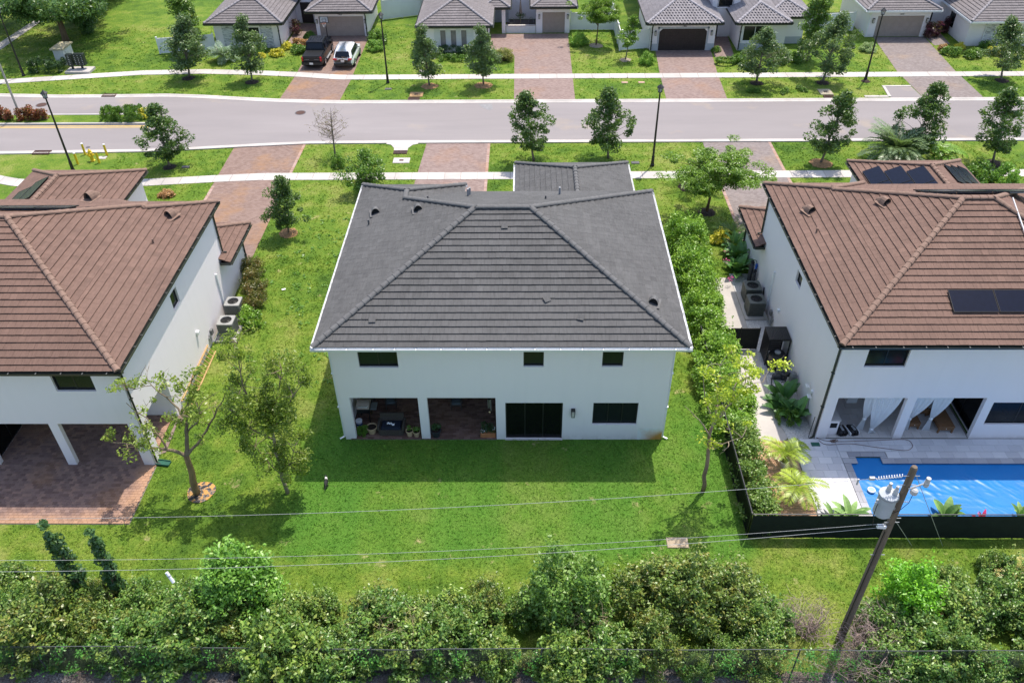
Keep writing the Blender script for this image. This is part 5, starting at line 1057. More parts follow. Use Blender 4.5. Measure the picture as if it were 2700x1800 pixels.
# covered patio floor and things in it
TRV = struct('right_patio_floor', MB().box(15.0,.01,0,22.0,3.28,.09), SAND); pavers(TRV, 15.0, .02, 21.9, 3.26, .4, .4, .12, TRAV, 200)
SHEER = M('sheer_white_curtain', (.78,.78,.80), .8, .04, 3)
def curtain(xa, xb, xk, yk, zk, xf, yf, label):
    t = thing('curtain', label, 'curtain', (xf,yf,.12), 'sheer patio curtains'); n = 40
    def ring(z, a, b, ya, depth, m): return [((a+(b-a)*i/n), ya+depth*math.sin(i*m), z) for i in range(n+1)]
    rows = []
    for f in np.linspace(0,1,9):
        z = 2.66+(zk-2.66)*f; c = f**1.6; w = (xb-xa)*(1-c)+.10*c; mid = (xa+xb)/2*(1-c)+xk*c; rows.append(ring(z, mid-w/2, mid+w/2, .20*(1-c)+yk*c, .035, 1.9))
    mb = MB()
    for r in rows: mb.v += r
    for i in range(len(rows)-1):
        for j in range(n): mb.f.append((i*(n+1)+j,i*(n+1)+j+1,(i+1)*(n+1)+j+1,(i+1)*(n+1)+j)); mb.t.append(.5)
    part('drape', mb, SHEER, t, smooth=True); part('knot', MB().ell((xk,yk,zk),(.10,.09,.09),12,8,.08), SHEER, t, smooth=True); mb = MB(); rows = [ring(zk+(.14-zk)*f, xk+(xf-xk)*f-(.06+.13*f), xk+(xf-xk)*f+(.06+.13*f), yk+(yf-yk)*f, .04, 2.1) for f in (0,.3,.6,1)]
    for r in rows: mb.v += r
    for i in range(len(rows)-1):
        for j in range(n): mb.f.append((i*(n+1)+j,i*(n+1)+j+1,(i+1)*(n+1)+j+1,(i+1)*(n+1)+j)); mb.t.append(.5)
    part('tail', mb, SHEER, t, smooth=True)
curtain(16.55,17.35,17.0,.45,.95,16.98,.55,'knotted white curtain hanging left in the left pool patio opening'); curtain(16.95,18.3,17.45,.35,.35,17.5,.30,'wide white curtain sweeping low beside the pool patio column'); curtain(18.85,19.75,19.1,.45,.95,19.1,.5,'knotted white curtain just right of the pool patio column'); curtain(19.7,20.6,20.1,.45,.95,20.1,.5,'knotted white curtain in the middle of the right pool patio opening')
TEAK = M('teak', (.20,.10,.045), .6, .25, 6, sc=(1,6,6))
def tbl(x, y, w, d, label):
    t = thing('wooden_bench', label, 'bench', (x,y,.12), 'low wooden benches on the pool patio')
    for k in range(4): part('top_slat', MB().bbox(x-w/2,y-d/2+d*k/4+.004,.50,x+w/2,y-d/2+d*(k+1)/4-.004,.54,.005), TEAK, t)
    part('apron', MB().box(x-w/2+.04,y-d/2+.03,.30,x+w/2-.04,y+d/2-.03,.498), TEAK, t); part('knob', MB().ell((x,y-d/2+.015,.40),(.02,.02,.02),8,6), TRIMW, t)
    for sx in (-1,1):
        for sy in (-1,1): part('leg', MB().cbox((x+sx*(w/2-.05),y+sy*(d/2-.05),.30),(.07,.07,.36)), TEAK, t)
tbl(20.95,.95,.75,1.3,'long low teak bench nearest the black patio door'); tbl(19.55,.85,.55,.6,'small teak stool half behind the knotted curtain by the column'); tbl(20.1,1.75,.9,.6,'teak bench at the back between the two knotted curtains')
t = thing('counter_block', 'white masonry counter in the corner of the pool patio', 'counter', (15.4,.6,.12)); part('body', MB().box(14.99,.24,.12,15.80,1.0,.98), STUCCO, t); part('top', MB().bbox(14.985,.225,.985,15.84,1.04,1.04,.01), CONCW, t); part('shelf_recess', MB().box(15.4,.236,.55,15.72,.239,.85), DARKIN, t)
def seascooter(x, y, rz, stripe, label):
    t = thing('pool_robot', label, 'pool robot', (x,y,.12), 'pool robots on the patio'); t.rotation_euler = (0,0,rz); mb = MB(); secs = []
    for yy, w, h in ((-.34,.16,.10),(-.25,.22,.2),(0,.23,.26),(.22,.18,.22),(.36,.08,.10)): secs.append((yy,[(w*.9,.02),(w,h*.4),(w*.75,h*.85),(w*.35,h),(0,h)]))
    part('shell', loft(mb, secs), M('black_plastic',(.012,.012,.014),.35), t, local=True, smooth=True)
    for s in (-1,1): part('side_fin', MB().cbox((s*.225,0,.10),(.04,.56,.12)), WHITE if stripe else BLACK, t, local=True)
    part('top_grip', MB().cbox((0,-.05,.275),(.10,.3,.03)), GREY, t, local=True)
seascooter(16.05,.42,.15,False,'all black pool robot beside the white counter'); seascooter(16.6,.45,.25,True,'black and white pool robot nearer the curtain')
t = thing('cooler_box', 'white cooler box at the back of the pool patio', 'cooler', (17.2,2.6,.12)); part('body', MB().bbox(16.95,2.4,.12,17.45,2.8,.55,.02), WHITE, t); part('lid', MB().bbox(16.93,2.38,.552,17.47,2.82,.64,.02), TRIMW, t)
hp = [(14.8,.0),(15.45,-.25),(17.3,-.19),(18.9,-.12),(19.15,-.42),(19.0,-.7),(18.6,-.82),(17.4,-.62),(16.3,-.4),(15.15,-.45),(14.85,-.1)]
P_ = []; 
for i in range(len(hp)-1):
    for f in np.linspace(0,1,6)[:-1]:
        p0, p1, p2, p3 = (Vector((*hp[max(0,min(len(hp)-1,i+k))],0)) for k in (-1,0,1,2)); P_.append(.5*((2*p1)+(-p0+p2)*f+(2*p0-5*p1+4*p2-p3)*f*f+(-p0+3*p1-3*p2+p3)*f**3)+Vector((0,0,DECKZ+.015)))
t = thing('garden_hose', 'brown garden hose looped across the marble pool deck', 'hose', (15.4,-.3,DECKZ)); part('hose', MB().tube(P_,.013,5), M('brown_hose',(.16,.085,.06),.5), t); part('coil', MB().tube([(15.45+.09*math.cos(a)+.01*a,-.25+.07*math.sin(a),DECKZ+.02+.003*a) for a in np.linspace(0,22,60)],.013,5), M('brown_hose',(.16,.085,.06),.5), t)
one('valve_box', MB().bbox(14.45,-.55,DECKZ,14.85,-.3,DECKZ+.02,.01), M('green_plastic',(.02,.10,.07),.5), 'green rectangular valve lid in the marble deck corner', 'valve lid')
# side yard: concrete path, white gravel, wooden deck
mb = MB(); mb.prism([(11.4,7.6),(13.4,7.6),(13.55,5.0),(13.2,2.2),(13.5,.1),(13.3,-.1),(11.4,-.1)],0,.02); struct('side_yard_path', mb, CONCW); exrect(11,-.2,14.75,13)
mb = MB(); mb.prism([(11.4,7.61),(13.4,7.61),(13.4,13.5),(12.2,13.5)],0,.012); struct('side_yard_paving', mb, CONC)
GRAV = M('white_gravel', (.62,.61,.60), .9, .35, 14, 1, 30, .04); mb = MB(); mb.prism([(13.56,5.0),(14.74,5.0),(14.74,-.01),(13.52,-.01),(13.22,2.2)],0,.03); struct('gravel_bed', mb, GRAV)
mb = MB(); mb.prism([(13.41,5.01),(14.74,5.01),(14.74,13.9),(13.41,13.9)],0,.025); struct('gravel_bed', mb, GRAV)
wd = struct('wooden_deck', MB().box(11.2,-5.4,0,13.58,-.16,.06), SAND); WOODD = M('pink_deck_wood', (.56,.34,.22), .75, .15, 4, .3, 40, tint=.14, sc=(.5,5,5))
for k in range(36):
    y = -5.38+.145*k
    if y < -.28: o = link('plank', MB().bbox(0,0,0,2.36,.137,.035,.006,random.random()).mesh('plank', WOODD), None, wd); o.location = (11.21,y,.06)
t = thing('side_gate', 'black mesh gate across the side yard path', 'gate', (12.3,6.7,0)); MESHB = M('black_screen_mesh', (.010,.011,.011), .8, .2, 6, .6, 120)
part('screen', MB().box(11.1,6.69,.08,13.45,6.71,1.45), MESHB, t)
for x in (11.1,12.45,13.45): part('post', MB().tube([(x,6.7,0),(x,6.7,1.52)],.03,6), BLACK, t)
for z in (.08,1.45): part('rail', MB().tube([(11.1,6.7,z),(13.45,6.7,z)],.02,5), BLACK, t)
t = thing('equipment_enclosure', 'tall black slatted enclosure against the right house wall', 'enclosure', (14.1,6.0,0)); part('lid', MB().cbox((14.14,5.95,1.68),(1.12,1.12,.04),rx=.03), BLACK, t)
for k in range(11): part('top_slat', MB().box(13.62+.095*k,5.42,1.705,13.69+.095*k,6.5,1.725), BLACK, t)
for k in range(11):
    z = .12+.14*k; part('slat', MB().box(13.6,5.42,z,13.63,6.48,z+.11), BLACK, t); part('slat', MB().box(13.64,6.49,z,14.66,6.52,z+.11), BLACK, t)
for x in (13.62,14.66):
    for y in (5.42,6.48): part('post', MB().cbox((x,y,.83),(.06,.06,1.66)), BLACK, t)
t = thing('pool_heater', 'round black pool heater standing in the slatted enclosure', 'heater', (14.1,5.55,.02)); part('drum', MB().lathe([(.40,0),(.42,.05),(.42,.85),(.36,.92),(.1,.94)],(14.1,5.3,.02),20), BLACK, t); part('fan_cap', MB().lathe([(.16,.94),(.16,1.0),(.05,1.02)],(14.1,5.3,.02),12), GREY, t)
t = thing('pool_pump', 'dark grey pool pump with pipes beside the gravel bed', 'pump', (14.0,4.2,.03)); PUMP = M('dark_grey_pump', (.05,.055,.06), .45); part('motor', MB().lathe([(.13,0),(.14,.05),(.14,.38),(.10,.42)],(13.75,4.3,.2),14,axis=(1,0,0)), PUMP, t); part('strainer', MB().lathe([(.15,0),(.16,.3),(.17,.3),(.17,.36),(.06,.38)],(14.3,4.3,.05),16), PUMP, t); part('valve', MB().lathe([(.12,0),(.12,.45),(.14,.45),(.14,.55)],(14.15,4.75,.05),14), M('tan_valve',(.30,.29,.26),.5), t)
for a in ([(13.7,4.3,.1),(13.6,3.8,.08),(13.8,3.5,.08)],[(14.3,4.3,.5),(14.3,4.75,.6),(14.5,4.9,.5),(14.6,4.9,.1)],[(14.15,4.75,.6),(13.9,4.8,.55),(13.7,4.7,.15)],[(14.3,4.0,.15),(14.5,3.7,.12)]): part('pipe', MB().tube(a,.035,6), PUMP, t)
t = thing('filter_tank', 'tall grey filter tank leaning on the right wall above the plants', 'tank', (14.5,3.6,.03)); part('tank', MB().lathe([(.14,0),(.19,.06),(.19,.85),(.12,1.0),(.05,1.02)],(14.5,3.6,.03),16), ACM, t); part('gauge', MB().lathe([(.13,0),(.13,.16),(.08,.2)],(14.25,3.75,.75),12), BLACK, t); part('feed_pipe', MB().tube([(14.25,3.75,.75),(14.2,3.7,.4),(14.1,3.9,.15)],.03,5), PUMP, t)
for x, y, h, r, m, lab in ((14.45,13.15,1.25,.14,PUMP,'taller grey water softener tank at the right house wall'),(14.55,12.75,.9,.12,PUMP,'shorter grey water softener tank at the right house wall'),(14.6,13.0,.6,.0,M('blue_plastic',(.02,.12,.55),.4),'')):
    if lab: o = thing('softener_tank', lab, 'tank', (x,y,.03), 'water softener tanks'); part('tank', MB().lathe([(r*.8,0),(r,.05),(r,h-.1),(r*.5,h),(.04,h+.05)],(x,y,.03),14), m, o); part('valve_head', MB().bbox(x-.09,y-.1,h+.05,x+.09,y+.1,h+.18,.02), BLACK, o)
t = thing('blue_filter', 'small blue water filter beside the softener tanks', 'filter', (14.66,13.15,.9)); part('housing', MB().lathe([(.06,0),(.075,.3),(.07,.36)],(14.66,13.0,.95),12), M('blue_plastic',(.02,.12,.55),.4), t); part('pipe', MB().tube([(14.66,13.0,1.3),(14.66,13.2,1.42),(14.5,13.3,1.42)],.02,5), BLACK, t)
t = thing('wall_floodlight', 'pair of white floodlight heads on the right house wall', 'floodlight', (14.74,1.6,1.6)); part('mount', MB().box(14.66,1.55,1.55,14.745,1.68,1.68), TRIMW, t)
for y, z in ((1.85,1.75),(1.4,1.5)): part('lamp_head', MB().cbox((14.55,y,z),(.22,.2,.05),.3,.4,.5), TRIMW, t)
part('conduit', MB().tube([(14.735,1.6,1.55),(14.735,1.7,.9),(14.735,1.55,.3)],.012,4), GREY, t)
t = thing('plant_stand', 'black metal frame leaning at the corner of the right house', 'frame', (14.6,.2,.1)); part('frame', MB().tube([(14.45,.05,.1),(14.5,.12,1.1),(14.62,.35,1.15),(14.6,.35,.1)],.018,5), BLACK, t); part('cross_bar', MB().tube([(14.47,.08,.6),(14.61,.35,.62)],.014,4).tube([(14.46,.06,.3),(14.6,.35,.9)],.012,4), BLACK, t)
# patio umbrella and chairs of house B
t = thing('closed_umbrella', 'closed tan umbrella standing in the white courtyard', 'umbrella', (.66,60.2,.02)); part('pole', MB().tube([(.66,60.2,0),(.66,60.2,2.5)],.025,6), BEIGE, t); part('canopy', MB().lathe([(.14,.95),(.17,1.1),(.11,1.7),(.05,2.4),(.01,2.55)],(.66,60.2,0),10), M('tan_canvas',(.33,.25,.20),.9), t); part('base', MB().lathe([(.25,0),(.25,.06),(.05,.1)],(.66,60.2,.02),14), BLACK, t)
def wire_chair(x, y, label):
    o = thing('wire_chair', label, 'chair', (x,y,.02), 'courtyard chairs'); part('seat', MB().lathe([(.24,.40),(.24,.44)],(x,y,.02),12), BLACK, o); part('back', MB().tube([(x+.25*math.cos(a),y+.22,.46+.5*math.sin(a)) for a in np.linspace(0,math.pi,10)],.02,5), GREY, o)
    for k in range(4): a = k*math.pi/2+.78; part('leg', MB().tube([(x+.18*math.cos(a),y+.18*math.sin(a),.42),(x+.24*math.cos(a),y+.24*math.sin(a),.02)],.015,4), BLACK, o)
wire_chair(-.25,59.3,'wire courtyard chair left of the closed umbrella'); wire_chair(1.75,59.3,'wire courtyard chair right of the closed umbrella')
# rubbish bins beside house D
t = thing('wheeled_bin', 'green wheeled bin behind the fence left of the upper right garage', 'bin', (34.0,58.2,0)); part('body', MB().prism([(33.75,57.9),(34.3,57.9),(34.3,58.5),(33.75,58.5)],.05,.95), M('green_bin',(.02,.10,.09),.5), t); part('lid', MB().bbox(33.7,57.85,.952,34.35,58.55,1.05,.03), M('grey_green_bin',(.16,.20,.19),.5), t)
# plastic scrap on the grass
one('paper_scrap', MB().cbox((-13.3,12.3,.06),(.22,.14,.02),.4), WHITE, 'scrap of white paper on the side lawn', 'litter')
# ================================================================ vegetation
def leaf_arrays(P, size, up=.55, aspect=.5, ctint=None, outward=None, fold=.12, sizevar=.35):
    n = len(P); r = RNG
    d = r.normal(size=(n,3)); d[:,2] *= .7; d /= np.linalg.norm(d,axis=1)[:,None]
    nn = r.normal(size=(n,3)); nn[:,2] += up*2.2
    if outward is not None: nn += outward*.9
    nn /= np.linalg.norm(nn,axis=1)[:,None]; s = np.cross(nn,d); s /= np.linalg.norm(s,axis=1)[:,None]+1e-9; d = np.cross(s,nn)
    L = (size*(1+r.uniform(-sizevar,sizevar,n)))[:,None]; w = L*aspect*.5
    V = np.empty((n,4,3)); V[:,0] = P-d*L*.5; V[:,1] = P+s*w+nn*L*fold; V[:,2] = P+d*L*.5; V[:,3] = P-s*w+nn*L*fold
    t = r.random(n)*.55 + (r.random(n) if ctint is None else ctint)*.45
    return V.reshape(-1,3), np.arange(4*n).reshape(n,4), t
def leafmesh(name, P, size, mat, **k):
    V, F, t = leaf_arrays(P, size, **k); return np_mesh(name, V, F, t, mat)
def clumps(C, R, per, squash=.75, shell=.5):
    """leaf points round clump centres C (n,3) with radii R"""
    n = len(C); idx = np.repeat(np.arange(n), per); q = RNG.normal(size=(len(idx),3)); q /= np.linalg.norm(q,axis=1)[:,None]
    rad = RNG.random(len(idx))**(1/3 if shell == 0 else shell*.6)
    off = q*(rad*np.asarray(R)[idx])[:,None]; off[:,2] *= squash
    return C[idx]+off, RNG.random(n)[idx], q
def limb(mb, a, b, r0, r1, bend=.25, k=5, n=5):
    a, b = Vector(a), Vector(b); L = (b-a).length; m = Vector((random.uniform(-1,1),random.uniform(-1,1),random.uniform(-.2,.6)))*L*bend*.5
    pts = [a.lerp(b,f)+m*math.sin(math.pi*f) for f in np.linspace(0,1,k)]; mb.tube(pts, [r0+(r1-r0)*f for f in np.linspace(0,1,k)], n)
    return pts
OAK = leafmat('oak_leaves', (.022,.050,.012), (.050,.098,.020), (.105,.165,.035)); OAK2 = leafmat('grey_oak_leaves', (.035,.062,.025), (.075,.120,.042), (.14,.20,.07))
POIN = leafmat('poinciana_leaves', (.045,.10,.010), (.095,.18,.015), (.17,.27,.025), trans=.35); MIDG = leafmat('mid_green_leaves', (.03,.075,.012), (.07,.15,.02), (.14,.24,.03))
def tree_proto(name, h, z0, width, nclump, per, size, leaf, bark, trunk_r=.07, prof='oak', clump_r=.42, squash=.8, up=.5, aspect=.5, gaps=0):
    """root > trunk, branches, crown, built at the origin"""
    t = thing(name, '', 'tree'); C = []; lean = Vector((random.uniform(-.15,.15),random.uniform(-.15,.15),0))
    while len(C) < nclump:
        f = random.random(); 
        if prof == 'oak': w = (math.sin(math.pi*min(1,f**.62))**.8)*(1-.25*f)
        elif prof == 'cone': w = (1-f)**.8*(1 if f > .1 else .6)
        elif prof == 'umbrella': w = math.sqrt(max(0,1-(1-f)**2))*(1.0 if f < .75 else 1.0-.55*(f-.75)/.25); f = .25+.75*f
        elif prof == 'column': w = .75+.25*math.sin(math.pi*f) if f < .9 else .5
        else: w = math.sin(math.pi*min(.98,max(.05,f)))
        a = random.uniform(0,2*math.pi); rr_ = width/2*w*(random.random()**.42)*(1+.28*math.sin(3*a+f*7)+.15*math.sin(5*a-f*11))
        if gaps and math.sin(a*2.3+f*9) > 1-gaps: continue
        C.append((rr_*math.cos(a)+lean.x*f*h,rr_*math.sin(a)+lean.y*f*h,z0+(h-z0)*f))
    C = np.array(C); tm = MB(); tp = [Vector((0,0,-.05)),Vector((lean.x*.2*h,lean.y*.2*h,z0*.6)),Vector((lean.x*.4*h,lean.y*.4*h,z0+.25*(h-z0))),Vector((lean.x*.8*h,lean.y*.8*h,z0+.75*(h-z0)))]
    tm.tube(tp,[trunk_r*1.35,trunk_r,trunk_r*.75,trunk_r*.2],7); part('trunk', tm, bark, t, local=True, smooth=True); bm = MB()
    for i in RNG.choice(len(C), min(len(C),34), replace=False):
        c = Vector(C[i]); f = max(.12,min(.9,(c.z-z0)/(h-z0)-.18)); a = Vector((lean.x*f*h,lean.y*f*h,z0+(h-z0)*f*.8)); limb(bm, a, c, trunk_r*.35, .008, .3, 4, 4)
    part('branches', bm, bark, t, local=True)
    P, ct, q = clumps(C, clump_r*RNG.uniform(.6,1.3,len(C)), per, squash)
    me = leafmesh('crown', P, size, leaf, ctint=ct, up=up, aspect=aspect, outward=q*.5); link('crown', me, None, t); return t
USED = set()
def put(proto, loc, rz, sc, label, group=None, name=None):
    if id(proto) in USED: o = copy_tree(proto)
    else: o = proto; USED.add(id(proto))
    return place(o, loc, rz, sc, label, group)
oakA = tree_proto('oak_tree', 5.3, 1.0, 3.3, 80, 85, .19, OAK, BARKG, .075)
oakB = tree_proto('oak_tree', 5.3, 1.2, 3.4, 72, 85, .19, OAK, BARKG, .075, gaps=.25)
oakC = tree_proto('oak_tree', 5.0, 1.0, 2.8, 80, 85, .18, OAK2, BARKG, .07)
oakD = tree_proto('oak_tree', 5.2, 1.1, 3.9, 95, 80, .19, OAK2, BARKG, .08, gaps=.15)
SG = 'young street oaks'
put(oakA,(-25.5,28.2,0),.3,(1.02,1.0,.86),'dark green young oak on the near verge right of the yellow hydrant',SG)
put(oakB,(1.75,28.95,0),1.2,1.02,'dark young oak on the near verge, left of the pair above the charcoal wing',SG)
put(oakA,(7.35,29.4,0),2.5,1.02,'dark young oak on the near verge, right of the pair above the charcoal wing',SG)
put(oakB,(23.0,28.45,0),4.0,1.0,'dark young oak in an orange mulch ring beside the right drive',SG)
put(oakA,(29.9,29.3,0),5.0,(1.05,1.05,1.04),'dark young oak rising behind the two palms at the right',SG)
put(oakB,(35.6,28.3,0),.8,1.06,'dark young oak at the right picture edge on the near verge',SG)
put(oakA,(-14.45,18.75,0),3.9,(.78,.78,.78),'small dark young tree in a tan mulch ring on the side lawn',SG)
put(oakC,(-29.7,45.9,0),0,(1.35,1.3,1.08),'leafy oak on the far verge beside the grey roofed house at left',SG)
put(oakC,(-23.6,44.9,0),1.4,(1.05,1.05,1.1),'slim oak on the far verge left of the black pickup',SG)
put(oakC,(-7.4,43.7,0),2.2,(.95,.95,1.0),'slim oak in an orange mulch ring, left of the far pair',SG)
put(oakC,(-2.6,43.9,0),4.4,(1.0,1.0,1.04),'slim oak in an orange mulch ring, right of the far pair',SG)
put(oakD,(21.65,44.0,0),.5,(1.08,1.08,.95),'broad grey green oak in front of the silver roofed house',SG)
put(oakD,(27.5,44.0,0),2.9,(1.1,1.1,1.08),'broad grey green oak on the far verge near the apron',SG)
put(oakD,(43.4,44.3,0),4.6,(1.0,1.0,.98),'leaning oak on the far verge at the right edge',SG)
col = tree_proto('columnar_tree', 6.4, 1.1, 2.2, 95, 80, .2, leafmat('black_olive_leaves',(.035,.075,.012),(.08,.15,.02),(.15,.23,.035)), BARKG, .09, 'column')
put(col,(27.6,49.4,0),0,1.0,'tall columnar tree standing right of the silver roofed house'); put(col,(-31.3,52.8,0),2,(1.05,1.05,.95),'tall bright tree behind the far verge oak at the left')
poi = tree_proto('poinciana_tree', 4.3, 1.6, 6.2, 190, 120, .17, POIN, BARK, .085, 'umbrella', .48, .42, up=.9, aspect=.38)
put(poi,(13.35,21.4,0),.4,1.0,'feathery bright green umbrella tree beside the right drive'); put(poi,(8.1,53.8,0),2.2,(.72,.72,1.02),'bright green umbrella tree beside the narrow garage across the street')
sm = tree_proto('sapling', 3.9, 1.4, 2.1, 36, 70, .17, POIN, BARKG, .05, 'oak', .35, .6); put(sm,(10.6,49.8,0),0,1.0,'small bright sapling in front of the white fence across the street')
t3 = tree_proto('shrubby_tree', 3.0, .5, 3.2, 60, 90, .17, MIDG, BARK, .07, 'ball', .45, .7); put(t3,(-10.1,24.2,0),0,(.95,.95,.95),'low bushy tree behind the left corner of the charcoal roof')
big = tree_proto('shade_tree', 7.2, 1.4, 12.5, 250, 120, .32, leafmat('shade_tree_leaves',(.028,.065,.020),(.06,.12,.035),(.12,.20,.06)), BARK, .3, 'umbrella', 1.0, .7)
put(big,(-45.2,55.5,0),0,1.0,'large spreading shade tree behind the white kiosk'); put(big,(-55.5,61,0),2,1.0,'dark shade tree at the upper left corner'); 
wood = tree_proto('wood_tree', 6.5, .3, 5.2, 120, 90, .30, leafmat('wood_leaves',(.018,.055,.018),(.045,.10,.028),(.10,.17,.04)), BARK, .15, 'ball', .8, .8)
for i, (x, y, s) in enumerate(((-46.0,62,1.0),(-46.5,66,1.05),(-47,70.5,1.1),(-48,76,1.2),(-44.2,58.5,.62))): put(wood,(x,y,0),i*1.3,s,f'dense dark tree of the wooded edge beyond the kiosk, {["second nearest","third nearest","fourth nearest","farthest","nearest and smallest"][i]}','trees of the wooded edge')
# leafless tree
t = thing('bare_tree', 'nearly leafless young tree on the near verge left of the middle drive', 'tree', (-13.35,29.8,0)); tm = MB(); tm.tube([(0,0,0),(.04,0,1.2),(.1,.05,2.6),(.2,.05,3.9)],[.07,.055,.035,.008],6); part('trunk', tm, BARKG, t, local=True); bm = MB(); tips = []
for k in range(46):
    z = random.uniform(.9,3.4); a = random.uniform(0,6.28); L_ = (1.5-.28*abs(z-1.9))*random.uniform(.5,1); e = Vector((L_*math.cos(a),L_*math.sin(a),z+L_*.55)); pts = limb(bm,(.03*z,.01,z),e,.018,.005,.3,4,4)
    for _ in range(4):
        q = pts[random.randrange(1,4)]; e2 = q+Vector((random.uniform(-.35,.35),random.uniform(-.35,.35),random.uniform(0,.4))); limb(bm,q,e2,.008,.004,.2,3,3); tips.append(tuple(e2))
part('branches', bm, M('dry_twig',(.20,.15,.12),.9,.3), t, local=True); tp = np.array(tips); link('crown', leafmesh('crown', np.repeat(tp,2,0)+RNG.normal(size=(len(tp)*2,3))*.05, .10, leafmat('dry_leaves',(.10,.06,.03),(.14,.10,.04),(.16,.16,.05))), None, t)
# ---- shrubs and hedges
def shrub_proto(name, w, d, h, ncl, per, size, leaf, cr=.35, boxy=False, stem=True, aspect=.5, cat='shrub', up=.5, sprigs=0):
    t = thing(name, '', cat); C = []
    while len(C) < ncl:
        p = RNG.uniform(-1,1,3); p[2] = (p[2]+1)/2
        if boxy:
            k = RNG.integers(0,3)
            if k == 0: p[0] = np.sign(p[0])*.97
            elif k == 1: p[1] = np.sign(p[1])*.97
            else: p[2] = .97
        else:
            q = math.hypot(p[0],p[1]); m = math.sqrt(q*q+(p[2]*.95)**2)
            if m > 1 or m < .35: continue
        C.append((p[0]*w/2,p[1]*d/2,.12*h+p[2]*h*.86))
    C = np.array(C); P, ct, q = clumps(C, cr*RNG.uniform(.6,1.2,ncl), per, .85); P[:,2] = np.maximum(P[:,2],.03)
    if sprigs:                                                # upright shoots standing out of the mass
        T_ = C[np.argsort(-C[:,2])[:ncl*2//3]]; b_ = T_[RNG.integers(0,len(T_),sprigs)]; dr = np.stack([RNG.normal(0,.35,sprigs),RNG.normal(0,.35,sprigs),np.ones(sprigs)],1); f_ = RNG.random((sprigs,11)); L_ = RNG.uniform(.45,.95,sprigs)
        sp = (b_[:,None]+dr[:,None]*(f_*L_[:,None])[...,None]+RNG.normal(0,.035,(sprigs,11,3))).reshape(-1,3); P = np.concatenate([P,sp]); ct = np.concatenate([ct,np.repeat(RNG.uniform(.5,1,sprigs),11)]); q = np.concatenate([q,np.zeros_like(sp)])
    if stem:
        bm = MB()
        for i in range(min(ncl,14)): limb(bm,(random.uniform(-.1,.1)*w,random.uniform(-.1,.1)*d,0),tuple(C[i]*.92),.025,.006,.2,4,4)
        part('stems', bm, BARK, t, local=True)
    link('foliage', leafmesh('foliage', P, size, leaf, ctint=ct, outward=q*.4, up=up, aspect=aspect), None, t); return t
HG = leafmat('clusia_leaves',(.040,.11,.012),(.12,.235,.020),(.25,.37,.04)); BRONZE = leafmat('bronze_hedge_leaves',(.035,.055,.012),(.085,.085,.020),(.15,.12,.03),(.20,.075,.02),.6); DARKH = leafmat('dark_hedge_leaves',(.010,.030,.012),(.025,.06,.020),(.05,.10,.03)); LIMEH = leafmat('lime_hedge_leaves',(.06,.14,.015),(.13,.26,.03),(.24,.38,.06)); YELH = leafmat('yellow_croton_leaves',(.22,.22,.02),(.50,.45,.04),(.52,.46,.08)); REDH = leafmat('red_croton_leaves',(.04,.02,.012),(.13,.035,.02),(.30,.08,.03)); VARH = leafmat('variegated_leaves',(.08,.13,.05),(.22,.30,.12),(.45,.50,.28)); COPP = leafmat('copper_leaves',(.10,.045,.02),(.28,.13,.05),(.48,.30,.14)); MAG = leafmat('magenta_leaves',(.02,.010,.014),(.06,.016,.026),(.17,.022,.06)); TAIL = leafmat('loose_shrub_leaves',(.045,.09,.015),(.10,.17,.03),(.20,.27,.06))
# tall hedge along the right lot line
hgp = [shrub_proto('hedge_shrub', 2.5, 2.1, 2.6, 75, 85, .13, HG, .36, stem=False, sprigs=30) for _ in range(2)]
ys = np.arange(16.3, -.2, -1.25)
for i, y in enumerate(ys):
    x = 10.85+.2*math.sin(i*1.7); ORD = 'first second third fourth fifth sixth seventh eighth ninth tenth eleventh twelfth thirteenth fourteenth fifteenth'.split()
    put(hgp[i%2],(x,y,0),i*2.1,(1.12-.018*i,1.05,1.12-.034*i+.07*math.sin(i*2.3)),f'glossy green hedge shrub beside the charcoal roofed house, {ORD[i]} from the street','tall hedge shrubs')
thin = shrub_proto('hedge_shrub', 1.3, 1.6, 1.9, 30, 70, .13, TAIL, .32)
for i, y in enumerate((-.9,-2.0,-3.1,-4.2,-4.9)): put(thin,(11.0+.1*(i%2),y,0),i*1.7,(1.0,1.0,1.0-.05*i),f'thin yellowing hedge shrub inside the black side fence, {ORD[i]} from the house','thin hedge shrubs')
# bronze hedge beside the left condensers
bh = shrub_proto('hedge_shrub', 1.3, 1.5, 1.25, 34, 90, .10, BRONZE, .27, stem=False)
for i, (x, y) in enumerate(((-15.5,13.9),(-15.15,12.7),(-14.75,11.5),(-14.5,10.3))): put(bh,(x,y,0),i*1.5,1.0,f'bronze tipped hedge shrub behind the left condensers, {ORD[i]} from the street','bronze hedge shrubs')
gh = shrub_proto('hedge_shrub', 1.25, 1.4, 1.15, 34, 90, .10, HG, .26, stem=False); put(gh,(-14.35,8.9,0),0,1.0,'green shrub ending the bronze hedge beside the nearer condenser')
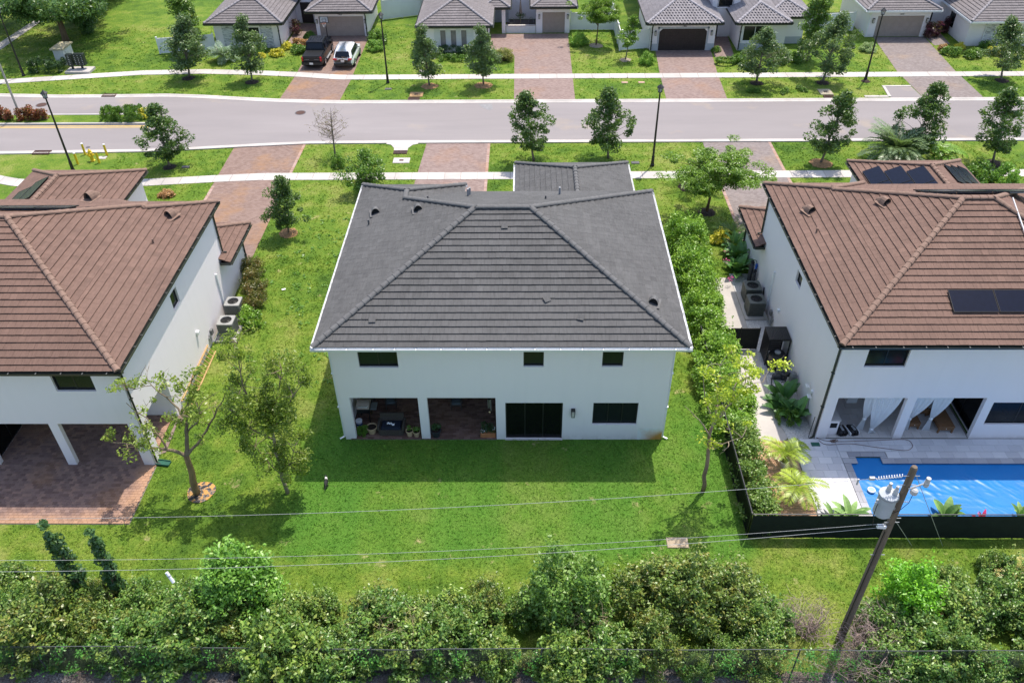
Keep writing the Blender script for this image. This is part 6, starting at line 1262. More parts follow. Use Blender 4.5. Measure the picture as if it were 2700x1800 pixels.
# street side planting: (proto key, x, y, z scale, label)
dk_ = shrub_proto('clipped_hedge', 2.4, .9, .75, 60, 80, .10, DARKH, .2, True, False); put(dk_,(-43.6,47.9,0),0,(1.2,1.5,1.3),'dark clipped hedge left of the white kiosk'); put(dk_,(-5.75,51.5,0),0,(1.1,.8,1.0),'dark clipped hedge below the slot windows')
lowg = shrub_proto('low_shrub', 2.2, .9, .5, 40, 70, .11, MIDG, .2, True, False); put(lowg,(-5.6,49.9,0),0,(1.15,.9,.9),'low green border shrubs in front of the dark clipped hedge')
lim = shrub_proto('clipped_shrub', 1.9, 1.7, 1.1, 60, 90, .10, LIMEH, .22, False, False); put(lim,(6.4,54.0,0),0,(1.05,1.0,1.05),'lime green clipped shrub beside the narrow garage drive'); put(lim,(12.5,48.8,0),1,(.85,.85,1.0),'round lime green shrub left of the dark brown garage drive'); put(lim,(-13.5,52.9,0),2,(1.0,1.0,.9),'lime green shrub right of the white parked car')
put(shrub_proto('clipped_shrub',1.6,1.5,.75,50,80,.10,VARH,.2,False,False),(34.0,51.8,0),0,1.0,'pale variegated round shrub left of the upper right drive')
yel = shrub_proto('croton_shrub', 1.7, 1.3, .85, 34, 60, .13, YELH, .25, False, False); red = shrub_proto('croton_shrub', 1.5, 1.0, .9, 30, 60, .14, COPP, .25, False, False); midp = shrub_proto('border_shrub', 1.8, 1.4, .8, 40, 70, .12, MIDG, .25, False, False)
for k, (pr, x, y, s, lab) in enumerate(((yel,-22.9,51.4,.85,'yellow croton at the foot of the grey roofed wing, nearer the lawn'),(yel,-22.4,53.3,.8,'yellow croton beside the downspout of the grey roofed wing'),(yel,-24.2,51.0,.55,'small yellow croton left of the larger yellow crotons'),(red,-21.2,54.1,.95,'copper leaved croton beside the pickup, left of two'),(red,-20.3,54.2,.8,'copper leaved croton beside the pickup, right of two'),(midp,-20.9,52.3,1.0,'green border shrub just left of the pickup'),(midp,-24.9,52.3,1.1,'green border shrub below the stone panel at the left wing'),(midp,-20.7,56.3,.8,'green shrub at the left garage pier behind the pickup'),
    (yel,45.7,50.5,1.0,'yellow croton in the bed at the right edge'),(yel,43.0,52.3,.7,'yellow croton at the corner of the upper right wing'),(red,41.2,51.9,.7,'reddish croton at the corner of the upper right bed'),(midp,41.5,50.7,1.0,'dark green border shrub along the upper right drive'),(midp,43.2,50.0,1.0,'green border shrub at the front of the upper right bed'),(midp,45.3,51.7,1.0,'green shrub under the stone wall at the upper right'),(midp,47.0,51.4,1.0,'green shrub at the far right below the window'),
    (midp,21.3,49.2,1.0,'green shrub in the bed left of the broad grey green oak'),(midp,24.6,48.8,1.1,'dark green shrub in the bed behind the broad grey green oak'),(midp,26.3,49.3,1.1,'green shrub at the right end of the silver roofed bed'),(midp,19.5,51.9,.6,'small green shrub at the entry of the silver roofed house'),(midp,-13.6,55.3,1.3,'tall green shrub at the corner of the taupe garage'),(midp,-10.6,47.0,.0,''))):
    if lab: put(pr,(x,y,0),k*1.1,s,lab)
ringm = MB(); n_ = 1
RC = np.array([(19.8+.85*math.cos(a),48.6+.5*math.sin(a),.32+.12*k) for a in np.linspace(0,6.28,26) for k in range(2)]); Pr, ctr, qr = clumps(RC, np.full(len(RC),.17), 60, .9)
rg_ = link('ring_hedge', leafmesh('ring_hedge', Pr, .09, MIDG, ctint=ctr)); tag(rg_, 'clipped ring shaped hedge right of the dark brown garage drive', 'hedge')
gc = shrub_proto('grass_clump', 1.5, 1.5, 1.3, 40, 70, .28, leafmat('straw_grass',(.10,.11,.03),(.22,.22,.06),(.36,.33,.12)), .3, aspect=.15, up=0); put(gc,(-.9,49.8,0),0,1.0,'straw coloured grass clump beside the courtyard drive')
for i, (x, y, lab) in enumerate(((41.2,55.4,'magenta cordyline right of the taupe garage door'),(42.0,55.9,'magenta cordyline in the shaded entry of the upper right house'),(43.2,56.8,'dark cordyline at the side wall of the upper right wing'),(-22.2,57.5,'dark red cordyline in the shaded entry behind the pickup'))):
    if i == 0: cord = shrub_proto('cordyline', .7, .7, 1.4, 16, 26, .40, MAG, .28, aspect=.16, up=.2)
    put(cord,(x,y,0),i*2,1.15,lab)
for i, (x, y, lab) in enumerate(((21.0,41.9,'low dark clump on the far verge, left of three'),(23.6,41.8,'low dark clump on the far verge, middle of three'),(25.2,42.3,'low dark clump on the far verge, right of three'))): put(midp,(x,y,0),i,(.75,.45,.45),lab)
put(midp,(-12.8,28.2,0),2,(.7,.7,1.1),'dark round shrub at the foot of the leafless tree'); put(midp,(33.2,25.5,0),1,(1.6,1.3,1.7),'bright shrub beyond the solar panels at the right'); put(lim,(35.0,25.3,0),.4,(1.2,1.1,1.3),'lime shrub at the right edge beyond the solar panels'); put(red,(-24.2,23.8,0),0,(.8,.8,.5),'brownish flower clump on the lawn beyond the left house')
# median planting
for i, x in enumerate((-43.4,-42.5,-41.7,-40.6,-39.8,-38.9)):
    if i == 0: rc = shrub_proto('red_shrub', 1.1, .9, 1.0, 20, 45, .16, REDH, .25)
    put(rc,(x,36.7,.1),i*1.4,1.0+.15*math.sin(i*2),f'dark red shrub in the median by the pale pole, {ORD[i]} from the left','red median shrubs')
for i, x in enumerate((-33.2,-32.1,-31.2)): put(lowg,(x,36.75,.1),i,(.6,1.3,1.6),f'green shrub near the tip of the median, {ORD[i]} from the left','green median shrubs')
put(yel,(-30.4,37.0,.1),0,(.85,.8,1.0),'golden shrub at the tip of the median')
# mulch rings
def ring(x, y, r, mat, label, h=.07):
    mb = MB(); n = 22; mb.v.append((0,0,h)); 
    for q, z in ((.55,h*.9),(1.0,.0)):
        for k in range(n): a = k*2*math.pi/n; j = 1+random.uniform(-.1,.1); mb.v.append((r*q*j*math.cos(a),r*q*j*math.sin(a),z+random.uniform(0,.02)))
    for k in range(n): mb.f += [(0,1+k,1+(k+1)%n),(1+k,1+n+k,1+n+(k+1)%n,1+(k+1)%n)]; mb.t += [.5,.5]
    o = part('mulch_ring', mb, mat, None); o.location = (x,y,.004); tag(o, label, 'mulch', 'mulch rings'); EXCL.append(np.array([(x+r*.95*math.cos(a),y+r*.95*math.sin(a)) for a in np.linspace(0,6.28,12)]))
for x, y, r, m, lab in ((-14.45,18.75,.62,MULCH,'tan mulch ring round the small tree on the side lawn'),(-7.4,43.6,.75,MULCH,'orange mulch ring under the left oak of the far pair'),(-2.6,43.7,.8,MULCH,'orange mulch ring under the right oak of the far pair'),(23.0,28.4,.8,MULCH,'orange mulch ring under the oak beside the right drive'),(13.35,21.3,.6,MULCHD,'brown mulch ring under the feathery umbrella tree'),(12.7,24.8,.75,MULCHD,'brown mulch bed under the small palm at the right drive'),(-29.7,45.8,.6,MULCHD,'dark mulch ring under the leafy oak at the far left verge'),(-23.6,44.8,.6,MULCHD,'dark mulch ring under the slim oak left of the pickup'),(21.65,43.9,.6,MULCHD,'dark mulch ring under the oak before the silver roofed house'),(27.5,43.9,.6,MULCHD,'dark mulch ring under the oak near the apron'),(43.4,44.2,.6,MULCHD,'dark mulch ring under the leaning oak at the right edge'),(31.4,44.2,.4,MULCHD,'small dark mulch ring at the upper right street lamp'),(35.6,28.3,.7,MULCHD,'dark mulch ring under the oak at the right picture edge'),(-25.5,28.2,.5,MULCHD,'dark mulch ring under the oak right of the hydrant'),(8.1,53.7,.7,M('pale_mulch',(.32,.27,.2),.95,.4,9),'pale mulch ring under the umbrella tree across the street'),(10.6,49.8,.55,M('pale_mulch',(.32,.27,.2),.95,.4,9),'pale mulch ring under the sapling by the white fence')): ring(x,y,r,m,lab)
# ---- palms and broad leaved plants
def frond(Vs, Fs, Ts, base, az, L, el, droop, ll, n=26, w=.035, vshape=.5):
    """one pinnate frond: arching rachis with narrow leaflets"""
    d = Vector((math.cos(az),math.sin(az),0)); side = Vector((-math.sin(az),math.cos(az),0)); p = Vector(base); pts = []
    for i in range(n+1):
        f = i/n; e = el-droop*f; pts.append(p.copy()); p = p+(d*math.cos(e)+Vector((0,0,math.sin(e))))*(L/n)
    t0 = random.random()
    for i in range(2,n+1):
        f = i/n; e = el-droop*f; tan = d*math.cos(e)+Vector((0,0,math.sin(e))); upv = -d*math.sin(e)+Vector((0,0,math.cos(e))); l = ll*math.sin(math.pi*(.12+.80*f))**.7
        for s in (-1,1):
            dr = (side*s*.85+tan*.55+upv*vshape*random.uniform(.4,1)-Vector((0,0,.25))).normalized(); b = pts[i]; q = b+dr*l; m = b+dr*l*.45; wv = tan*w*.5
            k = len(Vs); Vs += [b,m-wv,q-Vector((0,0,l*.15)),m+wv]; Fs.append((k,k+1,k+2,k+3)); Ts.append(.4*t0+.6*random.random())
    return pts
def palm(name, loc, label, trunk_h, nf, L, ll, leaf, el=(.2,1.3), droop=(.9,1.5), tr=.09, bark=None, w=.035, stems=1, cat='palm', vshape=.5):
    t = thing(name, label, cat, loc); Vs, Fs, Ts = [], [], []; tm = MB(); rm_ = MB()
    for sidx in range(stems):
        o = Vector((random.uniform(-.25,.25),random.uniform(-.25,.25),0)) if stems > 1 else Vector((0,0,0)); th = trunk_h*random.uniform(.75,1.1)
        tm.tube([o,o*1.2+Vector((0,0,th*.5)),o*1.5+Vector((0,0,th))],[tr*1.3,tr,tr*.9],8); 
        for k in range(nf):
            az = k*2.399+random.uniform(-.25,.25); e = el[0]+(el[1]-el[0])*random.random(); pts = frond(Vs,Fs,Ts,o*1.5+Vector((0,0,th)),az,L*random.uniform(.75,1.1),e,random.uniform(*droop),ll,w=w,vshape=vshape); rm_.tube([pts[0],pts[8],pts[16],pts[-1]],[.02,.014,.009,.004],4)
    part('trunk', tm, bark or BARK, t, local=True); part('leaf_stalks', rm_, M('green_stalk',(.14,.18,.05),.6), t, local=True); link('fronds', np_mesh('fronds', [tuple(v) for v in Vs], Fs, Ts, leaf), None, t); return t
DATE = leafmat('date_palm_leaves',(.05,.085,.04),(.10,.15,.07),(.17,.23,.12)); ARE = leafmat('areca_leaves',(.05,.13,.012),(.11,.22,.02),(.20,.32,.04)); ADON = leafmat('adonidia_leaves',(.09,.14,.012),(.20,.27,.025),(.33,.40,.05))
palm('date_palm',(28.3,28.4,0),'grey green date palm on the near verge at the right',1.0,50,2.9,.6,DATE,(.25,1.5),(.7,1.3),.2,w=.11)
palm('areca_palm',(31.6,28.3,0),'bright green clumping palm right of the date palm',.7,9,2.0,.5,ARE,(.5,1.3),(1.2,2.0),.04,w=.12,stems=3)
palm('cycad',(14.3,18.0,0),'dark green cycad in the bed beside the low garage roof',.3,34,1.25,.25,leafmat('cycad_leaves',(.03,.075,.012),(.07,.13,.02),(.14,.22,.04)),(.15,1.2),(.5,.9),.14,w=.03,cat='cycad')
palm('small_palm',(12.7,24.8,0),'small arching palm in the mulch bed under the umbrella tree',.5,12,1.9,.4,ARE,(.5,1.2),(1.0,1.8),.07,w=.05)
palm('areca_palm',(-24.0,29.9,0),'',.1,0,1,.1,ARE) if False else None
PB = M('white_pot', (.7,.68,.65), .7)
for y, lab, plab in ((-1.75,'bright palm in a white pot on the wooden deck, nearer the house','white pot of the palm nearer the house on the wooden deck'),(-3.75,'bright palm in a white pot on the wooden deck, nearer the rear fence','white pot of the palm nearer the rear fence on the wooden deck')):
    x = 12.8; pot(x,y,.095,.2,.36,PB,plab); palm('potted_palm',(x,y,.40),lab,.55,13,1.35,.42,ADON,(.35,1.35),(1.2,2.0),.05,w=.055)
blue = palm('fan_palm',(-27.6,50.2,0),'blue green fan palm in front of the grey roofed wing at left',.6,40,1.5,.5,leafmat('blue_palm_leaves',(.07,.11,.07),(.15,.21,.14),(.25,.33,.24)),(-.1,1.4),(.4,.8),.15,w=.05)
def broadleaf(name, loc, label, n, L, w, leaf, spread=.9, cat='plant', el=(.5,1.35)):
    """rosette of broad arching leaves, each leaf its own blade"""
    t = thing(name, label, cat, loc)
    for k in range(n):
        az = k*2.399+random.uniform(-.3,.3); e = random.uniform(*el); l = L*random.uniform(.7,1.1); d = Vector((math.cos(az),math.sin(az),0)); s = Vector((-math.sin(az),math.cos(az),0)); p = d*.04; mb = MB(); m = 6; rows = []
        for i in range(m+1):
            f = i/m; a = e-spread*f*f; ww = w*l*math.sin(math.pi*min(.97,.12+.85*f))**.8; upv = Vector((0,0,1))*math.cos(a)-d*math.sin(a); rows.append((p-s*ww+upv*ww*.35,p.copy(),p+s*ww+upv*ww*.35)); p = p+(d*math.cos(a)+Vector((0,0,math.sin(a))))*(l/m)
        for r in rows: mb.v += [tuple(v) for v in r]
        tt = random.random()
        for i in range(m): mb.f += [(3*i,3*i+1,3*i+4,3*i+3),(3*i+1,3*i+2,3*i+5,3*i+4)]; mb.t += [tt,min(1,tt+.1)]
        part('leaf', mb, leaf, t, local=True)
    return t
AGV = leafmat('agave_leaves',(.05,.10,.03),(.10,.19,.05),(.20,.30,.10),trans=.1); BIGL = leafmat('bird_of_paradise_leaves',(.02,.06,.015),(.045,.115,.025),(.09,.19,.05),trans=.15)
broadleaf('agave',(14.9,-4.75,.1),'green agave behind the rear fence left of the transformer',11,.95,.16,AGV); broadleaf('agave',(14.2,-4.8,.1),'small loose agave behind the rear fence at the marble corner',9,.75,.1,AGV,1.2); broadleaf('agave',(18.95,-4.75,.1),'broad agave standing against the blue pool cover',9,.95,.2,AGV); broadleaf('agave',(22.1,-4.75,.1),'agave behind the rear fence at the right picture edge',9,1.0,.18,AGV)
broadleaf('bromeliad',(20.45,-4.9,.1),'red bromeliad standing against the blue pool cover',10,.5,.14,leafmat('red_bromeliad',(.16,.008,.04),(.40,.02,.08),(.60,.05,.16),trans=.2),.7); broadleaf('bromeliad',(16.75,-5.15,.1),'small purple bromeliad behind the utility pole',9,.5,.14,leafmat('red_bromeliad',(.16,.008,.04),(.40,.02,.08),(.60,.05,.16)),.7)
for x, y, n, L_, lab in ((14.2,16.6,14,1.3,'glossy broad leaved plant under the low brown roof, farthest back'),(14.25,15.3,14,1.35,'glossy broad leaved plant beside the right wall, middle of the bed'),(13.9,14.0,16,1.3,'glossy broad leaved plant nearest the softener tanks'),(13.9,2.6,13,1.25,'dark broad leaved plant beside the filter tank'),(14.2,1.5,14,1.2,'dark broad leaved plant in the white gravel near the house corner'),(13.6,1.9,10,1.0,'smaller broad leaved plant at the gravel edge')): broadleaf('broadleaf_plant',(x,y,.02),lab,n,L_,.2,BIGL)
put(yel,(13.5,17.6,0),.5,(.8,.9,1.0),'yellow shrub at the foot of the cycad'); put(lowg,(13.7,1.2,.03),0,(.4,.8,1.0),'low leafy plants in the gravel of the side yard')
PINKF = leafmat('pink_flowers',(.45,.03,.16),(.65,.06,.25),(.8,.2,.4)); 
for k, (x, y) in enumerate(((13.5,15.6),(13.3,14.6),(13.2,12.7),(14.0,16.9))):
    q, c_, o_ = clumps(np.array([(x,y,.5)]),[.2],26); o = link('pink_flower_cluster', leafmesh('pink_flower_cluster', q, .09, PINKF)); tag(o, ['pink flower cluster below the cycad','pink flower cluster in the middle of the side bed','pink flower cluster near the farther olive condenser','pink flower cluster under the low brown eave'][k], 'flowers', 'pink flowers')
# patio pot plants
def potplant(potthing, pts, size, leaf, per=30, r=.16): 
    P, c_, q = clumps(np.array(pts)-np.array(worg(potthing)), np.full(len(pts),r), per); link('plant', leafmesh('plant', P, size, leaf, aspect=.4), None, potthing)
potplant(POT1,[(-4.47,.22,.5),(-4.47,.22,.62)],.12,MIDG,14,.09); potplant(POT2,[(-4.14,.2,.45),(-4.2,.2,.5),(-4.05,.2,.5)],.16,MIDG,14,.12); potplant(POT3,[(-3.2,.18,.6),(-3.25,.15,.75),(-3.1,.2,.7)],.12,DARKH,40,.17); potplant(PLANTER,[(-.95,.2,.42),(-.75,.2,.48),(-.5,.2,.45),(-.65,.3,.6),(-.9,.35,.62)],.11,DARKH,60,.18)
wf, c_, q = clumps(np.array([(-1.02,.12,.45),(-.9,.1,.5),(-.45,.15,.58)])-np.array(worg(PLANTER)),[.1]*3,10); link('white_blossom', leafmesh('white_blossom', wf, .06, leafmat('white_petals',(.6,.6,.55),(.75,.75,.7),(.8,.8,.8))), None, PLANTER)
put(midp,(-6.72,.28,.05),0,(.32,.3,.75),'leafy potted greenery at the left patio pillar')
ftree, c_, q = clumps(np.array([(.66,60.0,.9),(.5,60.0,1.1),(.9,60.0,1.0)]),[.35]*3,90); o = link('courtyard_shrub', leafmesh('courtyard_shrub', ftree, .12, DARKH)); tag(o,'dark shrub in front of the closed umbrella','shrub')
# ================================================================ back yard trees, overgrown strip, fences, pole, grass
def skel_tree(name, label, loc, limbs, bark, leaf, twig, tips_from, ncl, per, size, cr, r0, aspect=.45, squash=.8, seed=1, sub=26, up=.5):
    """limbs: list of polylines (x,y,z,r) in world; twigs grow from them and carry the leaf clumps"""
    random.seed(seed); t = thing(name, label, 'tree', loc); o = Vector(loc); tm = MB(); ends = []
    for i, L_ in enumerate(limbs):
        pts = [Vector(p[:3])-o for p in L_]; rs = [p[3] for p in L_]; fine = []; fr_ = []
        for a, b, ra, rb in zip(pts[:-1], pts[1:], rs[:-1], rs[1:]):
            for f in (0,.33,.66): fine.append(a.lerp(b,f)+Vector((random.uniform(-1,1),random.uniform(-1,1),0))*min(.06,(b-a).length*.04)*(1 if f else 0)); fr_.append(ra+(rb-ra)*f)
        fine.append(pts[-1]); fr_.append(rs[-1])
        if i == 0: part('trunk', MB().tube(fine,fr_,8), bark, t, local=True, smooth=True)
        else: tm.tube(fine,fr_,6)
        if i in tips_from: ends += fine[len(fine)//3:]
    C = []
    for k in range(sub):
        q = ends[random.randrange(len(ends))]; L2 = random.uniform(.35,1.0); e = q+Vector((random.uniform(-1,1),random.uniform(-1,1),random.uniform(-.15,.9))).normalized()*L2; pts = limb(tm,q,e,.022,.006,.35,5,4); C.append(tuple(e)); C.append(tuple(pts[3]))
        for _ in range(2):
            e2 = e+Vector((random.uniform(-1,1),random.uniform(-1,1),random.uniform(-.2,.7)))*.32; limb(tm,pts[3],e2,.010,.004,.2,3,3); C.append(tuple(e2))
    part('branches', tm, twig, t, local=True); C = np.array(C); C = C[RNG.permutation(len(C))[:ncl]]
    P, ct, q = clumps(C, cr*RNG.uniform(.5,1.3,len(C)), per, squash); link('crown', leafmesh('crown', P, size, leaf, ctint=ct, aspect=aspect, up=up), None, t); return t
SPARSE = leafmat('sparse_tree_leaves',(.08,.12,.016),(.17,.235,.035),(.30,.37,.07),(.22,.14,.04),.5,trans=.4); NARROW = leafmat('narrow_tree_leaves',(.065,.10,.014),(.13,.185,.022),(.24,.29,.045),trans=.4); YG = leafmat('yellow_green_leaves',(.16,.22,.015),(.32,.40,.03),(.50,.58,.06),trans=.45)
TRB = M('yellow_brown_bark',(.30,.20,.095),.9,.35,5,.8,25,.03,sc=(1,1,.25)); PKB = M('pinkish_bark',(.34,.22,.15),.9,.3,5,.8,25,.03,sc=(1,1,.25))
B = (-13.6,-3.4,0)
skel_tree('backyard_tree','sparse brown trunked tree in the left back lawn',B,[[(-13.6,-3.4,-.05,.17),(-13.5,-3.4,1.3,.14),(-13.45,-3.4,2.5,.12)],[(-13.45,-3.4,2.45,.09),(-13.9,-3.5,2.9,.07),(-14.7,-3.6,3.15,.05),(-15.6,-3.7,3.5,.03),(-16.4,-3.5,3.4,.015)],[(-13.45,-3.4,2.5,.10),(-13.25,-3.2,3.4,.08),(-13.1,-3.0,4.3,.06),(-12.7,-2.8,5.6,.03),(-12.3,-2.9,6.6,.012)],[(-13.4,-3.4,2.5,.08),(-12.6,-3.2,3.4,.055),(-11.9,-3.0,4.4,.04),(-11.2,-2.9,5.6,.015)],[(-13.1,-3.0,4.2,.05),(-13.7,-2.6,4.8,.035),(-14.4,-2.4,5.6,.02),(-15.4,-2.6,5.5,.01)],[(-14.1,-3.5,3.0,.05),(-14.8,-2.9,4.2,.03),(-15.5,-2.8,5.0,.015)],[(-13.2,-3.1,3.6,.05),(-12.4,-3.6,4.6,.03),(-12.0,-3.8,5.6,.012)]],TRB,SPARSE,M('grey_twig',(.22,.17,.11),.9,.3),(1,2,3,4,5,6),95,28,.15,.28,.17,sub=56,seed=4)
skel_tree('backyard_tree','tall dense olive green tree in the left back lawn beside the cat',(-9.55,-3.35,0),[[(-9.55,-3.35,-.05,.09),(-9.6,-3.3,1.5,.075),(-9.55,-3.3,3.2,.065),(-9.5,-3.25,4.3,.055)],[(-9.5,-3.25,4.3,.05),(-10.0,-3.2,5.1,.04),(-10.3,-3.1,6.2,.03),(-10.1,-3.0,8.3,.01)],[(-9.5,-3.25,4.3,.05),(-9.1,-3.1,5.4,.035),(-8.6,-3.0,7.0,.012)],[(-9.5,-3.3,3.8,.04),(-8.9,-3.5,4.8,.03),(-7.9,-3.4,6.6,.01)],[(-9.55,-3.3,3.3,.04),(-10.3,-3.5,4.2,.03),(-11.0,-3.4,5.2,.012)],[(-9.6,-3.3,1.2,.03),(-9.1,-3.4,1.9,.02),(-8.7,-3.3,3.0,.01)],[(-9.6,-3.3,1.0,.03),(-10.1,-3.2,1.9,.02),(-10.6,-3.2,3.4,.01)]],M('pale_grey_bark',(.34,.27,.18),.9,.3,5,.8,25,.03,sc=(1,1,.25)),NARROW,M('grey_twig',(.22,.17,.11),.9,.3),(1,2,3,4,5,6),300,46,.13,.27,.09,sub=110,seed=9,squash=1.5)
skel_tree('backyard_tree','slender pinkish trunked tree with yellow green leaves beside the black side fence',(8.95,-3.15,0),[[(8.95,-3.15,-.05,.10),(8.9,-3.15,1.5,.085),(8.8,-3.1,3.0,.07),(8.8,-3.1,3.9,.06)],[(8.8,-3.1,3.6,.05),(8.85,-3.0,5.0,.035),(8.7,-2.9,7.1,.010)],[(8.8,-3.1,3.9,.045),(9.3,-3.0,5.0,.03),(9.8,-3.0,6.2,.02),(10.5,-3.0,6.3,.008)],[(8.8,-3.1,3.4,.04),(8.2,-3.2,4.4,.025),(7.5,-3.2,5.2,.008)],[(8.85,-3.1,2.6,.03),(9.4,-3.1,2.9,.02),(10.1,-3.2,3.4,.008)],[(8.8,-3.1,4.2,.035),(8.3,-2.8,5.6,.02),(8.1,-2.7,6.8,.008)],[(8.85,-3.1,4.4,.03),(9.2,-3.4,5.4,.02),(9.3,-3.5,6.8,.008)]],PKB,YG,M('pale_twig',(.36,.28,.20),.9,.2),(1,2,4,6),46,42,.15,.33,.10,sub=30,seed=12)
# plastic and mulch round the left tree
rg2 = MB(); n = 26
for k in range(n):
    a = k*2*math.pi/n
    for q in (.0,.35,.7,1.0): rg2.v.append((-13.45+.62*q*math.cos(a)*(1+.05*math.sin(5*a)),-3.3+.62*q*math.sin(a)*(1+.05*math.sin(3*a)),.06*(1-q)+.02+random.uniform(0,.03)))
for k in range(n):
    for j in range(3): rg2.f.append((4*k+j,4*k+j+1,4*((k+1)%n)+j+1,4*((k+1)%n)+j)); rg2.t.append(.5)
def plasticmat():
    m, t, b, N, L = nodes('plastic_and_leaf_litter'); n_ = noise(N,L,4.5,4,.65); c = ramp(N,L,n_,[(.42,(.012,.012,.015)),(.50,(.10,.09,.09)),(.55,(.50,.27,.08))]); L(c,b.inputs['Base Color']); r_ = ramp(N,L,n_,[(.45,.25),(.55,.9)]); L(r_,b.inputs['Roughness']); bump(N,L,b,noise(N,L,9,3),.8,.05); return m
one('tree_ring', rg2, plasticmat(), 'ring of black plastic and tan leaf litter round the brown trunked tree', 'mulch', smooth=True); exrect(-14.0,-3.8,-12.9,-2.8)
# ---- black fence of the pool house
SCR = M('dark_green_screen', (.010,.017,.014), .85, .25, 3, .6, 140); RAILM = M('grey_black_rail',(.055,.055,.058),.45)
t = thing('screened_fence', 'dark screened fence along the back of the pool yard', 'fence', (10.4,-5.7,0)); xs_ = [10.4+2.75*k for k in range(8)]
for k, x in enumerate(xs_):
    part('post', MB().tube([(x,-5.7,0),(x,-5.7,1.52)],.03,7), BLACK, t)
    if k < len(xs_)-1:
        mb = MB(); m = 14                                     # fabric sags a little between the posts
        for i in range(m+1):
            f = i/m; xx = x-.01+2.77*f; mb.v += [(xx,-5.735-.02*math.sin(math.pi*f)-.006*math.sin(19*f),.04),(xx,-5.735-.012*math.sin(math.pi*f)-.005*math.sin(23*f+1),.78),(xx,-5.735,1.46)]
        for i in range(m): mb.f += [(3*i,3*i+3,3*i+4,3*i+1),(3*i+1,3*i+4,3*i+5,3*i+2)]; mb.t += [.5,.5]
        part('screen_panel', mb, SCR, t, smooth=True); part('top_rail', MB().tube([(x,-5.7,1.50),(x+2.75,-5.7,1.50)],.028,6), RAILM, t)
t = thing('picket_fence', 'black metal picket fence down the side of the pool yard', 'fence', (10.35,0,0)); yy = np.arange(-5.55,7.0,.11)
for y in yy: part('picket', MB().box(10.34,y-.011,.06,10.362,y+.011,1.42), BLACK, t)
for z in (.12,1.34): part('rail', MB().box(10.325,-5.66,z,10.339,6.9,z+.04), BLACK, t)
part('top_rail', MB().tube([(10.35,-5.68,1.47),(10.35,6.9,1.47)],.028,6), RAILM, t); part('screen', MB().box(10.372,-5.6,.06,10.376,6.9,1.40), M('fine_black_mesh',(.012,.014,.013),.8), t)
for y in np.arange(-5.6,7,2.5): part('post', MB().box(10.32,y-.03,0,10.38,y+.03,1.5), BLACK, t)
# ---- chain link fence with its wires as real rods
t = thing('chain_link_fence', 'grey chain link fence along the bottom of the picture', 'fence', (0,-11.9,0)); WIRE = M('galvanised_wire',(.075,.085,.082),.6,.2,4)
for x in np.arange(-22.4,25,3.0): part('post', MB().tube([(x,-11.9,0),(x,-11.9,1.82)],.028,7), WIRE, t)
tp_ = [(x,-11.9,1.78+.03*math.sin(x*.8)-(.10 if -9 < x < -2 else 0)) for x in np.arange(-24,25,1.0)]; part('top_rail', MB().tube(tp_,.018,6), WIRE, t)
part('bottom_wire', MB().tube([(x,-11.93,.06+.03*math.sin(x*1.7)) for x in np.arange(-24,25,.8)],.010,4), WIRE, t); wm = MB(); sp_ = .085
for k in range(int(46/sp_)):
    x = -23+k*sp_
    wm.tube([(x,-11.925,.05),(x+1.7,-11.925,1.76)],.0032,3,False); wm.tube([(x+1.7,-11.933,.05),(x,-11.933,1.76)],.0032,3,False)
o = part('wire_mesh', wm, WIRE, t); o['kind'] = 'stuff'
def dirtmat():
    m, t, b, N, L = nodes('litter_dirt'); c = ramp(N,L,noise(N,L,1.3,6,.7),[(.3,(.16,.12,.10)),(.5,(.27,.22,.19)),(.62,(.42,.40,.39)),(.75,(.13,.20,.05))]); c = mix(N,L,ramp(N,L,noise(N,L,16,3,.8),[(.4,.8),(.65,0)]),c,(.02,.015,.012)); L(c,b.inputs['Base Color']); b.inputs['Roughness'].default_value=.95; bump(N,L,b,noise(N,L,20,3,.8),1,.05); return m
mb = MB(); mb.prism([(-60,-60),(60,-60),(60,-11.7)]+[(x,-11.75+.18*math.sin(x*1.3)) for x in np.arange(58,-60,-2)]+[(-60,-11.7)],0,.012); struct('dirt_strip', mb, dirtmat()); exrect(-60,-60,60,-11.6)
one('fallen_plank', MB().cbox((-7.2,-12.08,.06),(4.7,.12,.10),.012), M('blackened_wood',(.012,.011,.010),.9,.3), 'blackened plank lying along the foot of the chain link fence', 'plank')
# ---- shrubs of the strip
WILD = leafmat('wild_shrub_leaves',(.014,.045,.010),(.060,.135,.022),(.185,.275,.05),(.27,.235,.05),.45,trans=.18); WILD2 = leafmat('olive_shrub_leaves',(.022,.055,.012),(.085,.16,.024),(.23,.31,.06),(.30,.27,.06),.45,trans=.18); RUSTY = leafmat('rusty_shrub_leaves',(.018,.045,.010),(.075,.13,.020),(.205,.25,.048),(.28,.17,.035),.5,trans=.18); BRI = leafmat('bright_shrub_leaves',(.05,.13,.015),(.11,.24,.03),(.22,.36,.07)); LIM = leafmat('lime_shrub_leaves',(.06,.17,.012),(.12,.32,.015),(.24,.46,.03)); VINE = leafmat('vine_leaves',(.025,.10,.02),(.06,.20,.03),(.13,.30,.05))
w1 = shrub_proto('wild_shrub',2.6,2.4,2.3,115,74,.12,WILD,.28,sprigs=60); w2 = shrub_proto('wild_shrub',2.4,2.2,2.0,100,70,.14,WILD2,.29,sprigs=40); w3 = shrub_proto('wild_shrub',2.6,2.4,2.4,120,74,.11,RUSTY,.27,sprigs=80)
G1 = 'overgrown shrubs along the chain link fence'; sl_ = {id(w1):'dark green wild shrub in the overgrown strip before the chain link fence',id(w2):'olive wild shrub in the overgrown strip before the chain link fence',id(w3):'rusty tipped wild shrub in the overgrown strip before the chain link fence'}
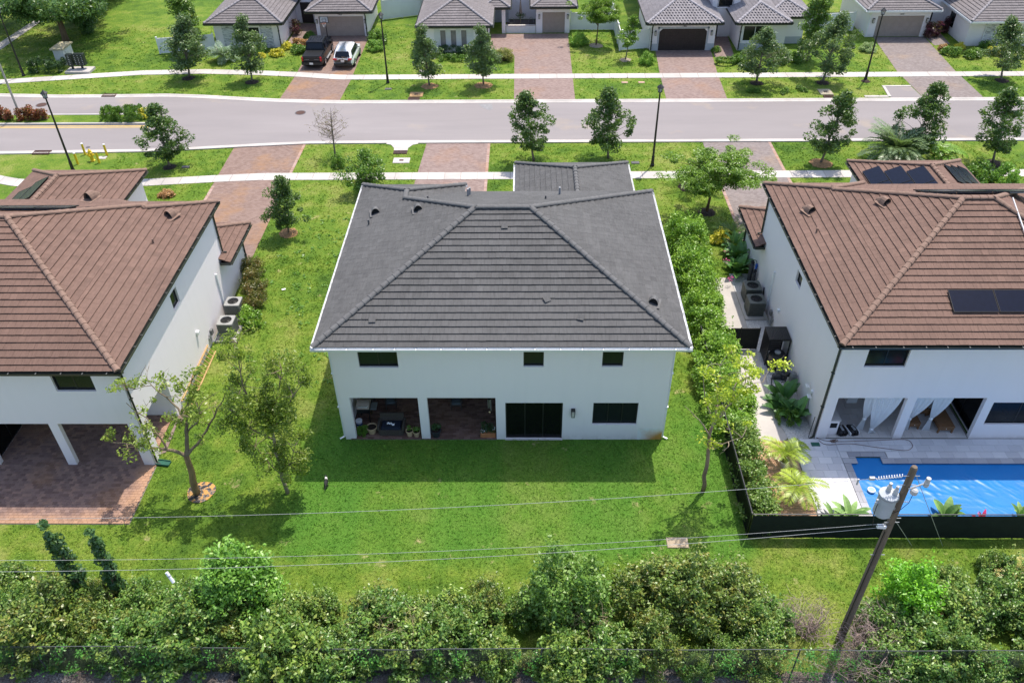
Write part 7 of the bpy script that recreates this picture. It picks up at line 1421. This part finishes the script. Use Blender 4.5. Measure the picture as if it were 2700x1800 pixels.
LMK = [(30,'left patio'),(120,'dark spires'),(250,'left patio corner'),(450,'brown trunked tree'),(560,'tall bright shrub'),(680,'olive green tree'),(790,'cat'),(930,'left patio opening'),(1070,'right patio opening'),(1200,'sliding door'),(1310,'tall loose shrub'),(1430,'lower window'),(1530,'right house corner'),(1640,'pink trunked tree'),(1740,'fence corner'),(1930,'utility pole'),(2060,'lime shrub'),(2200,'agave'),(2330,'right picture edge')]; SEEN = {}
def strip_label(p, x, y):
    v = Vector((x,y,1.2))-co.location; u = (1350+2166*v.dot(r2)/v.dot(fw))/1.148; lm = min(LMK, key=lambda q: abs(q[0]-u))[1]; kind = {id(w1):'dark green',id(w2):'olive',id(w3):'rusty tipped'}[id(p)]; row = 'at the wire fence' if y < -10.4 else 'away from the fence'
    k = SEEN[(kind,row,lm)] = SEEN.get((kind,row,lm),0)+1
    return f"{['','second ','third ','fourth ','fifth ','sixth '][k-1]}{kind} wild shrub {row}, below the {lm}"
random.seed(21); spots = []
for x in np.arange(-20.5,22.5,1.15):
    k = random.random(); spots.append((x+random.uniform(-.3,.3),(-10.8 if x < -9.5 or -4.6 < x < -.5 else -11.5)+random.uniform(-.35,.3),random.choice((w1,w1,w2,w3)),random.choice((.5,.7,.85,1.0,1.25))*random.uniform(.9,1.12)*(.68 if .4 < x < 4.8 else 1)))
for x in np.arange(-20,4,1.5): spots.append((x+random.uniform(-.4,.4),-9.6+random.uniform(-.3,.4)-(.5 if -6 < x < -1 else 0),random.choice((w1,w2,w3,w1)),random.uniform(.62,.9)))
for x, y, p, s in ((5.6,-9.3,w3,1.05),(7.3,-9.6,w3,1.25),(8.9,-9.4,w3,1.1),(6.4,-8.4,w3,.8),(8.2,-8.5,w3,.75),(9.9,-10.3,w1,.9),(14.6,-10.2,w1,.95),(17.2,-9.6,w2,1.0),(18.8,-9.2,w1,.9),(20.3,-8.6,w1,.9),(20.5,-9.8,w1,1.1),(17.6,-8.2,w2,.6),(19.8,-7.3,w2,.55),(-19.5,-8.3,w2,.7),(-17.0,-8.6,w3,.6)): spots.append((x,y,p,s))
for i, (x, y, p, s) in enumerate(spots):
    if (10.6 < x < 13.9 and y < -9.8) or (10.8 < x < 13.6): continue
    if x > 9.5 and p is not w1 and y < -10.5: p = w1
    put(p,(x,y,0),random.uniform(0,6.28),(s*random.uniform(.9,1.15),s*random.uniform(.9,1.1),s*random.uniform(.8,1.1)),strip_label(p,x,y),G1)
put(shrub_proto('bright_shrub',3.0,2.8,4.0,140,85,.16,BRI,.42,sprigs=50),(-9.7,-9.6,0),0,1.0,'tall bright green shrub at the left of the overgrown strip')
put(shrub_proto('bright_shrub',3.3,2.6,4.1,115,80,.15,leafmat('mixed_shrub_leaves',(.04,.10,.015),(.10,.19,.03),(.22,.31,.075)),.38,sprigs=40),(2.6,-9.5,0),0,1.0,'tall loose green shrub in the middle of the overgrown strip')
put(shrub_proto('lime_shrub',2.1,2.0,3.3,105,90,.12,LIM,.36,sprigs=30),(15.4,-9.4,0),0,1.0,'vivid lime green shrub right of the utility pole')
sp1 = shrub_proto('spire_shrub',.42,.42,3.4,44,60,.15,leafmat('spire_leaves',(.018,.05,.02),(.04,.09,.03),(.08,.15,.05)),.2); put(sp1,(-15.9,-9.2,0),0,(1.15,1.1,1.6),'left of two dark spire shaped shoots near the left patio'); put(sp1,(-14.75,-8.9,0),2,(1.0,1.0,1.36),'right of two dark spire shaped shoots near the left patio')
vn = []
for x in np.arange(-22,21,.35):
    if random.random() < .72: vn += [(x+random.uniform(-.2,.2),-11.95+random.uniform(-.08,.05),random.uniform(.15,1.7)) for _ in range(random.randrange(1,4))]
P, ct, q = clumps(np.array(vn),RNG.uniform(.15,.42,len(vn)),34,.9); P[:,2] = np.maximum(P[:,2],.02); o = link('fence_vine', leafmesh('fence_vine', P, .10, VINE, ctint=ct)); tag(o,'green vines climbing through the chain link fence','vine',kind='stuff')
# pale dead brush
def brush(x, y, w, h, n, mat, label, seed):
    random.seed(seed); t = thing('dead_brush', label, 'dead brush', (x,y,0)); mb = MB(); base = [Vector((random.uniform(-.3,.3)*w,random.uniform(-.2,.2)*w,0)) for _ in range(7)]
    for k in range(n):
        a = random.choice(base); az = random.uniform(0,6.28); e = a+Vector((math.cos(az)*w*.5*random.uniform(.3,1),math.sin(az)*w*.4*random.uniform(.3,1),h*random.uniform(.25,1))); pts = limb(mb,a,e,.016,.004,.5,5,3)
        for _ in range(4): q = pts[random.randrange(2,5)]; limb(mb,q,q+Vector((random.uniform(-.4,.4),random.uniform(-.4,.4),random.uniform(-.15,.35))),.007,.003,.3,3,3)
    part('twigs', mb, mat, t, local=True)
PALE = M('pale_dead_twig',(.36,.27,.24),.9,.25); TAN = M('tan_dead_twig',(.38,.30,.18),.9,.25)
brush(13.3,-11.2,3.4,1.7,230,PALE,'pinkish dead brush at the foot of the utility pole',2); brush(11.4,-10.0,1.8,1.5,110,PALE,'grey dead twigs left of the utility pole',3); brush(-3.9,-10.9,2.4,2.1,70,TAN,'tan dead branches in the strip above the fence rail',5); brush(3.3,-10.6,1.8,2.3,50,TAN,'pale dead stems under the tall loose shrub',6); brush(14.4,-10.6,2.2,1.6,90,PALE,'pale dead brush right of the utility pole',8)
put(palm('dead_palm',(20.6,-8.9,0),'',.8,16,1.6,.4,leafmat('straw_palm',(.20,.20,.05),(.40,.34,.10),(.55,.45,.2)),(.3,1.3),(.8,1.5),.1),(20.6,-8.9,0),0,1,'half dead palm at the right picture edge in the strip')
# ---- utility pole with transformer, wires
POLE = M('weathered_pole_wood',(.20,.155,.115),.95,.4,4,.9,20,.03,sc=(1,1,.12)); PORC = M('grey_porcelain',(.50,.50,.50),.3,.1); TRF = M('transformer_grey',(.42,.45,.48),.4,.08)
px_, py_ = 12.85,-10.38; t = thing('utility_pole','weathered wooden utility pole in the back strip', 'utility pole',(px_,py_,0)); part('shaft', MB().lathe([(.15,0),(.135,3),(.12,6),(.105,9.4),(.08,9.46)],(px_,py_,0),12), POLE, t)
part('ground_wire', MB().tube([(px_-.14,py_-.12,.3),(px_-.13,py_-.11,6.5)],.02,4), BLACK, t)
for z in (9.1,8.7,7.9,7.1,6.9,5.2): part('bolt', MB().tube([(px_-.24,py_-.05,z),(px_+.24,py_-.05,z)],.016,5), GREY, t)
ca = part('crossarm', MB().tube([(px_,py_-.15,8.62),(px_+.5,py_-.15,8.92)],.03,6), PORC, t)
part('cutout_fuse', MB().lathe([(.07,0),(.09,.06),(.07,.1),(.09,.16),(.07,.2),(.07,.36)],(px_+.48,py_-.15,8.75),12), PORC, ca); part('arrester', MB().lathe([(.05,0),(.11,.05),(.11,.2),(.06,.25)],(px_+.16,py_-.22,8.45),12), PORC, ca)
part('jumper', MB().tube([(px_+.16,py_-.22,8.4),(px_+.12,py_-.26,8.1),(px_-.05,py_-.24,7.7),(px_-.3,py_-.1,7.3)],.012,4), BLACK, ca)
t = thing('transformer','pale grey can transformer hanging on the utility pole','transformer',(px_-.45,py_-.05,7.35)); cx_ = px_-.46; part('tank', MB().lathe([(.25,0),(.28,.04),(.28,.86),(.30,.88),(.30,.93),(.12,1.0)],(cx_,py_-.05,7.35),20), TRF, t); part('lid_band', MB().lathe([(.305,.84),(.305,.88)],(cx_,py_-.05,7.35),20), GREY, t)
for dx, dy in ((-.02,.08),(.14,-.06)): part('bushing', MB().lathe([(.06,0),(.08,.04),(.06,.08),(.08,.12),(.06,.16),(.08,.2),(.05,.24),(.05,.36)],(cx_+dx,py_-.05+dy,8.32),10), PORC, t)
part('bracket', MB().box(cx_+.26,py_-.1,7.55,px_-.10,py_,7.65).box(cx_+.26,py_-.1,8.0,px_-.10,py_,8.1), GREY, t)
for dz in (.6,.75): part('terminal', MB().lathe([(.03,0),(.04,.08),(.03,.12)],(cx_-.27,py_-.12,7.35+dz),8,axis=(-1,-.3,0)), PORC, t)
part('lead', MB().tube([(cx_-.3,py_-.15,7.95),(cx_-.38,py_-.3,7.6),(cx_-.3,py_-.35,7.1),(px_-.1,py_-.2,6.95)],.014,4), BLACK, t)
def cable(name, pts, r, label, mat, n=40):
    P = np.array(pts,float); A = np.polyfit(P[:,0],P[:,2],2); xs = np.linspace(P[0,0],P[-1,0],n); ys_ = np.interp(xs,P[::-1,0] if P[0,0] > P[-1,0] else P[:,0],P[::-1,1] if P[0,0] > P[-1,0] else P[:,1])
    return one(name, MB().tube([(x,y,np.polyval(A,x)) for x,y in zip(xs,ys_)],r,5), mat, label, 'cable')
WIRM = M('aluminium_cable',(.36,.37,.36),.5,.1,3)
w_ = cable('power_line',[(12.75,py_,9.1),(.25,py_,7.55),(-16.2,py_,6.96),(-45,py_,8.6)],.0065,'highest power line crossing the back lawn from the pole top',WIRM)
cable('power_line',[(12.7,py_-.1,6.95),(.21,py_-.1,5.44),(-17,py_-.1,4.87),(-45,py_,6.4)],.006,'upper of two lower cables crossing the overgrown strip',WIRM); cable('power_line',[(12.7,py_-.15,6.8),(.21,py_-.15,5.19),(-11.3,py_-.15,4.3),(-17.2,py_-.15,4.33),(-45,py_,5.6)],.007,'lower of two lower cables crossing the overgrown strip',WIRM)
t = thing('line_damper','white spiral damper where the top line meets the pole','line damper',(11.9,py_,9.0)); part('spiral', MB().tube([(12.6-.011*k,py_+.05*math.cos(k*.9),9.06-.0017*k+.05*math.sin(k*.9)) for k in range(70)],.012,4), TRIMW, t); part('clamp', MB().cbox((11.7,py_,8.93),(.16,.08,.1)), PORC, t); part('hanger', MB().tube([(11.3,py_,8.9),(11.3,py_,8.65)],.03,5), PORC, t)
t = thing('cable_splice','white splice sleeve hanging on the lowest cable at left','splice',(-11.4,py_-.15,3.9)); part('sleeve', MB().tube([(-11.4,py_-.15,4.22),(-11.2,py_-.3,3.85)],.06,8), TRIMW, t); part('band', MB().tube([(-11.33,py_-.2,4.10),(-11.31,py_-.215,4.07)],.066,8), GREY, t)
t = thing('cable_clamp','white dead end clamp on the pole below the transformer','clamp',(12.5,py_-.15,6.85)); part('wedge', MB().cbox((12.5,py_-.17,6.83),(.28,.1,.12),0,0,.1), TRIMW, t)
for a, b, lab in (((px_,py_,7.1),(17.1,-6.12,0),'lower guy wire from the pole to the grass behind the fence'),((px_,py_,9.35),(18.36,-6.12,0),'upper guy wire from the pole top to the grass by the fence')): one('guy_wire', MB().tube([a,b],.010,4), WIRM, lab, 'cable')
# ---- the cat: one continuous body grown from a skeleton
def cat():
    J = {'hip':(0,-.13,.20,.068),'mid':(0,0,.205,.070),'sho':(0,.13,.20,.064),'neck':(0,.20,.235,.040),'head':(0,.255,.26,.046),'nose':(0,.305,.25,.022),'t1':(0,-.21,.20,.018),'t2':(-.03,-.30,.16,.015),'t3':(-.05,-.38,.13,.011)}
    E = [('hip','mid'),('mid','sho'),('sho','neck'),('neck','head'),('head','nose'),('hip','t1'),('t1','t2'),('t2','t3')]
    for s, k in ((-1,'l'),(1,'r')):
        f = .03*s
        J.update({k+'k':(s*.045,-.11,.13,.036),k+'h':(s*.048,-.165+f,.075,.018),k+'f':(s*.05,-.13+f,.015,.018),k+'e':(s*.045,.125,.13,.026),k+'w':(s*.047,.14-f,.06,.016),k+'p':(s*.048,.16-f,.015,.018),k+'ear':(s*.034,.245,.315,.010)})
        E += [('hip',k+'k'),(k+'k',k+'h'),(k+'h',k+'f'),('sho',k+'e'),(k+'e',k+'w'),(k+'w',k+'p'),('head',k+'ear')]
    nm = list(J); me = bpy.data.meshes.new('cat'); me.from_pydata([J[n][:3] for n in nm],[(nm.index(a),nm.index(b)) for a,b in E],[]); o = link('cat', me)
    m = o.modifiers.new('skin','SKIN'); m.use_smooth_shade = True; bm_ = me.skin_vertices[0].data
    for i, n in enumerate(nm): bm_[i].radius = (J[n][3],J[n][3]); bm_[i].use_root = n == 'mid'
    s = o.modifiers.new('sub','SUBSURF'); s.levels = s.render_levels = 2
    m, t, b, N, L = nodes('tuxedo_fur'); g_ = N('TexCoord').outputs['Object']; sp = N('SeparateXYZ'); L(g_,sp.inputs[0]); nz = math_(N,L,'MULTIPLY',math_(N,L,'SUBTRACT',noise(N,L,14,2,.5,None,'obj'),.5),.10)
    y_ = math_(N,L,'ADD',sp.outputs[1],nz); band = math_(N,L,'MULTIPLY',math_(N,L,'GREATER_THAN',y_,.115),math_(N,L,'LESS_THAN',y_,.20)); low = math_(N,L,'LESS_THAN',sp.outputs[2],.045); c = mix(N,L,math_(N,L,'MAXIMUM',band,low),(.012,.012,.013),(.65,.63,.60)); L(c,b.inputs['Base Color']); b.inputs['Roughness'].default_value = .8; bump(N,L,b,noise(N,L,120,2),.4,.01); me.materials.append(m)
    o.location = (-7.9,-2.88,.0); o.rotation_euler = (0,0,.15); o.scale = (1.12,1.12,1.12); tag(o,'black and white cat walking on the back lawn at the shadow edge','cat')
cat()
# weeds in the side lawn
wp = np.stack([RNG.uniform(-14.5,-8.8,60),RNG.uniform(2,21,60),np.full(60,.05)],1); wp = np.repeat(wp,3,0)+np.stack([RNG.normal(0,.22,180),RNG.normal(0,.22,180),np.zeros(180)],1); P, ct, q = clumps(wp,RNG.uniform(.08,.2,len(wp)),9,.4); P[:,2] = np.abs(P[:,2])
o = link('weeds', leafmesh('weeds', P, .13, leafmat('weed_leaves',(.04,.10,.015),(.08,.18,.02),(.13,.26,.03)), ctint=ct, up=1.0)); tag(o,'dark green weeds dotted through the side lawn','weeds',kind='stuff')
# ---- grass: blades standing on every lawn in view (one mass, nobody could count it)
def inside(poly, X_, Y_):
    r = np.zeros(len(X_),bool); n = len(poly); j = n-1
    for i in range(n):
        xi, yi = poly[i]; xj, yj = poly[j]; c = ((yi > Y_) != (yj > Y_)) & (X_ < (xj-xi)*(Y_-yi)/(yj-yi+1e-12)+xi); r ^= c; j = i
    return r
def scatter(x0, y0, x1, y1, dens):
    n = int((x1-x0)*(y1-y0)*dens); X_ = RNG.uniform(x0,x1,n); Y_ = RNG.uniform(y0,y1,n); keep = np.ones(n,bool)
    dx = np.abs(X_-.99); dd = (Y_+27.5)*.778+28.2*.628; keep &= dx < dd*.64
    for p in EXCL:
        if p[:,0].max() < x0 or p[:,0].min() > x1 or p[:,1].max() < y0 or p[:,1].min() > y1: continue
        keep &= ~inside(p,X_,Y_)
    return X_[keep], Y_[keep]
Vg, Tg = [], []
for (x0,y0,x1,y1,dens,hh,bw,nb) in ((-26,-11.7,24,2,70,.055,.020,3),(-18,2,16,16,42,.065,.026,3),(-30,14,38,32.1,20,.075,.034,3),(-60,32,60,60,6.5,.09,.05,3)):
    X_, Y_ = scatter(x0,y0,x1,y1,dens); n = len(X_)
    for b in range(nb):
        a = RNG.uniform(0,6.28,n); w = bw*RNG.uniform(.6,1.3,n); h = hh*RNG.uniform(.5,1.4,n); lx, ly = RNG.normal(0,.6,n)*h, RNG.normal(0,.6,n)*h; ox, oy = RNG.normal(0,.03,n), RNG.normal(0,.03,n)
        tri = np.empty((n,3,3)); tri[:,0] = np.stack([X_+ox-np.cos(a)*w,Y_+oy-np.sin(a)*w,np.zeros(n)],1); tri[:,1] = np.stack([X_+ox+np.cos(a)*w,Y_+oy+np.sin(a)*w,np.zeros(n)],1); tri[:,2] = np.stack([X_+ox+lx,Y_+oy+ly,h],1); Vg.append(tri.reshape(-1,3)); Tg.append(RNG.random(n))
Vg = np.concatenate(Vg); Tg = np.concatenate(Tg)
def blademat():
    m, t, b, N, L = nodes('grass_blades'); a = N('Attribute'); a.attribute_name = 'tint'
    big = noise(N, L, .11, 4, .6); mid = noise(N, L, .7, 4, .65); f = math_(N,L,'ADD',math_(N,L,'MULTIPLY',big,.5),math_(N,L,'MULTIPLY',mid,.5))
    c = ramp(N, L, f, [(.38,(.09,.18,.025)),(.47,(.18,.30,.035)),(.53,(.255,.355,.05)),(.61,(.37,.41,.10))]); c = turf(N, L, c, (.112,.295,.038)); c = mix(N, L, 1.0, c, ramp(N,L,a.outputs['Fac'],[(0,.7),(1,1.35)]), 'MULTIPLY'); L(c,b.inputs['Base Color']); b.inputs['Roughness'].default_value = .6; spec(b,.2)
    tr = N('BsdfTranslucent'); L(c,tr.inputs['Color']); ms = N('MixShader'); ms.inputs[0].default_value = .35; L(b.outputs[0],ms.inputs[1]); L(tr.outputs[0],ms.inputs[2]); L(ms.outputs[0],t.nodes['Material Output'].inputs[0]); return m
go = link('grass', np_mesh('grass', Vg, np.arange(len(Vg)).reshape(-1,3), Tg, blademat())); tag(go,'mown green grass covering the lawns','grass',kind='stuff')
